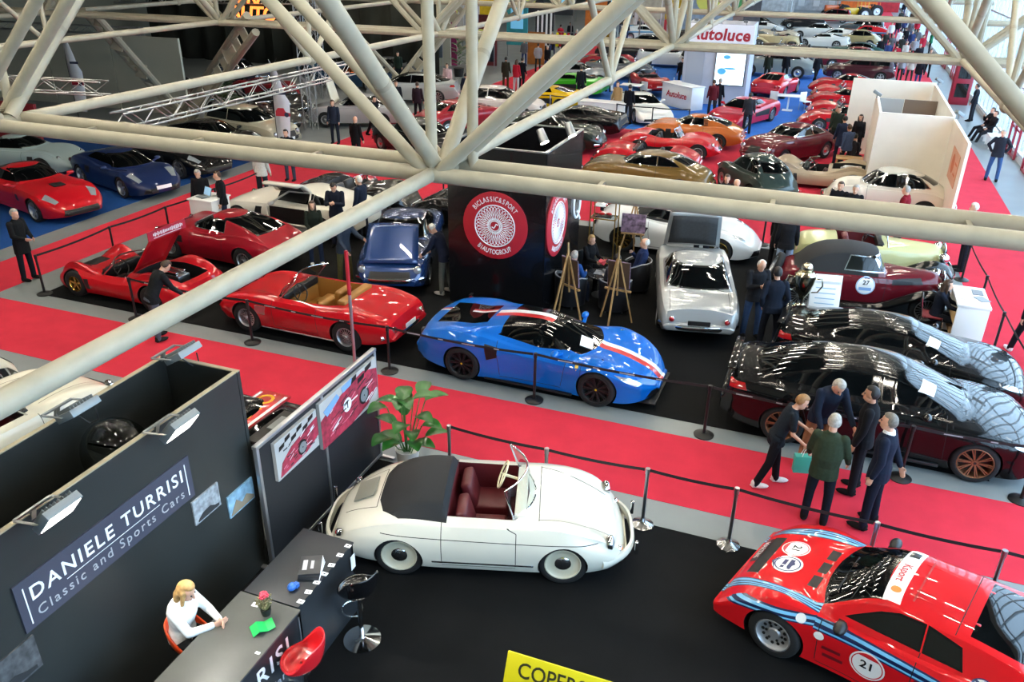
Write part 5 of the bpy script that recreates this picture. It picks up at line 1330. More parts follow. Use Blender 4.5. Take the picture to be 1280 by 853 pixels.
# stools and chair
def shell_stool(label, x, y, h, rz, m, foot=True, tilt=0.):
    t = thing('bar_stool', label, 'stool', (x, y, .006), rz)
    mb = MB(); mb.lathe([(0, .0), (.215, .0), (.22, .008), (.12, .03), (.04, .05), (.03, .07)], 0, 28); mb.obj('base', CHROME, t)
    mb = MB(); mb.tube([(0, 0, .05), (0, 0, h-.05)], .028, 0, 12); mb.obj('column', CHROME, t)
    if foot:
        mb = MB(); mb.tube([(.03, 0, h*.42)]+[(.06+.13-.13*cos(a), .12*sin(a), h*.42-.0) for a in [.35+5.6*i/14 for i in range(15)]]+[(.03, 0, h*.42)], .011, 0, 6); mb.obj('footrest', CHROME, t)
    rows = []                               # bucket seat: dish whose rim rises into a back
    N = 28
    for i, (r, z0) in enumerate(((.02, 0), (.1, .003), (.16, .015), (.19, .05), (.205, .10), (.21, .15))):
        row = []
        for j in range(N):
            a = 2*pi*j/N; bk = min(1, max(0, (cos(a-pi)+.45)/1.3)); bk = bk*bk*(3-2*bk); rise = (z0/.15)**1.2*bk*.20
            row.append(V((r*cos(a)-.02*bk*(z0/.15), r*1.02*sin(a), h-.05+z0*(.35+.65*bk)+rise)))
        rows.append(row)
    mb = MB(); mb.grid(rows, 0, closed=True); mb.add(rows[0], [tuple(range(N))])
    o = mb.obj('seat', m, t, 60); s = o.modifiers.new('s', 'SOLIDIFY'); s.thickness = .028; s.offset = 1
    b = o.modifiers.new('b', 'SUBSURF'); b.levels = 1; b.render_levels = 1
    return t
GLIT = mat('black_gloss_plastic', '0c0c0e', .18, 0, 1, noise=.8, nscale=60)
p = G(453, 800); shell_stool('black glossy bar stool with a round chrome foot', p.x, p.y, .80, radians(150), GLIT)
p = G(378, 822, .80); shell_stool('red bucket bar stool in front of the lettered counter', p.x, p.y, .78, radians(-160), mat('red_gloss_plastic', 'd02028', .25, 0, .6))
p = G(246, 800, .72); shell_stool('orange bucket stool the blonde woman sits on', p.x-.03, p.y-.02, .72, radians(15), mat('orange_gloss_plastic', 'd8481e', .3, 0, .5))
# potted plant
p = V((-5.18, 9.34, .0)); t = thing('potted_plant', 'broad-leaved green potted plant beside the black display screen', 'plant', p)
mb = MB(); mb.lathe([(0, .0), (.14, .0), (.19, .36), (.175, .36), (.165, .32), (0, .32)], 0, 20); mb.obj('pot', mat('white_pot', 'c8c6be', .5), t)
lf = MB(); stm = MB(); rr = random.Random(5)
LFG = mat('glossy_leaf', '235c20', .3, 0, .3, noise=.25, nscale=6)
def leaf(mb, base, tip, w, droop):
    base, tip = V(base), V(tip); d = tip-base; L = d.length; d.normalize(); sd = d.cross(V((0, 0, 1))).normalized(); nn = sd.cross(d)
    rows = []
    for i in range(9):
        u = i/8; wd = w*sin(pi*min(1, u*.92+.06))**.75*(1-.25*u); c = base+d*(L*u)-V((0, 0, droop*u*u))
        rows.append([c+sd*(wd*q)+nn*(abs(q)*wd*.35) for q in (-1, -.5, 0, .5, 1)])
    mb.grid(rows)
for k in range(22):
    a = rr.random()*6.28; h = .5+.9*rr.random(); r = .08+.26*rr.random(); q = V((r*cos(a), r*sin(a), h)); stm.tube([(.03*cos(a), .03*sin(a), .32), (r*.5*cos(a), r*.5*sin(a), h*.6), q], .008, 0, 5)
    ta = a+rr.uniform(-.5, .5); leaf(lf, q, q+V((.36*cos(ta), .36*sin(ta), .20)), .13+.03*rr.random(), .16)
o = lf.obj('foliage', LFG, t, 60); stm.obj('stems', mat('stem_green', '3f7030', .6), t)
# yellow sign on the front edge
t = thing('yellow_sign', 'bright yellow sign with dark capital letters at the bottom edge', 'sign', (-1.35, 5.30, 0), 0)
R = Matrix.Rotation(radians(-62), 3, 'X')
mb = MB(); mb.box((0, 0, 1.10), (1.28, .03, .36), R=Matrix.Rotation(radians(-25), 3, 'X')); mb.obj('board', mat('yellow_board', 'd8cc10', .5), t, bev=.004)
M = Matrix.Translation((0, 0, 1.10)) @ Matrix.Rotation(radians(65), 4, 'X')
mb = MB(); mb.text('COPERSHOP', .215, 0, M @ Matrix.Translation((.02, .03, .017)), .003, .01, xs=.88); mb.obj('lettering', mat('dark_lettering', '2a2a12', .5), t, smooth=0)
mb = MB(); mb.box((-.5, .05, .5), (.04, .04, 1.0)); mb.box((.5, .05, .5), (.04, .04, 1.0)); mb.box((-.5, .05, .015), (.06, .5, .03)); mb.box((.5, .05, .015), (.06, .5, .03)); mb.obj('stand', ALU, t)

# ------------------------------------------------------------------ barrier posts
BELT = mat('black_belt', '141214', .7)
def posts(pts, kind, label, group, z=.96, loop=False, prt=False):
    base = CHROME if kind == 'steel' else BLACKP
    kb = 'cb' if kind == 'steel' else 'kb'
    if kb not in _bm:
        mb = MB()
        if kind == 'steel': mb.lathe([(0, 0), (.155, 0), (.16, .012), (.10, .04), (.05, .075), (.03, .12)], 0, 12)
        else: mb.lathe([(0, 0), (.165, 0), (.17, .02), (.12, .045), (.04, .06)], 0, 28)
        b = mb.mesh('base', [mat('brushed_tulip', 'b9bbbb', .22, 1.) if kind == 'steel' else BLACKP], 30 if kind == 'steel' else 40)
        mb = MB(); mb.tube([(0, 0, .05), (0, 0, .93)], .026, 0, 14); mb.tube([(0, 0, .87), (0, 0, .96)], .034, 0, 14); p_ = mb.mesh('post', [STEEL if kind == 'steel' else BLACKP], 40)
        _bm[kb] = (b, p_)
    for i, (x, y) in enumerate(pts):
        t = thing('barrier_post', label, 'barrier post', (x, y, 0), 0, group)
        for nm, me in zip(('base', 'post'), _bm[kb]):
            o = bpy.data.objects.new(nm, me); COL.objects.link(o); o.parent = t
        if i < len(pts)-1:
            q = V((pts[i+1][0]-x, pts[i+1][1]-y, 0)); L = q.length; mb = MB(); N = 8
            rows = [[q*(.032/L+(1-.075/L)*(k/N))+V((0, 0, .935-.05*4*(k/N)*(1-k/N)*(L/3)+s)) for s in (-.024, .024)] for k in range(N+1)]
            mb.grid(rows); bo = mb.obj('belt', BELT, t, 0); s = bo.modifiers.new('s', 'SOLIDIFY'); s.thickness = .004
            if prt:
                mb = MB(); d = q.normalized()
                for k in range(1, int(L/.55)):
                    c = d*(k*.55)+V((0, 0, .935-.05*4*(k*.55/L)*(1-k*.55/L)*(L/3)-.001)); nrm = V((d.y, -d.x, 0))
                    mb.box(c+nrm*.004, (.26 if k % 2 else .10, .002, .018), rz=atan2(d.y, d.x))
                mb.obj('belt_print', LETG, t, smooth=0)
_bm = {}
posts([(-4.45, 9.32), (-2.9, 9.28), (-1.45, 9.33), (-.25, 9.33), (1.48, 9.25), (2.9, 9.25), (4.4, 9.25)], 'steel', 'steel barrier post with a bell foot along the near side of the red aisle', 'steel barrier posts of the near stand')
posts([(-16.15, 20.65), (-16.15, 18.52), (-16.15, 16.52), (-16.2, 14.62), (-16.15, 12.40)], 'black', 'black belt post along the left edge of the red racing car stand', 'black belt posts on the left edge', prt=True)
posts([(-16.0, 12.2), (-13.2, 12.12), (-10.17, 12.10), (-6.98, 12.05), (-4.04, 12.05), (-1.0, 12.03), (2.05, 11.92), (3.72, 11.98)][1:], 'black', 'black belt post standing on the grey strip before the display cars', 'black belt posts on the front edge', prt=True)
posts([(4.05, 13.3), (4.22, 14.5), (4.02, 17.31), (3.98, 19.43), (3.9, 21.7)], 'black', 'black belt post along the right aisle behind the black cars', 'black belt posts on the right edge', prt=True)
posts([(-13.4, 22.45), (-10.7, 22.45), (-8.0, 22.45), (-4.0, 22.5), (-1.0, 22.5)], 'black', 'black belt post at the rear edge of the black stand', 'black belt posts on the rear edge')
# ------------------------------------------------------------------ emblem tower
TW = mat('black_gloss_board', '0e0f12', .22, 0, .3)
t = thing('emblem_tower', 'tall black display tower with a round red emblem on each face', 'tower', (-6.235, 16.95, 0))
for c, d in (((0, -1.30, 1.8), (2.23, .06, 3.6)), ((0, 1.30, 1.8), (2.23, .06, 3.6)), ((1.10, 0, 1.8), (.06, 2.6, 3.6)), ((-1.10, 0, 1.8), (.06, 2.6, 3.6))):
    mb = MB(); mb.box(c, d); mb.obj('panel', TW, t, smooth=0)
mb = MB()
for c, d in (((0, -1.30, 3.61), (2.23, .07, .025)), ((1.10, 0, 3.61), (.07, 2.6, .025)), ((0, 1.3, 3.61), (2.23, .07, .025)), ((-1.10, 0, 3.61), (.07, 2.6, .025))): mb.box(c, d)
mb.obj('top_edge', ALU, t, smooth=0)
BADR = mat('emblem_red', 'b3202e', .45)
def badge(par, M, R):
    mb = MB(); mb.lathe([(0, 0), (R, 0), (R, .03), (R*.96, .04), (0, .04)], 0, 48); mb.v = [tuple(M @ V(p)) for p in mb.v]; b = mb.obj('emblem', BADR, par, 40)
    mb = MB(); Q = []
    for k in range(64): Q.append(V((R*.615*cos(2*pi*k/64), R*.615*sin(2*pi*k/64), .046)))
    mb.tube(Q, R*.02, 0, 6, closed=True)
    for k in range(32):                       # rose of crossing petals
        a = 2*pi*k/32
        for s in (1, -1):
            P = [V((R*r*cos(a+s*w), R*r*sin(a+s*w), .043)) for r, w in ((.17, 0), (.28, .10), (.40, .16), (.50, .13), (.58, .0))]
            mb.tube(P, R*.010, 0, 4)
    mb.tube([V((R*.15*cos(2*pi*k/24), R*.15*sin(2*pi*k/24), .043)) for k in range(24)], R*.014, 0, 5, closed=True)
    mb.tube([V((R*x, R*y, .045)) for x, y in ((-.09, -.03), (-.03, -.07), (.01, -.01), (.04, .06), (.10, .03))], R*.018, 0, 5)
    for txt, rad, top in (('BICLASSIC&SPORT', .79, True), ('BIAUTOGROUP', .80, False)):
        wd = [{'I': .55, '&': 1.1}.get(ch, 1.)*.135 for ch in txt]; acc = sum(wd)/2
        for i, ch in enumerate(txt):
            a = acc-wd[i]/2; acc -= wd[i]
            ang = pi/2+a if top else -pi/2-a
            TM = Matrix.Translation((R*rad*cos(ang), R*rad*sin(ang), .044)) @ Matrix.Rotation(a if top else -a, 4, 'Z')
            mb.text(ch, R*.21, 0, TM, .004, .012, xs=.72)
    mb.v = [tuple(M @ V(p)) for p in mb.v]; mb.obj('emblem_print', LETW, b, 0)
badge(t, frame((0.005, -1.335, 1.95), (1, 0, 0), (0, -1, 0)), .745)
badge(t, frame((1.135, -.55, 1.93), (0, 1, 0), (1, 0, 0)), .745)
mb = MB(); M = frame((1.135, .98, 1.95), (0, 1, 0), (1, 0, 0)); mb.tube([V((.26*cos(2*pi*k/32), .34*sin(2*pi*k/32), .01)) for k in range(32)], .03, 0, 6, closed=True); mb.bar((.05, -.2, .01), (.3, -.46, .01), .06, .03); mb.v = [tuple(M @ V(p)) for p in mb.v]; mb.obj('letter_q', LETW, t, 40)
for k, (x, y, lb) in enumerate(((-5.45, 16.3, 'bright spotlight leaning on the tower top, nearer the red emblem'), (-5.12, 17.2, 'second bright spotlight on the right edge of the tower top'))):
    s = thing('spotlight', lb, 'lamp', (x, y, 3.63), radians(-30)); R = Matrix.Rotation(radians(55), 3, 'Y')
    mb = MB(); mb.tube([R @ V((-.16, 0, 0))+V((0, 0, .16)), R @ V((.14, 0, 0))+V((0, 0, .16))], [.08, .10], 0, 14); mb.obj('housing', ALU, s)
    mb = MB(); c = R @ V((.142, 0, 0))+V((0, 0, .16)); mb.lathe([(0, 0), (.092, 0)], 0, 14, at=c, R=(R @ V((1, 0, 0))).to_track_quat('Z', 'Y').to_matrix()); mb.obj('lens', LEDE, s, 0)
    mb = MB(); mb.bar((0, 0, 0), (0, 0, .12), .04, .04); mb.obj('bracket', ALU, s)
# ------------------------------------------------------------------ easels, tub chairs and table beside the tower
PICP = mat('colour_photo_print', '7a6478', .5, noise=.9, nscale=8)
def easel(label, x, y, rz, board):
    t = thing('easel', label, 'easel', (x, y, .006), rz)
    for a, b in (((-.36, .0, 0), (-.03, .12, 1.45)), ((.36, 0, 0), (.03, .12, 1.45)), ((0, .55, 0), (0, .14, 1.5))):
        mb = MB(); mb.bar(a, b, .035, .03); mb.obj('leg', WOODL, t)
    mb = MB(); mb.bar((0, .05, .6), (0, .145, 1.75), .04, .025); mb.obj('mast', WOODL, t)
    mb = MB(); mb.bar((-.3, .03, .72), (.3, .03, .72), .05, .035); mb.obj('ledge', WOODL, t)
    return t
def canvas(label, x, y, z, rz, w, h, m):
    t = thing('easel_picture', label, 'picture', (x, y, z), rz); Q = Matrix.Rotation(radians(-6), 3, 'X')
    mb = MB(); mb.box(Q @ V((0, 0, h/2)), (w, .025, h), R=Q); mb.obj('print', m, t, smooth=0)
    mb = MB(); mb.box(Q @ V((0, .016, h/2)), (w*.96, .01, h*.96), R=Q); mb.obj('backing', mat('brown_board', '4a3626', .7), t, smooth=0)
for (px, py, rz, lb, lb2, w, h, m) in ((712, 396, 150, 'wooden easel nearest the black tower, its back to us', 'picture seen from behind on the easel nearest the tower', .5, .62, PICP),
        (770, 400, 175, 'wooden easel in front of the grey-haired man in the tub chair', 'brown-backed picture on the easel before the tub chairs', .5, .62, PICP),
        (788, 326, 5, 'wooden easel standing before the white sports car rear wheel', 'purple-toned car photograph on the easel by the white car', .62, .48, PICP)):
    p = G(px, py); e = easel(lb, p.x, p.y, radians(rz), None)
    q = V((p.x, p.y, .006))+Matrix.Rotation(radians(rz), 3, 'Z') @ V((0, -.0, .765)); canvas(lb2, q.x, q.y, q.z, radians(rz), w, h, m)
# clear showcase frame
p = G(752, 330); t = thing('showcase', 'slim brass-framed showcase shelf beside the black tower', 'showcase', (p.x, p.y, .006), 0)
BRS = mat('brass_frame', '9c7c40', .35, .8)
mb = MB()
for sx in (-.32, .32):
    for sy in (-.2, .2): mb.box((sx, sy, .85), (.025, .025, 1.7))
for z in (.1, 1.25, 1.69):
    for sy in (-.2, .2): mb.box((0, sy, z), (.66, .025, .025))
    for sx in (-.32, .32): mb.box((sx, 0, z), (.025, .42, .025))
mb.obj('frame', BRS, t, smooth=0)
mb = MB(); mb.box((0, 0, 1.27), (.62, .38, .012)); mb.box((0, 0, .12), (.62, .38, .012)); mb.obj('shelf', GLASSC, t, smooth=0)
mb = MB(); mb.box((0, 0, 1.34), (.4, .25, .02)); o = mb.obj('model_plinth', BLACKP); o.location = (p.x, p.y, .006-.06+.0); tag(o, 'small black plinth with scale models in the brass showcase', 'plinth')
mb = MB(); mb.ball((-.08, 0, 1.39), (.09, .05, .035), 0, 10, 6); mb.ball((.1, .03, 1.39), (.08, .05, .035), 0, 10, 6); mb.obj('scale_models', mat('model_red', 'a02020', .3), o, 40)
def tub(label, x, y, rz):
    t = thing('tub_chair', label, 'chair', (x, y, .006), rz); N = 20
    mb = MB(); mb.lathe([(0, .06), (.30, .06), (.33, .1), (.34, .38), (0, .40)], 0, 24); mb.obj('seat', mat('black_leatherette', '15161a', .4), t)
    rows = []
    for r, z in ((.345, .08), (.36, .40), (.37, .72), (.35, .76), (.31, .72), (.305, .40)):
        rows.append([V((r*cos(a), r*sin(a), z-(.14*max(0, cos(a)+.2) if z > .5 else 0))) for a in [radians(50)+radians(260)*k/N for k in range(N+1)]])
    mb = MB(); mb.grid(rows); mb.obj('backrest', mat('black_leatherette', '15161a', .4), t)
    mb = MB(); mb.tube([V((.36*cos(a), .36*sin(a), .765-.14*max(0, cos(a)+.2))) for a in [radians(50)+radians(260)*k/N for k in range(N+1)]], .014, 0, 6); mb.obj('piping', mat('pale_piping', '9a9ca0', .4), t)
    for a in (45, 135, 225, 315):
        mb = MB(); mb.tube([(.26*cos(radians(a)), .26*sin(radians(a)), 0), (.26*cos(radians(a)), .26*sin(radians(a)), .08)], .02, 0, 8); mb.obj('leg', STEEL, t)
tub('black tub chair nearest the tower, its back to us', -4.72, 16.45, radians(70))
tub('black tub chair under the grey-jacketed man', -3.72, 16.55, radians(105))
tub('black tub chair under the man on the phone', -3.56, 17.9, radians(200))
t = thing('round_table', 'small round table with magazines between the tub chairs', 'table', (-4.2, 17.3, .006))
mb = MB(); mb.lathe([(0, .50), (.38, .50), (.38, .53), (0, .53)], 0, 24); mb.obj('top', mat('dark_glass_top', '2a2c30', .15), t)
mb = MB(); mb.tube([(0, 0, .02), (0, 0, .5)], .03, 0, 10); mb.obj('column', STEEL, t); mb = MB(); mb.lathe([(0, 0), (.24, 0), (.24, .015), (0, .03)], 0, 20); mb.obj('foot', STEEL, t)
for k, (dx, dy) in enumerate(((-.1, .05), (.12, -.08), (.05, .16))):
    mb = MB(); mb.box((0, 0, .004), (.21, .28, .007)); o = mb.obj('magazine', mat('magazine_cover', ['8a8e92', 'b8b4a8', '6e7076'][k], .4, noise=.5, nscale=9), smooth=0); o.location = (-4.2+dx, 17.3+dy, .537); o.rotation_euler = (0, 0, k*.6)
    tag(o, 'magazine lying on the small round table', 'magazine', 'magazines on the round table')
p = G(602, 392); t = thing('fire_extinguisher', 'red fire extinguisher standing at the foot of the black tower', 'extinguisher', (p.x-.1, p.y-.35, .006))
mb = MB(); mb.lathe([(0, 0), (.075, 0), (.08, .02), (.08, .42), (.06, .49), (.025, .52), (.025, .55), (0, .55)], 0, 18); mb.obj('cylinder', mat('extinguisher_red', 'c01a20', .3, 0, .6), t)
mb = MB(); mb.box((0, 0, .57), (.05, .14, .03)); mb.tube([(.02, 0, .56), (.11, .0, .48), (.11, 0, .2)], .012, 0, 6); mb.obj('valve', BLACKP, t); mb = MB(); mb.lathe([(.0805, .10), (.0815, .12), (.0815, .28), (.0805, .30)], 0, 18); mb.obj('label', mat('blue_label', '6fa0b8', .5), t)
# red and white pole
p = V((-7.42, 11.55, 0)); t = thing('flag_pole', 'slim pole, red above and silver below, by the red spider', 'pole', p)
mb = MB(); mb.tube([(0, 0, 1.72), (0, 0, 2.55)], .035, 0, 12); mb.obj('upper_pole', mat('pole_red', 'b02430', .35), t)
mb = MB(); mb.tube([(0, 0, .02), (0, 0, 1.72)], .030, 0, 12); mb.obj('lower_pole', ALU, t); mb = MB(); mb.lathe([(0, 0), (.2, 0), (.2, .02), (.05, .04)], 0, 20); mb.obj('foot', ALU, t)
# trophy, sign stand, reception desk at the right
t = thing('trophy', 'large silver trophy cup on a black plinth behind the black coupe', 'trophy', (.2, 16.8, .006))
mb = MB(); mb.box((0, 0, .3), (.34, .34, .6)); mb.obj('plinth', BLACKP, t, bev=.01)
mb = MB(); mb.lathe([(0, .6), (.16, .6), (.16, .64), (.06, .72), (.04, .80), (.06, .86), (.14, .98), (.20, 1.2), (.22, 1.36), (.20, 1.36), (.12, 1.05), (0, 1.0)], 0, 28); mb.obj('cup', mat('trophy_silver', 'c8bfa6', .15, 1.), t)
for s in (1, -1):
    mb = MB(); mb.tube([(s*.20, 0, 1.28), (s*.33, 0, 1.30), (s*.36, 0, 1.15), (s*.28, 0, 1.0), (s*.16, 0, .98)], .016, 0, 8); mb.obj('handle', mat('trophy_silver', 'c8bfa6', .15, 1.), t)
mb = MB(); mb.ball((0, 0, 1.5), (.12, .1, .12), 0, 12, 8); mb.lathe([(.21, 1.36), (.15, 1.43), (.05, 1.44)], 0, 20); mb.obj('lid', mat('trophy_silver', 'c8bfa6', .15, 1.), t)
t = thing('sign_stand', 'white sloping information stand left of the number 27 car', 'sign', (.66, 17.25, .006), radians(8))
mb = MB(); Q = Matrix.Rotation(radians(-18), 3, 'X'); mb.box((0, 0, .62), (.62, .04, 1.2), R=Q); mb.box((0, .24, .55), (.58, .04, 1.1), R=Matrix.Rotation(radians(14), 3, 'X')); mb.obj('board', WHITE, t, bev=.005)
mb = MB()
for k in range(7): mb.box(Q @ V((0, -.022, .42-.11*k))+V((0, 0, .62)), (.4 if k else .15, .004, .02), R=Q)
mb.obj('print', mat('pale_print', '8fb0c8', .6), t, smooth=0)
t = thing('reception_desk', 'white boxy reception desk where the long-haired woman sits', 'desk', (3.45, 17.75, .006), 0)
mb = MB(); mb.box((.27, 0, .5), (.05, 1.1, 1.0)); mb.box((0, -.54, .5), (.58, .05, 1.0)); mb.box((0, .54, .5), (.58, .05, 1.0)); mb.box((0, 0, 1.0), (.62, 1.16, .05)); mb.obj('cabinet', WHITE, t, bev=.006)
mb = MB(); mb.box((-.03, 0, .55), (.5, 1.0, .03)); mb.box((-.03, 0, .25), (.5, 1.0, .03)); mb.obj('shelf', mat('birch_shelf', 'c8a878', .5), t, smooth=0)
for k, (dx, dy) in enumerate(((.2, .25), (.26, -.12), (-.1, -.2))):
    mb = MB(); mb.box((0, 0, .006), (.2, .28, .012)); o = mb.obj('brochure', mat('brochure_cover', ['707880', '8a9298', 'e8e8e8'][k], .4), smooth=0); o.location = (3.45+dx*.7, 17.75+dy, 1.032); o.rotation_euler = (0, 0, k*.5)
    tag(o, ['grey brochure at the back of the white desk top', 'grey brochure at the right edge of the white desk top', 'white sheet lying nearest the woman on the desk'][k], 'brochure')
t = thing('chair', 'tubular-framed chair with red edge under the woman at the desk', 'chair', (2.85, 17.9, .006), radians(-5))
mb = MB(); mb.box((0, 0, .45), (.42, .42, .04)); mb.obj('seat', mat('red_edge_seat', '7a2a30', .5), t, bev=.015)
for s in (1, -1):
    mb = MB(); mb.tube([(.2, s*.2, .45), (.24, s*.22, .01), (-.24, s*.22, .01), (-.2, s*.2, .45), (-.26, s*.2, .85)], .012, 0, 8); mb.obj('side_frame', CHROME, t)
mb = MB(); mb.box((-.25, 0, .74), (.03, .40, .2)); mb.obj('backrest', BLACKP, t, bev=.01)
# laptop desk on the left
p = V((-15.5, 17.5, .006)); t = thing('laptop_desk', 'white pedestal desk beside the white gullwing coupe', 'desk', p, 0)
mb = MB(); mb.box((0, 0, .5), (.75, .75, 1.0)); mb.obj('pedestal', WHITE, t, bev=.008); mb = MB(); mb.box((0, 0, 1.02), (.82, .82, .04)); mb.obj('top', WHITE, t, bev=.006)
t = thing('laptop', 'open laptop with a pale blue screen on the white pedestal desk', 'laptop', (p.x-.1, p.y-.12, 1.05), radians(-20))
mb = MB(); mb.box((0, 0, .01), (.34, .24, .018)); mb.obj('keyboard_base', LGREY, t, bev=.003); mb = MB(); Q = Matrix.Rotation(radians(-20), 3, 'X'); mb.box(V((0, .13, .02))+Q @ V((0, 0, .12)), (.34, .012, .23), R=Q); mb.obj('lid', LGREY, t, bev=.003)
mb = MB(); mb.box(V((0, .123, .02))+Q @ V((0, 0, .12)), (.32, .004, .21), R=Q); mb.obj('screen', mat('screen_blue', '8fb6d4', .3, emit=.6), t, smooth=0)
# ------------------------------------------------------------------ the cars
from mathutils.bvhtree import BVHTree
_bvhs = {}
def car_bvh(style, lod=0):
    if (style, lod) not in _bvhs:
        vs = []; fs = []
        for nm, me in car_parts(style, lod)[0]:
            if nm in ('mirror', 'seat', 'wiper', 'rear_spoiler'): continue
            b = len(vs); vs += [v.co.copy() for v in me.vertices]; fs += [tuple(i+b for i in p.vertices) for p in me.polygons]
        _bvhs[(style, lod)] = BVHTree.FromPolygons(vs, fs)
    return _bvhs[(style, lod)]
def decal(t, style, M, mb, name, m, off=.006):
    """press a flat design (local xy) onto the car body along M's -z"""
    b = car_bvh(style); n = (M.to_3x3() @ V((0, 0, 1))).normalized(); out = MB()
    vs = []
    for p in mb.v:
        o = M @ V((p[0], p[1], .5)); h = b.ray_cast(o, -n, 1.2)
        q = h[0] if h[0] is not None else M @ V((p[0], p[1], 0))
        vs.append(q+n*(off+p[2]))
    out.v = [tuple(v) for v in vs]; out.f = mb.f; out.m = mb.m
    return out.obj(name, m, t, 0)
def disc(r, n=28, cx=0, cy=0, rings=4):
    mb = MB(); mb.grid([[(cx+r*k/rings*cos(2*pi*j/n), cy+r*k/rings*sin(2*pi*j/n), 0) for j in range(n)] for k in [.02]+list(range(1, rings+1))], 0, closed=True); return mb
def ringb(r0, r1, n=32):
    mb = MB(); mb.grid([[(r*cos(2*pi*j/n), r*sin(2*pi*j/n), 0) for j in range(n)] for r in (r0, (r0+r1)/2, r1)], 0, closed=True); return mb
def quad(w, h, nx=8, ny=3):
    mb = MB(); mb.grid([[(-w/2+w*i/nx, -h/2+h*j/ny, 0) for i in range(nx+1)] for j in range(ny+1)], 0); return mb
def txt(s, size, bold=.01, xs=1., sp=1., it=0.):
    mb = MB(); mb.text(s, size, 0, None, .001, bold, 'CENTER', sp, xs, it); return mb
DW = mat('decal_white', 'e8e8e4', .3, 0, .8); DB = mat('decal_black', '101012', .3, 0, .8); DR = mat('decal_red', 'c8242c', .3, 0, .8); DN = mat('decal_navy', '1a2458', .3, 0, .8); DP = mat('decal_pink', 'd8727a', .3, 0, .8); DO = mat('decal_orange', 'd88a40', .3, 0, .8)
def R2(h): return Matrix.Rotation(h, 3, 'Z')
def car_w(style, label, r, f, side, *a, **k):
    p, q = G(*r), G(*f); h = atan2(q.y-p.y, q.x-p.x); parts, S, pf = car_parts(style, k.get('lod', 0))
    tr = pf.wid(S['xf'])-.13; mid = (p+q)/2; off = R2(h) @ V(((S['xf']+S['xr'])/2, tr if side == 'L' else -tr, 0))
    c = mid-off; c.z = .006
    return car(style, label, c, h, *a, **k)
def car_at(style, label, x, y, hd, *a, **k): return car(style, label, (x, y, .006), radians(hd), *a, **k)
def P_(c, **k):
    d = dict(paint=paint(c)); d.update(k); return d
RED = 'b4121e'
# 1 cream convertible
cream = mat('ivory_paint', 'd3d2c4', .25, 0, 1., noise=.02, nscale=3)
car_w('cabrio50', 'cream convertible with red leather seats and black hood cover, front of the near stand', (498, 718), (705, 729), 'R', dict(paint=cream, int=mat('oxblood_leather', '54161c', .45), rim=mat('ivory_wheel', 'bcb8a2', .35)))
# 2 blue berlinetta
c = car_w('hyper', 'bright blue mid-engined sports car with white and red stripe', (579, 473), (745, 507), 'R', dict(paint=paint('0460b8'), rim=mat('black_alloy', '18191b', .5, .2), cap=mat('yellow_cap', 'd8b020', .4)))
decal(c, 'hyper', frame((.93, -.25, 1.0), (.25, -1, 0), (.25, -.1, 1)), quad(.30, .24), 'info_sheet', PAPER, .012)
mb = MB()
for k in range(6): mb.grid([[(-.11, .08-.03*k-.004, 0), (.11, .08-.03*k-.004, 0)], [(-.11, .08-.03*k+.004, 0), (.11, .08-.03*k+.004, 0)]])
decal(c, 'hyper', frame((.93, -.25, 1.0), (.25, -1, 0), (.25, -.1, 1)), mb, 'sheet_print', LETG, .015)
mb = MB(); mb.prism([(0, -.045), (.035, .01), (.03, .045), (-.03, .045), (-.035, .01)], .001); decal(c, 'hyper', frame((.92, -1.0, .70), (1, 0, 0), (0, -1, 0)), mb, 'wing_badge', mat('badge_yellow', 'd8c040', .3))
# 3, 4 black performance cars
bm1 = car_w('saloonm', 'glossy black four-door saloon with bronze wheels behind the group of talking people', (974, 552), (1210, 600), 'R', dict(paint=paint('060708'), second=mat('carbon_roof', '0a0a0b', .2, 0, 1), rim=BRONZE, cap=BLACKP))
bm2 = car_at('coupem', 'glossy black coupe behind the black saloon, information sheet on its windscreen', 2.05, 15.35, -5, dict(paint=paint('060708'), second=mat('carbon_roof', '0a0a0b', .2, 0, 1), rim=BRONZE, cap=BLACKP), scale=.9)
for b, st in ((bm1, 'saloonm'), (bm2, 'coupem')): decal(b, st, frame((.80, -.42, 1.5), (0, -1, 0), (.75, 0, 1)), quad(.30, .22), 'info_sheet', PAPER, .012)
# 5 rally car
c = car_at('rally', 'red rally coupe with blue stripes and race number 21, lower right corner', 1.85, 7.94, 160, dict(paint=paint('c8151c'), rim=mat('grey_alloy', 'a8aaac', .4, .7)))
S_ = 'rally'
def roundel(t, st, M, r, num, ring=DR, sz=.55, name='roundel'):
    decal(t, st, M, disc(r), name, DW, .005); decal(t, st, M, ringb(r*.84, r*.90), name+'_ring', ring, .007)
    if num: decal(t, st, M, txt(num, r*sz*1.5, .02), 'number', DB, .008)
M = frame((.17, .95, .52), (-1, 0, 0), (0, 1, 0)); roundel(c, S_, M, .185, '21'); 
mb = MB(); mb.prism([(.165*cos(a), .165*sin(a)) for a in [.75+(pi-1.5)*k/10 for k in range(11)]], .001); decal(c, S_, M, mb, 'roundel_band', DR, .007)
M = frame((1.44, -.22, .9), (0, 1, 0), (0, 0, 1)); roundel(c, S_, M, .165, '21'); mb = MB(); mb.prism([(.15*cos(a), .15*sin(a)) for a in [pi+.75+(pi-1.5)*k/10 for k in range(11)]], .001); decal(c, S_, M, mb, 'roundel_band', DR, .007)
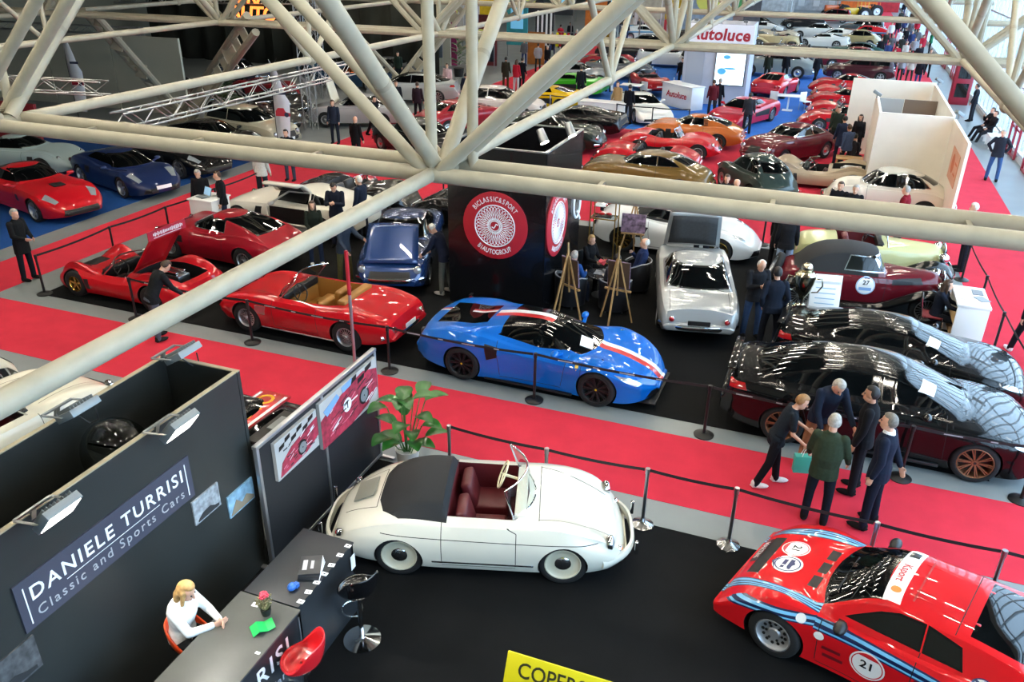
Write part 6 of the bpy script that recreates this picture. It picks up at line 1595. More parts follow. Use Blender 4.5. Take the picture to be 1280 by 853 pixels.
M = frame((1.40, .13, .9), (0, 1, 0), (0, 0, 1)); decal(c, S_, M, disc(.175), 'round_sticker', DW, .005); decal(c, S_, M, ringb(.135, .15), 'sticker_ring', DN, .007); mb = MB(); mb.prism([(-.10, .01), (.05, .01), (.10, .03), (.10, .06), (.02, .06), (-.02, .085), (-.06, .06), (-.10, .06)], .001); mb.prism([(-.08, -.06), (.03, -.06), (.03, -.015), (-.08, -.015)], .001); mb.prism([(.05, -.06), (.10, -.06), (.09, -.02), (.05, -.02)], .001); decal(c, S_, M, mb, 'sticker_emblem', DN, .008)
mb = MB(); mb.prism([(-.17, -.1), (0, -.19), (.17, -.1), (.0, -.16)], .001); decal(c, S_, M, mb, 'sticker_wing', DN, .007)
M = frame((1.85, -.10, .7), (0, 1, 0), (.3, 0, 1)); decal(c, S_, M, quad(.56, .10), 'name_plate', DB, .005); decal(c, S_, M, txt('MARTINI', .105, .01, .95), 'name_letters', DW, .008)
M = frame((-.60, .98, .58), (-1, 0, 0), (0, 1, 0)); decal(c, S_, M, quad(.62, .17), 'name_plate', DB, .006); decal(c, S_, M, txt('MARTINI', .15, .015, .85), 'name_letters', DW, .009)
M = frame((-.86, .98, .86), (-1, 0, 0), (0, 1, 0)); decal(c, S_, M, disc(.14), 'round_badge', DN, .009); decal(c, S_, M, ringb(.09, .13), 'badge_ring', DW, .011); decal(c, S_, M, disc(.085), 'badge_centre', DW, .011); decal(c, S_, M, quad(.22, .05), 'badge_bar', DR, .013); decal(c, S_, M, txt('MARTINI', .042, .005), 'badge_letters', DW, .015)
# white band over the windscreen top
M = frame((.33, 0, 1.5), (0, 1, 0), (.55, 0, 1))
decal(c, S_, M, quad(1.02, .17, 12, 3), 'screen_banner', DW, .006); 
decal(c, S_, M @ Matrix.Translation((.02, 0, 0)), txt('Ksport', .12, .008), 'banner_letters', DR, .010); decal(c, S_, M @ Matrix.Translation((-.38, .0, 0)), quad(.12, .10), 'banner_badge', DB, .010); decal(c, S_, M @ Matrix.Translation((.33, .01, 0)), disc(.05, 14), 'banner_dot', DO, .010)
for (x, z, w_) in ((.55, .48, .2), (.52, .38, .22), (.98, .42, .16)): decal(c, S_, frame((x, .98, z), (-1, 0, 0), (0, 1, 0)), quad(w_, .045), 'sponsor_sticker', mat('dark_red_print', '6c1018', .4), .005)
for M in (frame((.92, .9, .74), (-1, 0, 0), (0, 1, .1)), frame((.70, .95, .62), (-1, 0, 0), (0, 1, 0))): decal(c, S_, M, disc(.055, 16), 'sticker', DW, .009)
decal(c, S_, frame((-.02, 0, 1.5), (1, 0, 0), (0, 0, 1)), quad(.02, .8), 'roof_rib', mat('rib_red', 'a81018', .3, 0, 1), .012)
# 6 silver coupe, bonnet raised
def bonnet(t, x, y0, z, L, w, ang, outer, inner, name='bonnet'):
    """lid hinged at x with width w, raised by ang about the lateral axis; its outer skin follows outer"""
    Q = Matrix.Rotation(ang, 3, 'Y'); sg = 1 if L > 0 else -1
    f = lambda u, v: V((x, y0, z))+Q @ V((u*L, v*w*(1-.10*u), .03*(1-v*v*4*.9)))
    mb = MB(); mb.grid([[f(i/8, -.5+j/8) for j in range(9)] for i in range(9)]); o = mb.obj(name, outer, t, 50); s = o.modifiers.new('s', 'SOLIDIFY'); s.thickness = .02
    mb = MB(); mb.grid([[f(.08+.84*i/4, (-.5+j/4)*.86)+Q @ V((0, 0, -.045)) for j in range(5)] for i in range(5)]); o = mb.obj('lining', inner, o.parent, 50); o.name = 'bonnet_lining'
    s = o.modifiers.new('s', 'SOLIDIFY'); s.thickness = .015
SILV = mat('silver_paint', 'a4a8a8', .28, .35, 1., .5)
c = car_at('notch60', 'silver coupe seen from behind, bonnet raised, beside the white sports car', -2.12, 17.45, 102, dict(paint=SILV))
bonnet(c, 1.95, 0, .80, -1.02, 1.35, radians(66), SILV, mat('bonnet_lining', '303234', .7, noise=.2, nscale=20))
# 7 white spyder
car_w('p718', 'white modern sports car with black roof and gold wheels at the back of the stand', (777, 313), (897, 329), 'R', dict(paint=paint('d4d6d4'), rim=GOLD, cap=BLACKP))
# 8 red spider
car_at('spider60', 'red open spider with tan leather cabin beside the red and silver pole', -9.3, 13.25, 179, dict(paint=paint('b80f1c'), int=mat('tan_leather', '9a6a2c', .5)))
# 9 blue coupe, bonnet raised
BLU = mat('deep_blue_paint', '1c3a6c', .25, .3, 1.)
c = car_at('notch60', 'deep blue classic coupe facing us with its bonnet raised', -9.4, 17.3, -71, dict(paint=BLU))
bonnet(c, 2.0, 0, .78, -1.05, 1.3, radians(42), BLU, BLACKP)
# 10 red prototype
c = car_at('proto', 'low red open racing car with gold wheels, engine cover raised', -14.2, 13.32, 178, dict(paint=paint('b0101c'), rim=GOLD))
mb = MB(); Q = Matrix.Rotation(radians(52), 3, 'Y'); mb.grid([[V((-.42, 0, .72))+Q @ V((-1.15*i/6, (-.5+j/6)*.95, .04*(1-((j-3)/3)**2))) for j in range(7)] for i in range(7)]); o = mb.obj('engine_cover', paint('b0101c'), c, 50); s = o.modifiers.new('s', 'SOLIDIFY'); s.thickness = .02
mb = MB(); mb.box(V((-.42, 0, .72))+Q @ V((-1.18, 0, 0))+V((0, 0, .02)), (.02, 1.1, .2)); o = mb.obj('banner', mat('crimson_banner', 'a81c34', .5), c)
rb = random.Random(2)
for sx in (.013, -.013):
    mb = MB(); y = -.44
    while y < .42:
        w_ = rb.uniform(.012, .03); h_ = rb.uniform(.04, .10); mb.box(V((-.42, 0, .72))+Q @ V((-1.18, 0, 0))+V((sx, y, .03)), (.004, w_, h_)); y += w_+.018
    mb.box(V((-.42, 0, .72))+Q @ V((-1.18, 0, 0))+V((sx, 0, -.045)), (.004, .8, .012)); mb.obj('banner_letters', LETW, o, 0)
# 11 dark red fastback
car_at('gt60', 'dark red classic fastback behind the red racing car', -13.85, 16.1, 176, dict(paint=paint('8c1020')))
# 12 white gull-wing
c = car_at('gull', 'white gull-wing coupe with its left door raised', -13.5, 18.95, 180, dict(paint=paint('cfccc0'), rim=mat('dark_alloy', '44464a', .3, .8)))
mb = MB(); rows = []
for i in range(7):
    x = -.72+1.12*i/6; rows.append([V((x, .52+.62*u, 1.22+.62*u*.52+.12*sin(u*pi))) for u in (0, .2, .4, .6, .8, 1)])
mb.grid(rows); o = mb.obj('gullwing_door', paint('cfccc0'), c, 50); s = o.modifiers.new('s', 'SOLIDIFY'); s.thickness = .07
mb = MB(); mb.grid([[V((-.55+.8*i/3, .60+.42*u, 1.20+.42*u*.52+.10*sin(u*pi))) for u in (0, .5, 1)] for i in range(4)]); mb.obj('door_lining', BLACKP, c, 50)
mb = MB(); mb.grid([[V((-.74+1.14*i/4, .985-.02*k, .42+.42*k)) for k in range(2)] for i in range(5)]); mb.grid([[V((-.70+.95*i/3, .80-.22*k, .98+.2*k)) for k in range(2)] for i in range(4)]); mb.obj('door_opening', BLACKP, c, 0)
mb = MB(); mb.tube([V((-.78, 1.0, .38)), V((.45, .99, .38)), V((.48, .98, .8)), V((.3, .82, .96)), V((-.05, .60, 1.2)), V((-.75, .60, 1.22)), V((-.80, .80, .98)), V((-.80, 1.0, .8))], .03, 0, 8, closed=True); mb.obj('door_seal', paint('cfccc0'), c, 50)
# 13 black roadster and black coupe behind
car_at('roadster', 'black open roadster beyond the white gull-wing coupe', -12.95, 21.1, 2, P_('0a0b0c', int=mat('grey_leather', '3c3e42', .5)))
car_at('mid2000', 'black coupe with silver wheels half hidden behind the emblem tower', -8.75, 21.2, 180, P_('07080a', rim=ALU))
# left blue stand
car_at('gtmod', 'red front-engined grand tourer on the left blue carpet', -22.0, 17.5, -14, P_(RED))
car_at('mid2000', 'dark blue mid-engined coupe on the left blue carpet', -21.3, 20.35, -17, P_('14244c', rim=ALU))
car_at('gtmod', 'black grand tourer just right of the dark blue coupe', -21.6, 22.9, -12, P_('08090b'))
car_at('mid2000', 'black mid-engined car farthest along the left blue carpet', -21.9, 25.5, -8, P_('0b0b0d'))
car_at('gt60', 'pale silver car behind the dark blue coupe', -26.0, 20.6, 10, P_('8fa0a0'))
car_at('gt60', 'dark navy car behind the red grand tourer', -26.6, 17.2, -10, P_('101c34'))
# cream cars bottom left
car_at('spider60', 'long cream cabriolet with dark red cabin behind the storage booth', -11.3, 6.95, 86, P_('cfcdbc', int=mat('oxblood_leather', '54161c', .45)))
# racing car behind the screen
c = car_at('wedge', 'red and black racing car glimpsed between the black wall and the display screen', -8.3, 8.45, 178, P_('14161a'), scale=.9)
t = c; mb = MB(); mb.box((-.95+.0, 0, 1.02), (.62, 1.75, .05)); o = mb.obj('rear_wing', mat('racing_red', 'c01a1e', .35, 0, .8), t, bev=.01)
mb = MB(); mb.text('OVO', .42, 0, frame((-.95, -.30, 1.047), (0, -1, 0), (0, 0, 1)), .003, .02); mb.obj('wing_letters', mat('yellow_letters', 'e0a818', .5), o, 0)
mb = MB(); mb.box((-1.22, 0, 1.047), (.06, 1.6, .004)); mb.box((-.70, 0, 1.047), (.05, 1.6, .004)); mb.obj('wing_band', LETW, o, 0)
for s in (1, -1):
    mb = MB(); mb.box((-.95, s*.6, .90), (.3, .03, .24)); mb.obj('wing_stay', BLACKP, t)
mb = MB(); mb.box((-1.65, 0, .975), (.5, 1.0, .03)); mb.box((-1.65, -.1, 1.0), (.3, .4, .03), 1); mb.obj('engine_grille', [BLACKP, LGREY], t)
# ------------------------------------------------------------------ pre-war cars
STY['prewar_body'] = dict(hood=[(-1.75,.62),(-1.7,.86),(-1.4,.98),(-.6,1.0),(.3,1.0),(.9,1.0),(1.5,.98),(1.62,.95),(1.66,.88)], belt=[(-1.75,.56),(-1.65,.78),(-1.2,.90),(-.5,.92),(.3,.92),(1.0,.86),(1.6,.82),(1.66,.78)],
    bot=[(-1.75,.42),(-1.2,.34),(1.2,.36),(1.66,.42)], wid=[(-1.75,.40),(-1.5,.58),(-.9,.70),(0,.70),(.5,.62),(1.1,.46),(1.55,.34),(1.66,.30)], side=[(0,.95),(.5,1),(.85,.98),(1,.93)], crown=2.4, er=.03,
    xf=1.35, xr=-1.25, tr=.36, tw=.15, rr=.23, ar=.4, noarch=True, nowheels=True, frame='chrome')
top = dict(STY['prewar_body'], cab=[(-1.45,.98),(-1.2,1.24),(-.8,1.42),(-.3,1.47),(.12,1.43),(.28,1.38),(.50,1.0)], cwb=.62, rw=.47, bf=.04, br=.15, cm=-.2, cabrole=('top',.0,-1.5,.30), ws=(1.04,1.34,.54,.45),
    sw=[[(-.38,1.04),(.36,1.04),(.18,1.33),(-.3,1.33)]], seams=[((-.42,.4),(-.42,1.0)),((.5,.4),(.5,.98))],
    marks=[('y',[(.62,.78),(1.28,.80),(1.22,.92),(.62,.90)],'sides','grille')])
STY['prewar_closed'] = top
STY['prewar_open'] = dict(STY['prewar_body'], frame=None, open=[([(-.75,-.50),(.28,-.48),(.28,.48),(-.75,.50)],.5,'int')], screen=(.42,.48,.36,.10,.02), seats=[(-.45,.25,.5,.4,.4),(-.45,-.25,.5,.4,.4)], dash=(.24,.42,.92), dashrole='dark', sty=.25)
def prewar(style, label, x, y, hd, body, fender, rim, extra=None):
    c = car_at(style, label, x, y, hd, dict(paint=body, int=mat('oxblood_leather', '54161c', .45)))
    def fend(x0, path, yc, w):
        for s in (1, -1):
            mb = MB(); rows = []
            for (px_, pz, k) in path:
                rows.append([V((px_, s*(yc+w*k*u), pz-.16*abs(u)**2.2*(.4+.6*k))) for u in (-1, -.75, -.5, -.25, 0, .25, .5, .75, 1)])
            mb.grid(rows); o = mb.obj('fender', fender, c, 60); q = o.modifiers.new('s', 'SOLIDIFY'); q.thickness = .012
    fend(0, [(1.90,.36,.75),(1.86,.56,.9),(1.70,.74,1),(1.45,.81,1),(1.2,.77,1),(.9,.62,.9),(.6,.46,.8),(.3,.36,.75),(-.5,.33,.75)], .70, .17)
    fend(0, [(-.55,.34,.75),(-.72,.52,.8),(-.92,.72,.9),(-1.2,.80,1),(-1.5,.76,1),(-1.75,.60,.9),(-1.92,.40,.7)], .72, .16)
    w, ty = wheel_meshes('wire', .36, .15, .24)
    for ax in (1.38, -1.25):
        for s in (1, -1):
            o = bpy.data.objects.new('wheel', w); COL.objects.link(o); o.parent = c; o.location = (ax, s*.72, .36); o.rotation_euler = (0, 0, 0 if s > 0 else pi); o.material_slots[0].link = 'OBJECT'; o.material_slots[0].material = rim
            q = bpy.data.objects.new('tyre', ty); COL.objects.link(q); q.parent = o
    o = bpy.data.objects.new('spare_wheel', w); COL.objects.link(o); o.parent = c; o.location = (-1.82, 0, .72); o.rotation_euler = (radians(20), 0, radians(90)); q = bpy.data.objects.new('tyre', ty); COL.objects.link(q); q.parent = o
    mb = MB(); rows = []
    for k, (w_, z) in enumerate(((.15, .42), (.19, .6), (.20, .85), (.16, 1.0), (.02, 1.05))): rows.append([V((1.70+.03*cos(a)*1.2, w_*1.5*sin(a), z)) for a in [-pi/2+pi*j/10 for j in range(11)]])
    mb.grid(rows); mb.obj('radiator_grille', CHROME, c, 60)
    mb = MB()
    for k in range(9): mb.box((1.742, -.2+.05*k, .70), (.012, .012, .5))
    mb.obj('grille_bars', BLACKP, c)
    for s in (1, -1):
        l = lens((1.70, s*.44, .80), (1, 0, 0), .115, .03); l.ball((1.66, s*.44, .80), (.13, .12, .12), 1, 14, 10); l.obj('headlight', [LAMP, CHROME], c, 50)
    for xe in (2.0, -2.02):
        mb = MB(); flat_bar(outline_bar(xe, .12, .74, .44, 0, sgn=1 if xe > 0 else -1) if xe > 0 else outline_bar(xe, .12, .7, .44, 0, sgn=-1)[::-1], .07, .03, mb); mb.obj('front_bumper' if xe > 0 else 'rear_bumper', CHROME, c, 50)
    return c
MAR = paint('5a0f1a')
c = prewar('prewar_closed', 'maroon vintage cabriolet with black soft top and white number 27 disc', 1.35, 18.98, 4, MAR, paint('08090a'), ALU)
M = frame((.08, -1.0, .74), (1, 0, 0), (0, -1, 0)); decal(c, 'prewar_closed', M, disc(.20), 'number_disc', DW, .006); decal(c, 'prewar_closed', M, ringb(.18, .195), 'disc_ring', mat('decal_blue', '7ea4d0', .4), .008); decal(c, 'prewar_closed', M @ Matrix.Translation((0, .07, 0)), txt('27', .14, .02), 'number', DB, .010); decal(c, 'prewar_closed', M @ Matrix.Translation((0, -.07, 0)), quad(.26, .07), 'disc_print', mat('decal_blue', '7ea4d0', .4), .009)
YEL = paint('b8b684')
prewar('prewar_open', 'pale yellow-green vintage roadster behind the number 27 car', 1.55, 21.05, 4, YEL, paint('141512'), ALU)
prewar('prewar_open', 'cream vintage car with an exposed wire wheel at the far left edge', -13.75, 7.1, 84, paint('c8c4b0'), paint('c8c4b0'), CHROME)
# ------------------------------------------------------------------ red stand, blue stand and beyond
car_at('coupe50', 'gold-brown coupe with chrome window frames right behind the truss tubes', -5.25, 26.8, 180, P_('6a5226'))
car_at('roadster', 'red roadster with a chrome windscreen just beyond the gold-brown coupe', -5.8, 29.4, 180, P_('b01020', int=BLACKP))
car_at('roadster', 'red open two-seater in front of the orange coupe', -5.45, 32.2, 2, P_('b81420', int=BLACKP))
c = car_at('gt60', 'orange coupe with black louvres behind its side window', -5.0, 34.6, 178, P_('b4602a', rim=BRONZE))
for s in (1, -1):
    mb = MB()
    for k in range(5): mb.box((-.62-.0, s*.72, .96+.06*k), (.2, .02, .03))
    mb.obj('louvre', BLACKP, c)
car_at('coupe50', 'maroon fifties coupe with chrome trim facing the red aisle', -1.05, 33.5, 236, P_('5c1420'))
car_at('beetle', 'dark green rounded coupe seen from its rear, left of the beige open racer', -1.75, 27.7, 122, P_('2c3a36'))
car_at('proto', 'beige bare-metal open racer beside the white panel wall', .15, 29.9, 178, P_('a4947c'))
car_at('beetle', 'cream rounded small saloon before the white panel wall', 2.25, 27.3, 178, P_('d2ccbc'))
car_at('saloon50', 'dark green chrome-nosed saloon behind the emblem tower', -10.2, 31.5, 2, P_('16221e'))
car_at('wedge', 'black coupe between the green saloon and the white wedge sports car', -10.2, 34.9, 180, P_('0b0d10'))
car_at('saloon50', 'black vintage saloon at the edge of the red rear aisle', -14.6, 28.2, 150, P_('0c0d0f'))
car_at('hatch', 'small white and red car left of the yellow sports car', -14.3, 36.6, 8, P_('c8c0bc'))
car_at('coupe50', 'dark red classic coupe glimpsed between the truss diagonals', -14.9, 33.2, 60, P_('8c1a26'))
car_at('wedge', 'white wedge sports car on the blue carpet by the white counter', -8.2, 39.4, 302, P_('d8d8d2'))
car_at('wedge', 'bright yellow sports car seen side on at the blue carpet edge', -13.4, 39.8, 180, P_('d0a808'))
car_at('wedge', 'bright green sports car behind the yellow one', -13.6, 44.6, 180, P_('3aa020'))
car_at('wedge', 'red mid-engined sports car parked in front of the screen tower', -3.6, 40.2, 250, P_('b41830'))
car_at('mid2000', 'red sports car seen from behind, beyond the screen tower', -2.8, 49.5, 78, P_('c01422'))
for k in range(5):
    car_at('roadster' if k % 2 else 'gt60', ['nearest red car of the tight red row left of the white wall', 'second red car back in the tight red row', 'third red car back in the tight red row', 'fourth red car back in the tight red row', 'farthest red car of the tight red row'][k], .9, 40.2+k*2.75, 186, P_('ac101c'), lod=1, scale=.92)
car_at('saloon50', 'large grey vintage saloon beyond the red sports cars', -3.4, 57.0, 178, P_('7c8686'), lod=1, scale=1.15)
car_at('hatch', 'dark maroon car beside the large grey vintage saloon', 1.6, 57.6, 180, P_('3a1018'), lod=1)
car_at('hatch', 'white van-like car behind the white counter', -8.0, 55.4, -60, P_('d8dcda'), lod=1)
c = car_at('notch60', 'silver saloon with its bonnet propped open by the left concrete area', -19.6, 32.4, 200, P_('9a989a'), lod=1)
bonnet(c, .95, 0, .98, 1.05, 1.4, radians(-75), mat('cream_bonnet', 'd8d2bc', .5), mat('cream_bonnet', 'd8d2bc', .5))
car_at('saloonm', 'silver modern saloon near the clothing stalls', -20.2, 38.9, 198, P_('a4a8a8'), lod=1)
car_at('notch60', 'dark blue classic car behind the silver saloon', -25.0, 41.2, 185, P_('24405c'), lod=1)
car_at('hatch', 'beige old estate car behind the double truss tubes', -21.6, 27.4, -10, P_('a8a490'), lod=1)
car_at('roadster', 'chromed dark open classic beside the lattice tower', -23.0, 30.3, -20, P_('3a3632'), lod=1)
for k, (x, y, h, cc, st, lb) in enumerate((
    (-24.6, 33.5, -20, '2c2c2c', 'roadster', 'dark classic roadster in the left concrete area'), (-30.3, 33.2, -15, '4a4038', 'coupe50', 'brown classic coupe near the laced column'),
    (-27.5, 36.5, -10, '7a1c24', 'roadster', 'dark red classic roadster in the left concrete area'), (-31.5, 39.5, -10, '30384a', 'saloon50', 'slate classic saloon deep in the left concrete area'),
    (-28.8, 44.5, 0, '3c5c74', 'roadster', 'blue-grey classic roadster by the stalls'), (-24.5, 44.9, 0, '404448', 'coupe50', 'grey classic coupe by the clothing stalls'),
    (-13.9, 48.2, 12, '8a9094', 'gt60', 'grey coupe at the far edge of the blue carpet'), (-12.4, 51.6, 12, '5c6064', 'notch60', 'dark grey coupe beyond the green sports car'),
    (-14.0, 55.5, 15, '8c1c28', 'roadster', 'red roadster among the far grey cars'), (-10.8, 58.5, 10, 'c4c8c8', 'hatch', 'white hatchback among the far grey cars'),
    (-13.8, 60.5, 12, '24282c', 'coupem', 'black coupe among the far grey cars'), (-9.5, 63, 5, 'a8acae', 'gt60', 'silver coupe among the far grey cars'),
    (-13.4, 66.0, 8, '343c44', 'notch60', 'slate coupe at the back of the far grey cars'), (-9.6, 47.5, 120, 'a01820', 'roadster', 'red roadster behind the white tables on the blue carpet'),
    (-4.6, 74.5, 175, 'c4b48c', 'prewar_open', ''), (-1.2, 76.5, 175, 'd8d8d4', 'wedge', 'white rally car nearest in the far white row'), (-.2, 80.5, 172, 'd4d4d0', 'rally', 'white and red rally car in the far white row'),
    (-2.0, 84.2, 178, 'cfd2d2', 'notch60', 'white saloon at the back of the far white row'), (1.6, 78.5, 172, '8a7c54', 'beetle', 'khaki small car at the end of the far white row'),
    (-8.0, 88, 175, '2a2c30', 'saloon50', 'black saloon in the farthest row'), (-3.5, 94, 175, '1c1e22', 'saloon50', 'second black saloon in the farthest row'), (-1, 104, 175, '8c1c24', 'hatch', 'red car in the farthest row by the yellow machines'),
    (-3.8, 63.0, 178, '20242a', 'coupem', 'black coupe beyond the large grey vintage saloon'), (1.2, 63.2, 182, '6c1820', 'saloon50', 'dark red vintage saloon beyond the dark maroon car'), (-3.6, 67.5, 176, '4a3c34', 'prewar_open', ' '), (1.4, 68.0, 178, '2c4a44', 'coupe50', 'teal-grey coupe in front of the far white row'),
    (-5.2, 80.6, 175, 'c8b8a0', 'roadster', 'pale beige roadster in the far white row'), (2.2, 84.8, 175, 'c42028', 'rally', 'red rally car at the end of the far white row'), (-6.9, 85.0, 178, 'dcdcd8', 'gt60', 'white fastback at the left of the far white row'), (2.0, 90, 176, '3c4448', 'hatch', 'grey hatchback behind the far white row'),
    (-16.0, 75, 20, 'c8ccc8', 'rally', 'white and green rally car by the far stalls'), (-11.5, 76, 10, '3c3834', 'roadster', 'dark roadster by the far stalls'), (-7.5, 78, 5, '545850', 'gt60', 'olive coupe by the far stalls'))):
    if st == 'prewar_open': prewar(st, 'brown vintage tourer behind the black coupe in the far rows' if lb else 'cream vintage tourer in the far row beyond the sign tower', x, y, h, paint(cc), paint(cc), ALU)
    else: car_at(st, lb, x, y, h, P_(cc), lod=1)
# orange and yellow machines far away
def machine(label, x, y, col):
    t = thing('tractor', label, 'tractor', (x, y, 0), radians(200))
    m = mat('machine_paint', col, .4, 0, .5)
    mb = MB(); mb.box((.75, 0, 1.05), (1.6, .62, .7)); mb.obj('bonnet', m, t, bev=.08)
    mb = MB(); mb.box((-.55, 0, .95), (.9, .8, .5)); mb.obj('seat_deck', m, t, bev=.05)
    mb = MB()
    for sx in (-.95, -.1):
        for sy in (-.55, .55): mb.box((sx, sy, 1.9), (.06, .06, 1.4))
    mb.box((-.52, 0, 2.62), (1.15, 1.3, .08)); mb.obj('canopy', m, t, bev=.01)
    for (wx, r, w_) in ((-.6, .75, .4), (1.2, .45, .28)):
        for s in (1, -1):
            w, ty = wheel_meshes('steel', r, w_, r*.55); o = bpy.data.objects.new('wheel', w); COL.objects.link(o); o.parent = t; o.location = (wx, s*.72, r); o.rotation_euler = (0, 0, 0 if s > 0 else pi)
            q = bpy.data.objects.new('tyre', ty); COL.objects.link(q); q.parent = o
machine('orange tractor at the left of the far machine display', -.6, 112, 'd8641c'); machine('yellow tractor in the middle of the far machine display', 1.6, 108, 'dcae12'); machine('orange tractor at the right end of the far machine display', 3.0, 114, 'e07020')
# ------------------------------------------------------------------ the visitors
def pp(pose, px, py, yaw, label, z=0., dz=.006, **k):
    p = G(px, py, z); p.z = dz; return person(pose, p, radians(yaw), label, **k)
NAVY, BLK, JEAN, GRY = '1a2236', '14151a', '3a5478', '4a4c52'
# talking group by the black saloon
a = pp('look', 960, 607, 12, 'woman with short ginger hair in a dark tee shirt carrying a turquoise bag', top='1b2128', legs='121318', hair='short', hc='8a6238', shoes='d8d8d8', h=1.68, sex='f', wear='tee', lod=0, lean=20, hp=14, lL=(10, 3, 4), lR=(-10, 4, 12), aR=(2, 14, 50, 10), aL=(20, 8, 70, 45))
pp('bend', 1013, 583, -62, 'white-haired man in a navy jacket and beige trousers bending forward', top='1c2434', legs='8a6448', hc='grey', lod=0, h=1.82, belly=.02, lean=20, aL=(26, 10, 30, 10), aR=(22, 12, 25, 30), shoes='2c2018')
pp('stand', 1016, 652, 84, 'man seen from behind in a dark green quilted jacket', top='2b3527', legs='141720', hc='grey', lod=0, h=1.76, belly=.045, coat=.10, aL=(14, 12, 30, 15), aR=(10, 16, 30, 15), hp=8)
pp('stand', 1064, 614, 172, 'dark-haired man in a black jacket behind the suited man', top='15161a', legs='15161b', hc='dark', lod=0, h=1.80, skin=1, hp=0)
pp('behind', 1082, 657, 163, 'grey-haired man in a navy suit with an open white collar', top='171d2c', legs='131724', hc='6a645a', collar='e8e8e6', lod=0, h=1.84, hp=-2, coat=.10, aR=(-16, 14, 30, 120), aL=(-6, 9, 20, 10))
h = HANDS[a.name]['R']
t = thing('paper_bag', 'turquoise paper bag hanging from the ginger-haired woman\'s hand', 'bag', (h.x, h.y, h.z-.42), radians(15))
mb = MB(); mb.box((0, 0, .16), (.34, .11, .28)); mb.obj('bag_body', mat('turquoise_paper', '3fae9f', .6), t, bev=.004)
for s in (1, -1):
    mb = MB(); mb.tube([(-.08, s*.04, .29), (-.05, s*.025, .40), (0, s*.01, .425), (.05, s*.025, .40), (.08, s*.04, .29)], .005, 0, 6); mb.obj('handle', PAPER, t)
# seated woman behind the counter
person('sit', (-5.42, 4.72, .006), radians(8), 'blonde woman in a white shirt seated behind the grey counter', top='dcdcd8', legs='17181b', hair='bob', hc='blond', h=1.70, sex='f', lod=0, pz=.82, hp=22, lL=(78, 6, 70), lR=(78, 6, 70), aL=(38, 6, 66, 30), aR=(38, 6, 70, 32), coat=0, lean=8)
# people in the tub chairs
person('sit', (-4.72, 16.48, .006), radians(72), 'person in a blue and white jacket seated with back to us by the tower', top='234a86', legs='1a2030', hc='grey', h=1.72, lod=1, pz=.50)
person('sit', (-3.72, 16.58, .006), radians(108), 'man in a grey jacket seated with his back to us', top='4e5258', legs='2a2c30', hc='dark', h=1.76, lod=1, pz=.50)
person('recline', (-3.53, 17.9, .006), radians(196), 'white-haired man in a blue blazer leaning back with a phone at his ear', top='1f2c50', legs='4c5464', hair='thin', hc='white', h=1.78, lod=1, pz=.52)
b = person('sit', (-4.72, 17.85, .006), radians(-28), 'blonde woman in black seated facing us beside the tower', top='131316', legs='131316', hair='tail', hc='blond', h=1.70, sex='f', lod=1, pz=.50, aR=(30, 6, 60, 10))
t = thing('chair', 'black chair under the blonde woman in black', 'chair', (-4.74, 17.87, .006), radians(-28))
mb = MB(); mb.box((0, 0, .38), (.44, .46, .05)); mb.obj('seat', BLACKP, t, bev=.015); mb = MB(); mb.box((-.22, 0, .62), (.04, .44, .36)); mb.obj('backrest', BLACKP, t, bev=.015)
for sx in (1, -1):
    for sy in (1, -1):
        mb = MB(); mb.tube([(sx*.19, sy*.2, 0), (sx*.18, sy*.19, .37)], .014, 0, 6); mb.obj('leg', STEEL, t)
h = HANDS[b.name]['R']; mb = MB(); mb.box((0, 0, 0), (.16, .22, .012), R=Matrix.Rotation(.5, 3, 'Y')); mb.box((.04, 0, .03), (.10, .2, .01), R=Matrix.Rotation(-.4, 3, 'Y')); o = tag(mb.obj('red_booklet', mat('booklet_red', 'b82436', .5)), 'red booklet in the hands of the blonde woman in black', 'booklet'); o.location = h+V((.06, -.02, .05))
# around the silver and white cars
person('look', (-2.35, 19.92, .006), radians(92), 'man with white sleeves and dark vest bending at the white sports car', top='d4d4d2', legs='1a1c24', hc='dark', h=1.76)
pp('phone', 936, 421, -64, 'white-haired man in a dark jacket and blue jeans looking at his phone', top='1d1f24', legs='33486a', hc='white', hair='thin', h=1.78)
pp('pockets', 957, 437, 110, 'dark-haired man in a navy suit seen from behind beside the jeans man', top='161c28', legs='141821', hc='dark', h=1.78)
person('sit', (2.92, 17.92, .006), radians(-6), 'woman with long brown hair seated at the white reception desk', top='1c2230', legs='191c26', hair='long', hc='brown', h=1.70, sex='f', pz=.50, aL=(40, 8, 40, 20), aR=(40, 8, 40, 20))
pp('stand', 966, 338, 70, 'woman in a black hooded coat left of the yellow-green roadster', top='141416', legs='141416', hair='bob', hc='brown', sex='f', h=1.66, coat=.25)
pp('stand', 975, 351, 95, 'man in a dark jacket and pale jeans beside the hooded coat', top='1a1a1e', legs='8c9cb4', hc='brown', h=1.78, shoes='c8c8c8')
pp('stand', 1199, 338, 190, 'white-haired man in dark clothes where the red aisles meet', top='22262e', legs='1a1d26', hc='white', h=1.78)
pp('walk', 1276, 446, 110, 'person in black walking on the red side aisle at the right edge', top='15151a', legs='16171d', hc='dark', h=1.74, shoes='d0d0d0')
pp('hips', 1238, 226, -98, 'man in a dark open jacket, blue shirt and jeans on the side aisle', top='23252e', legs='34507a', hc='grey', h=1.82, belly=.02)
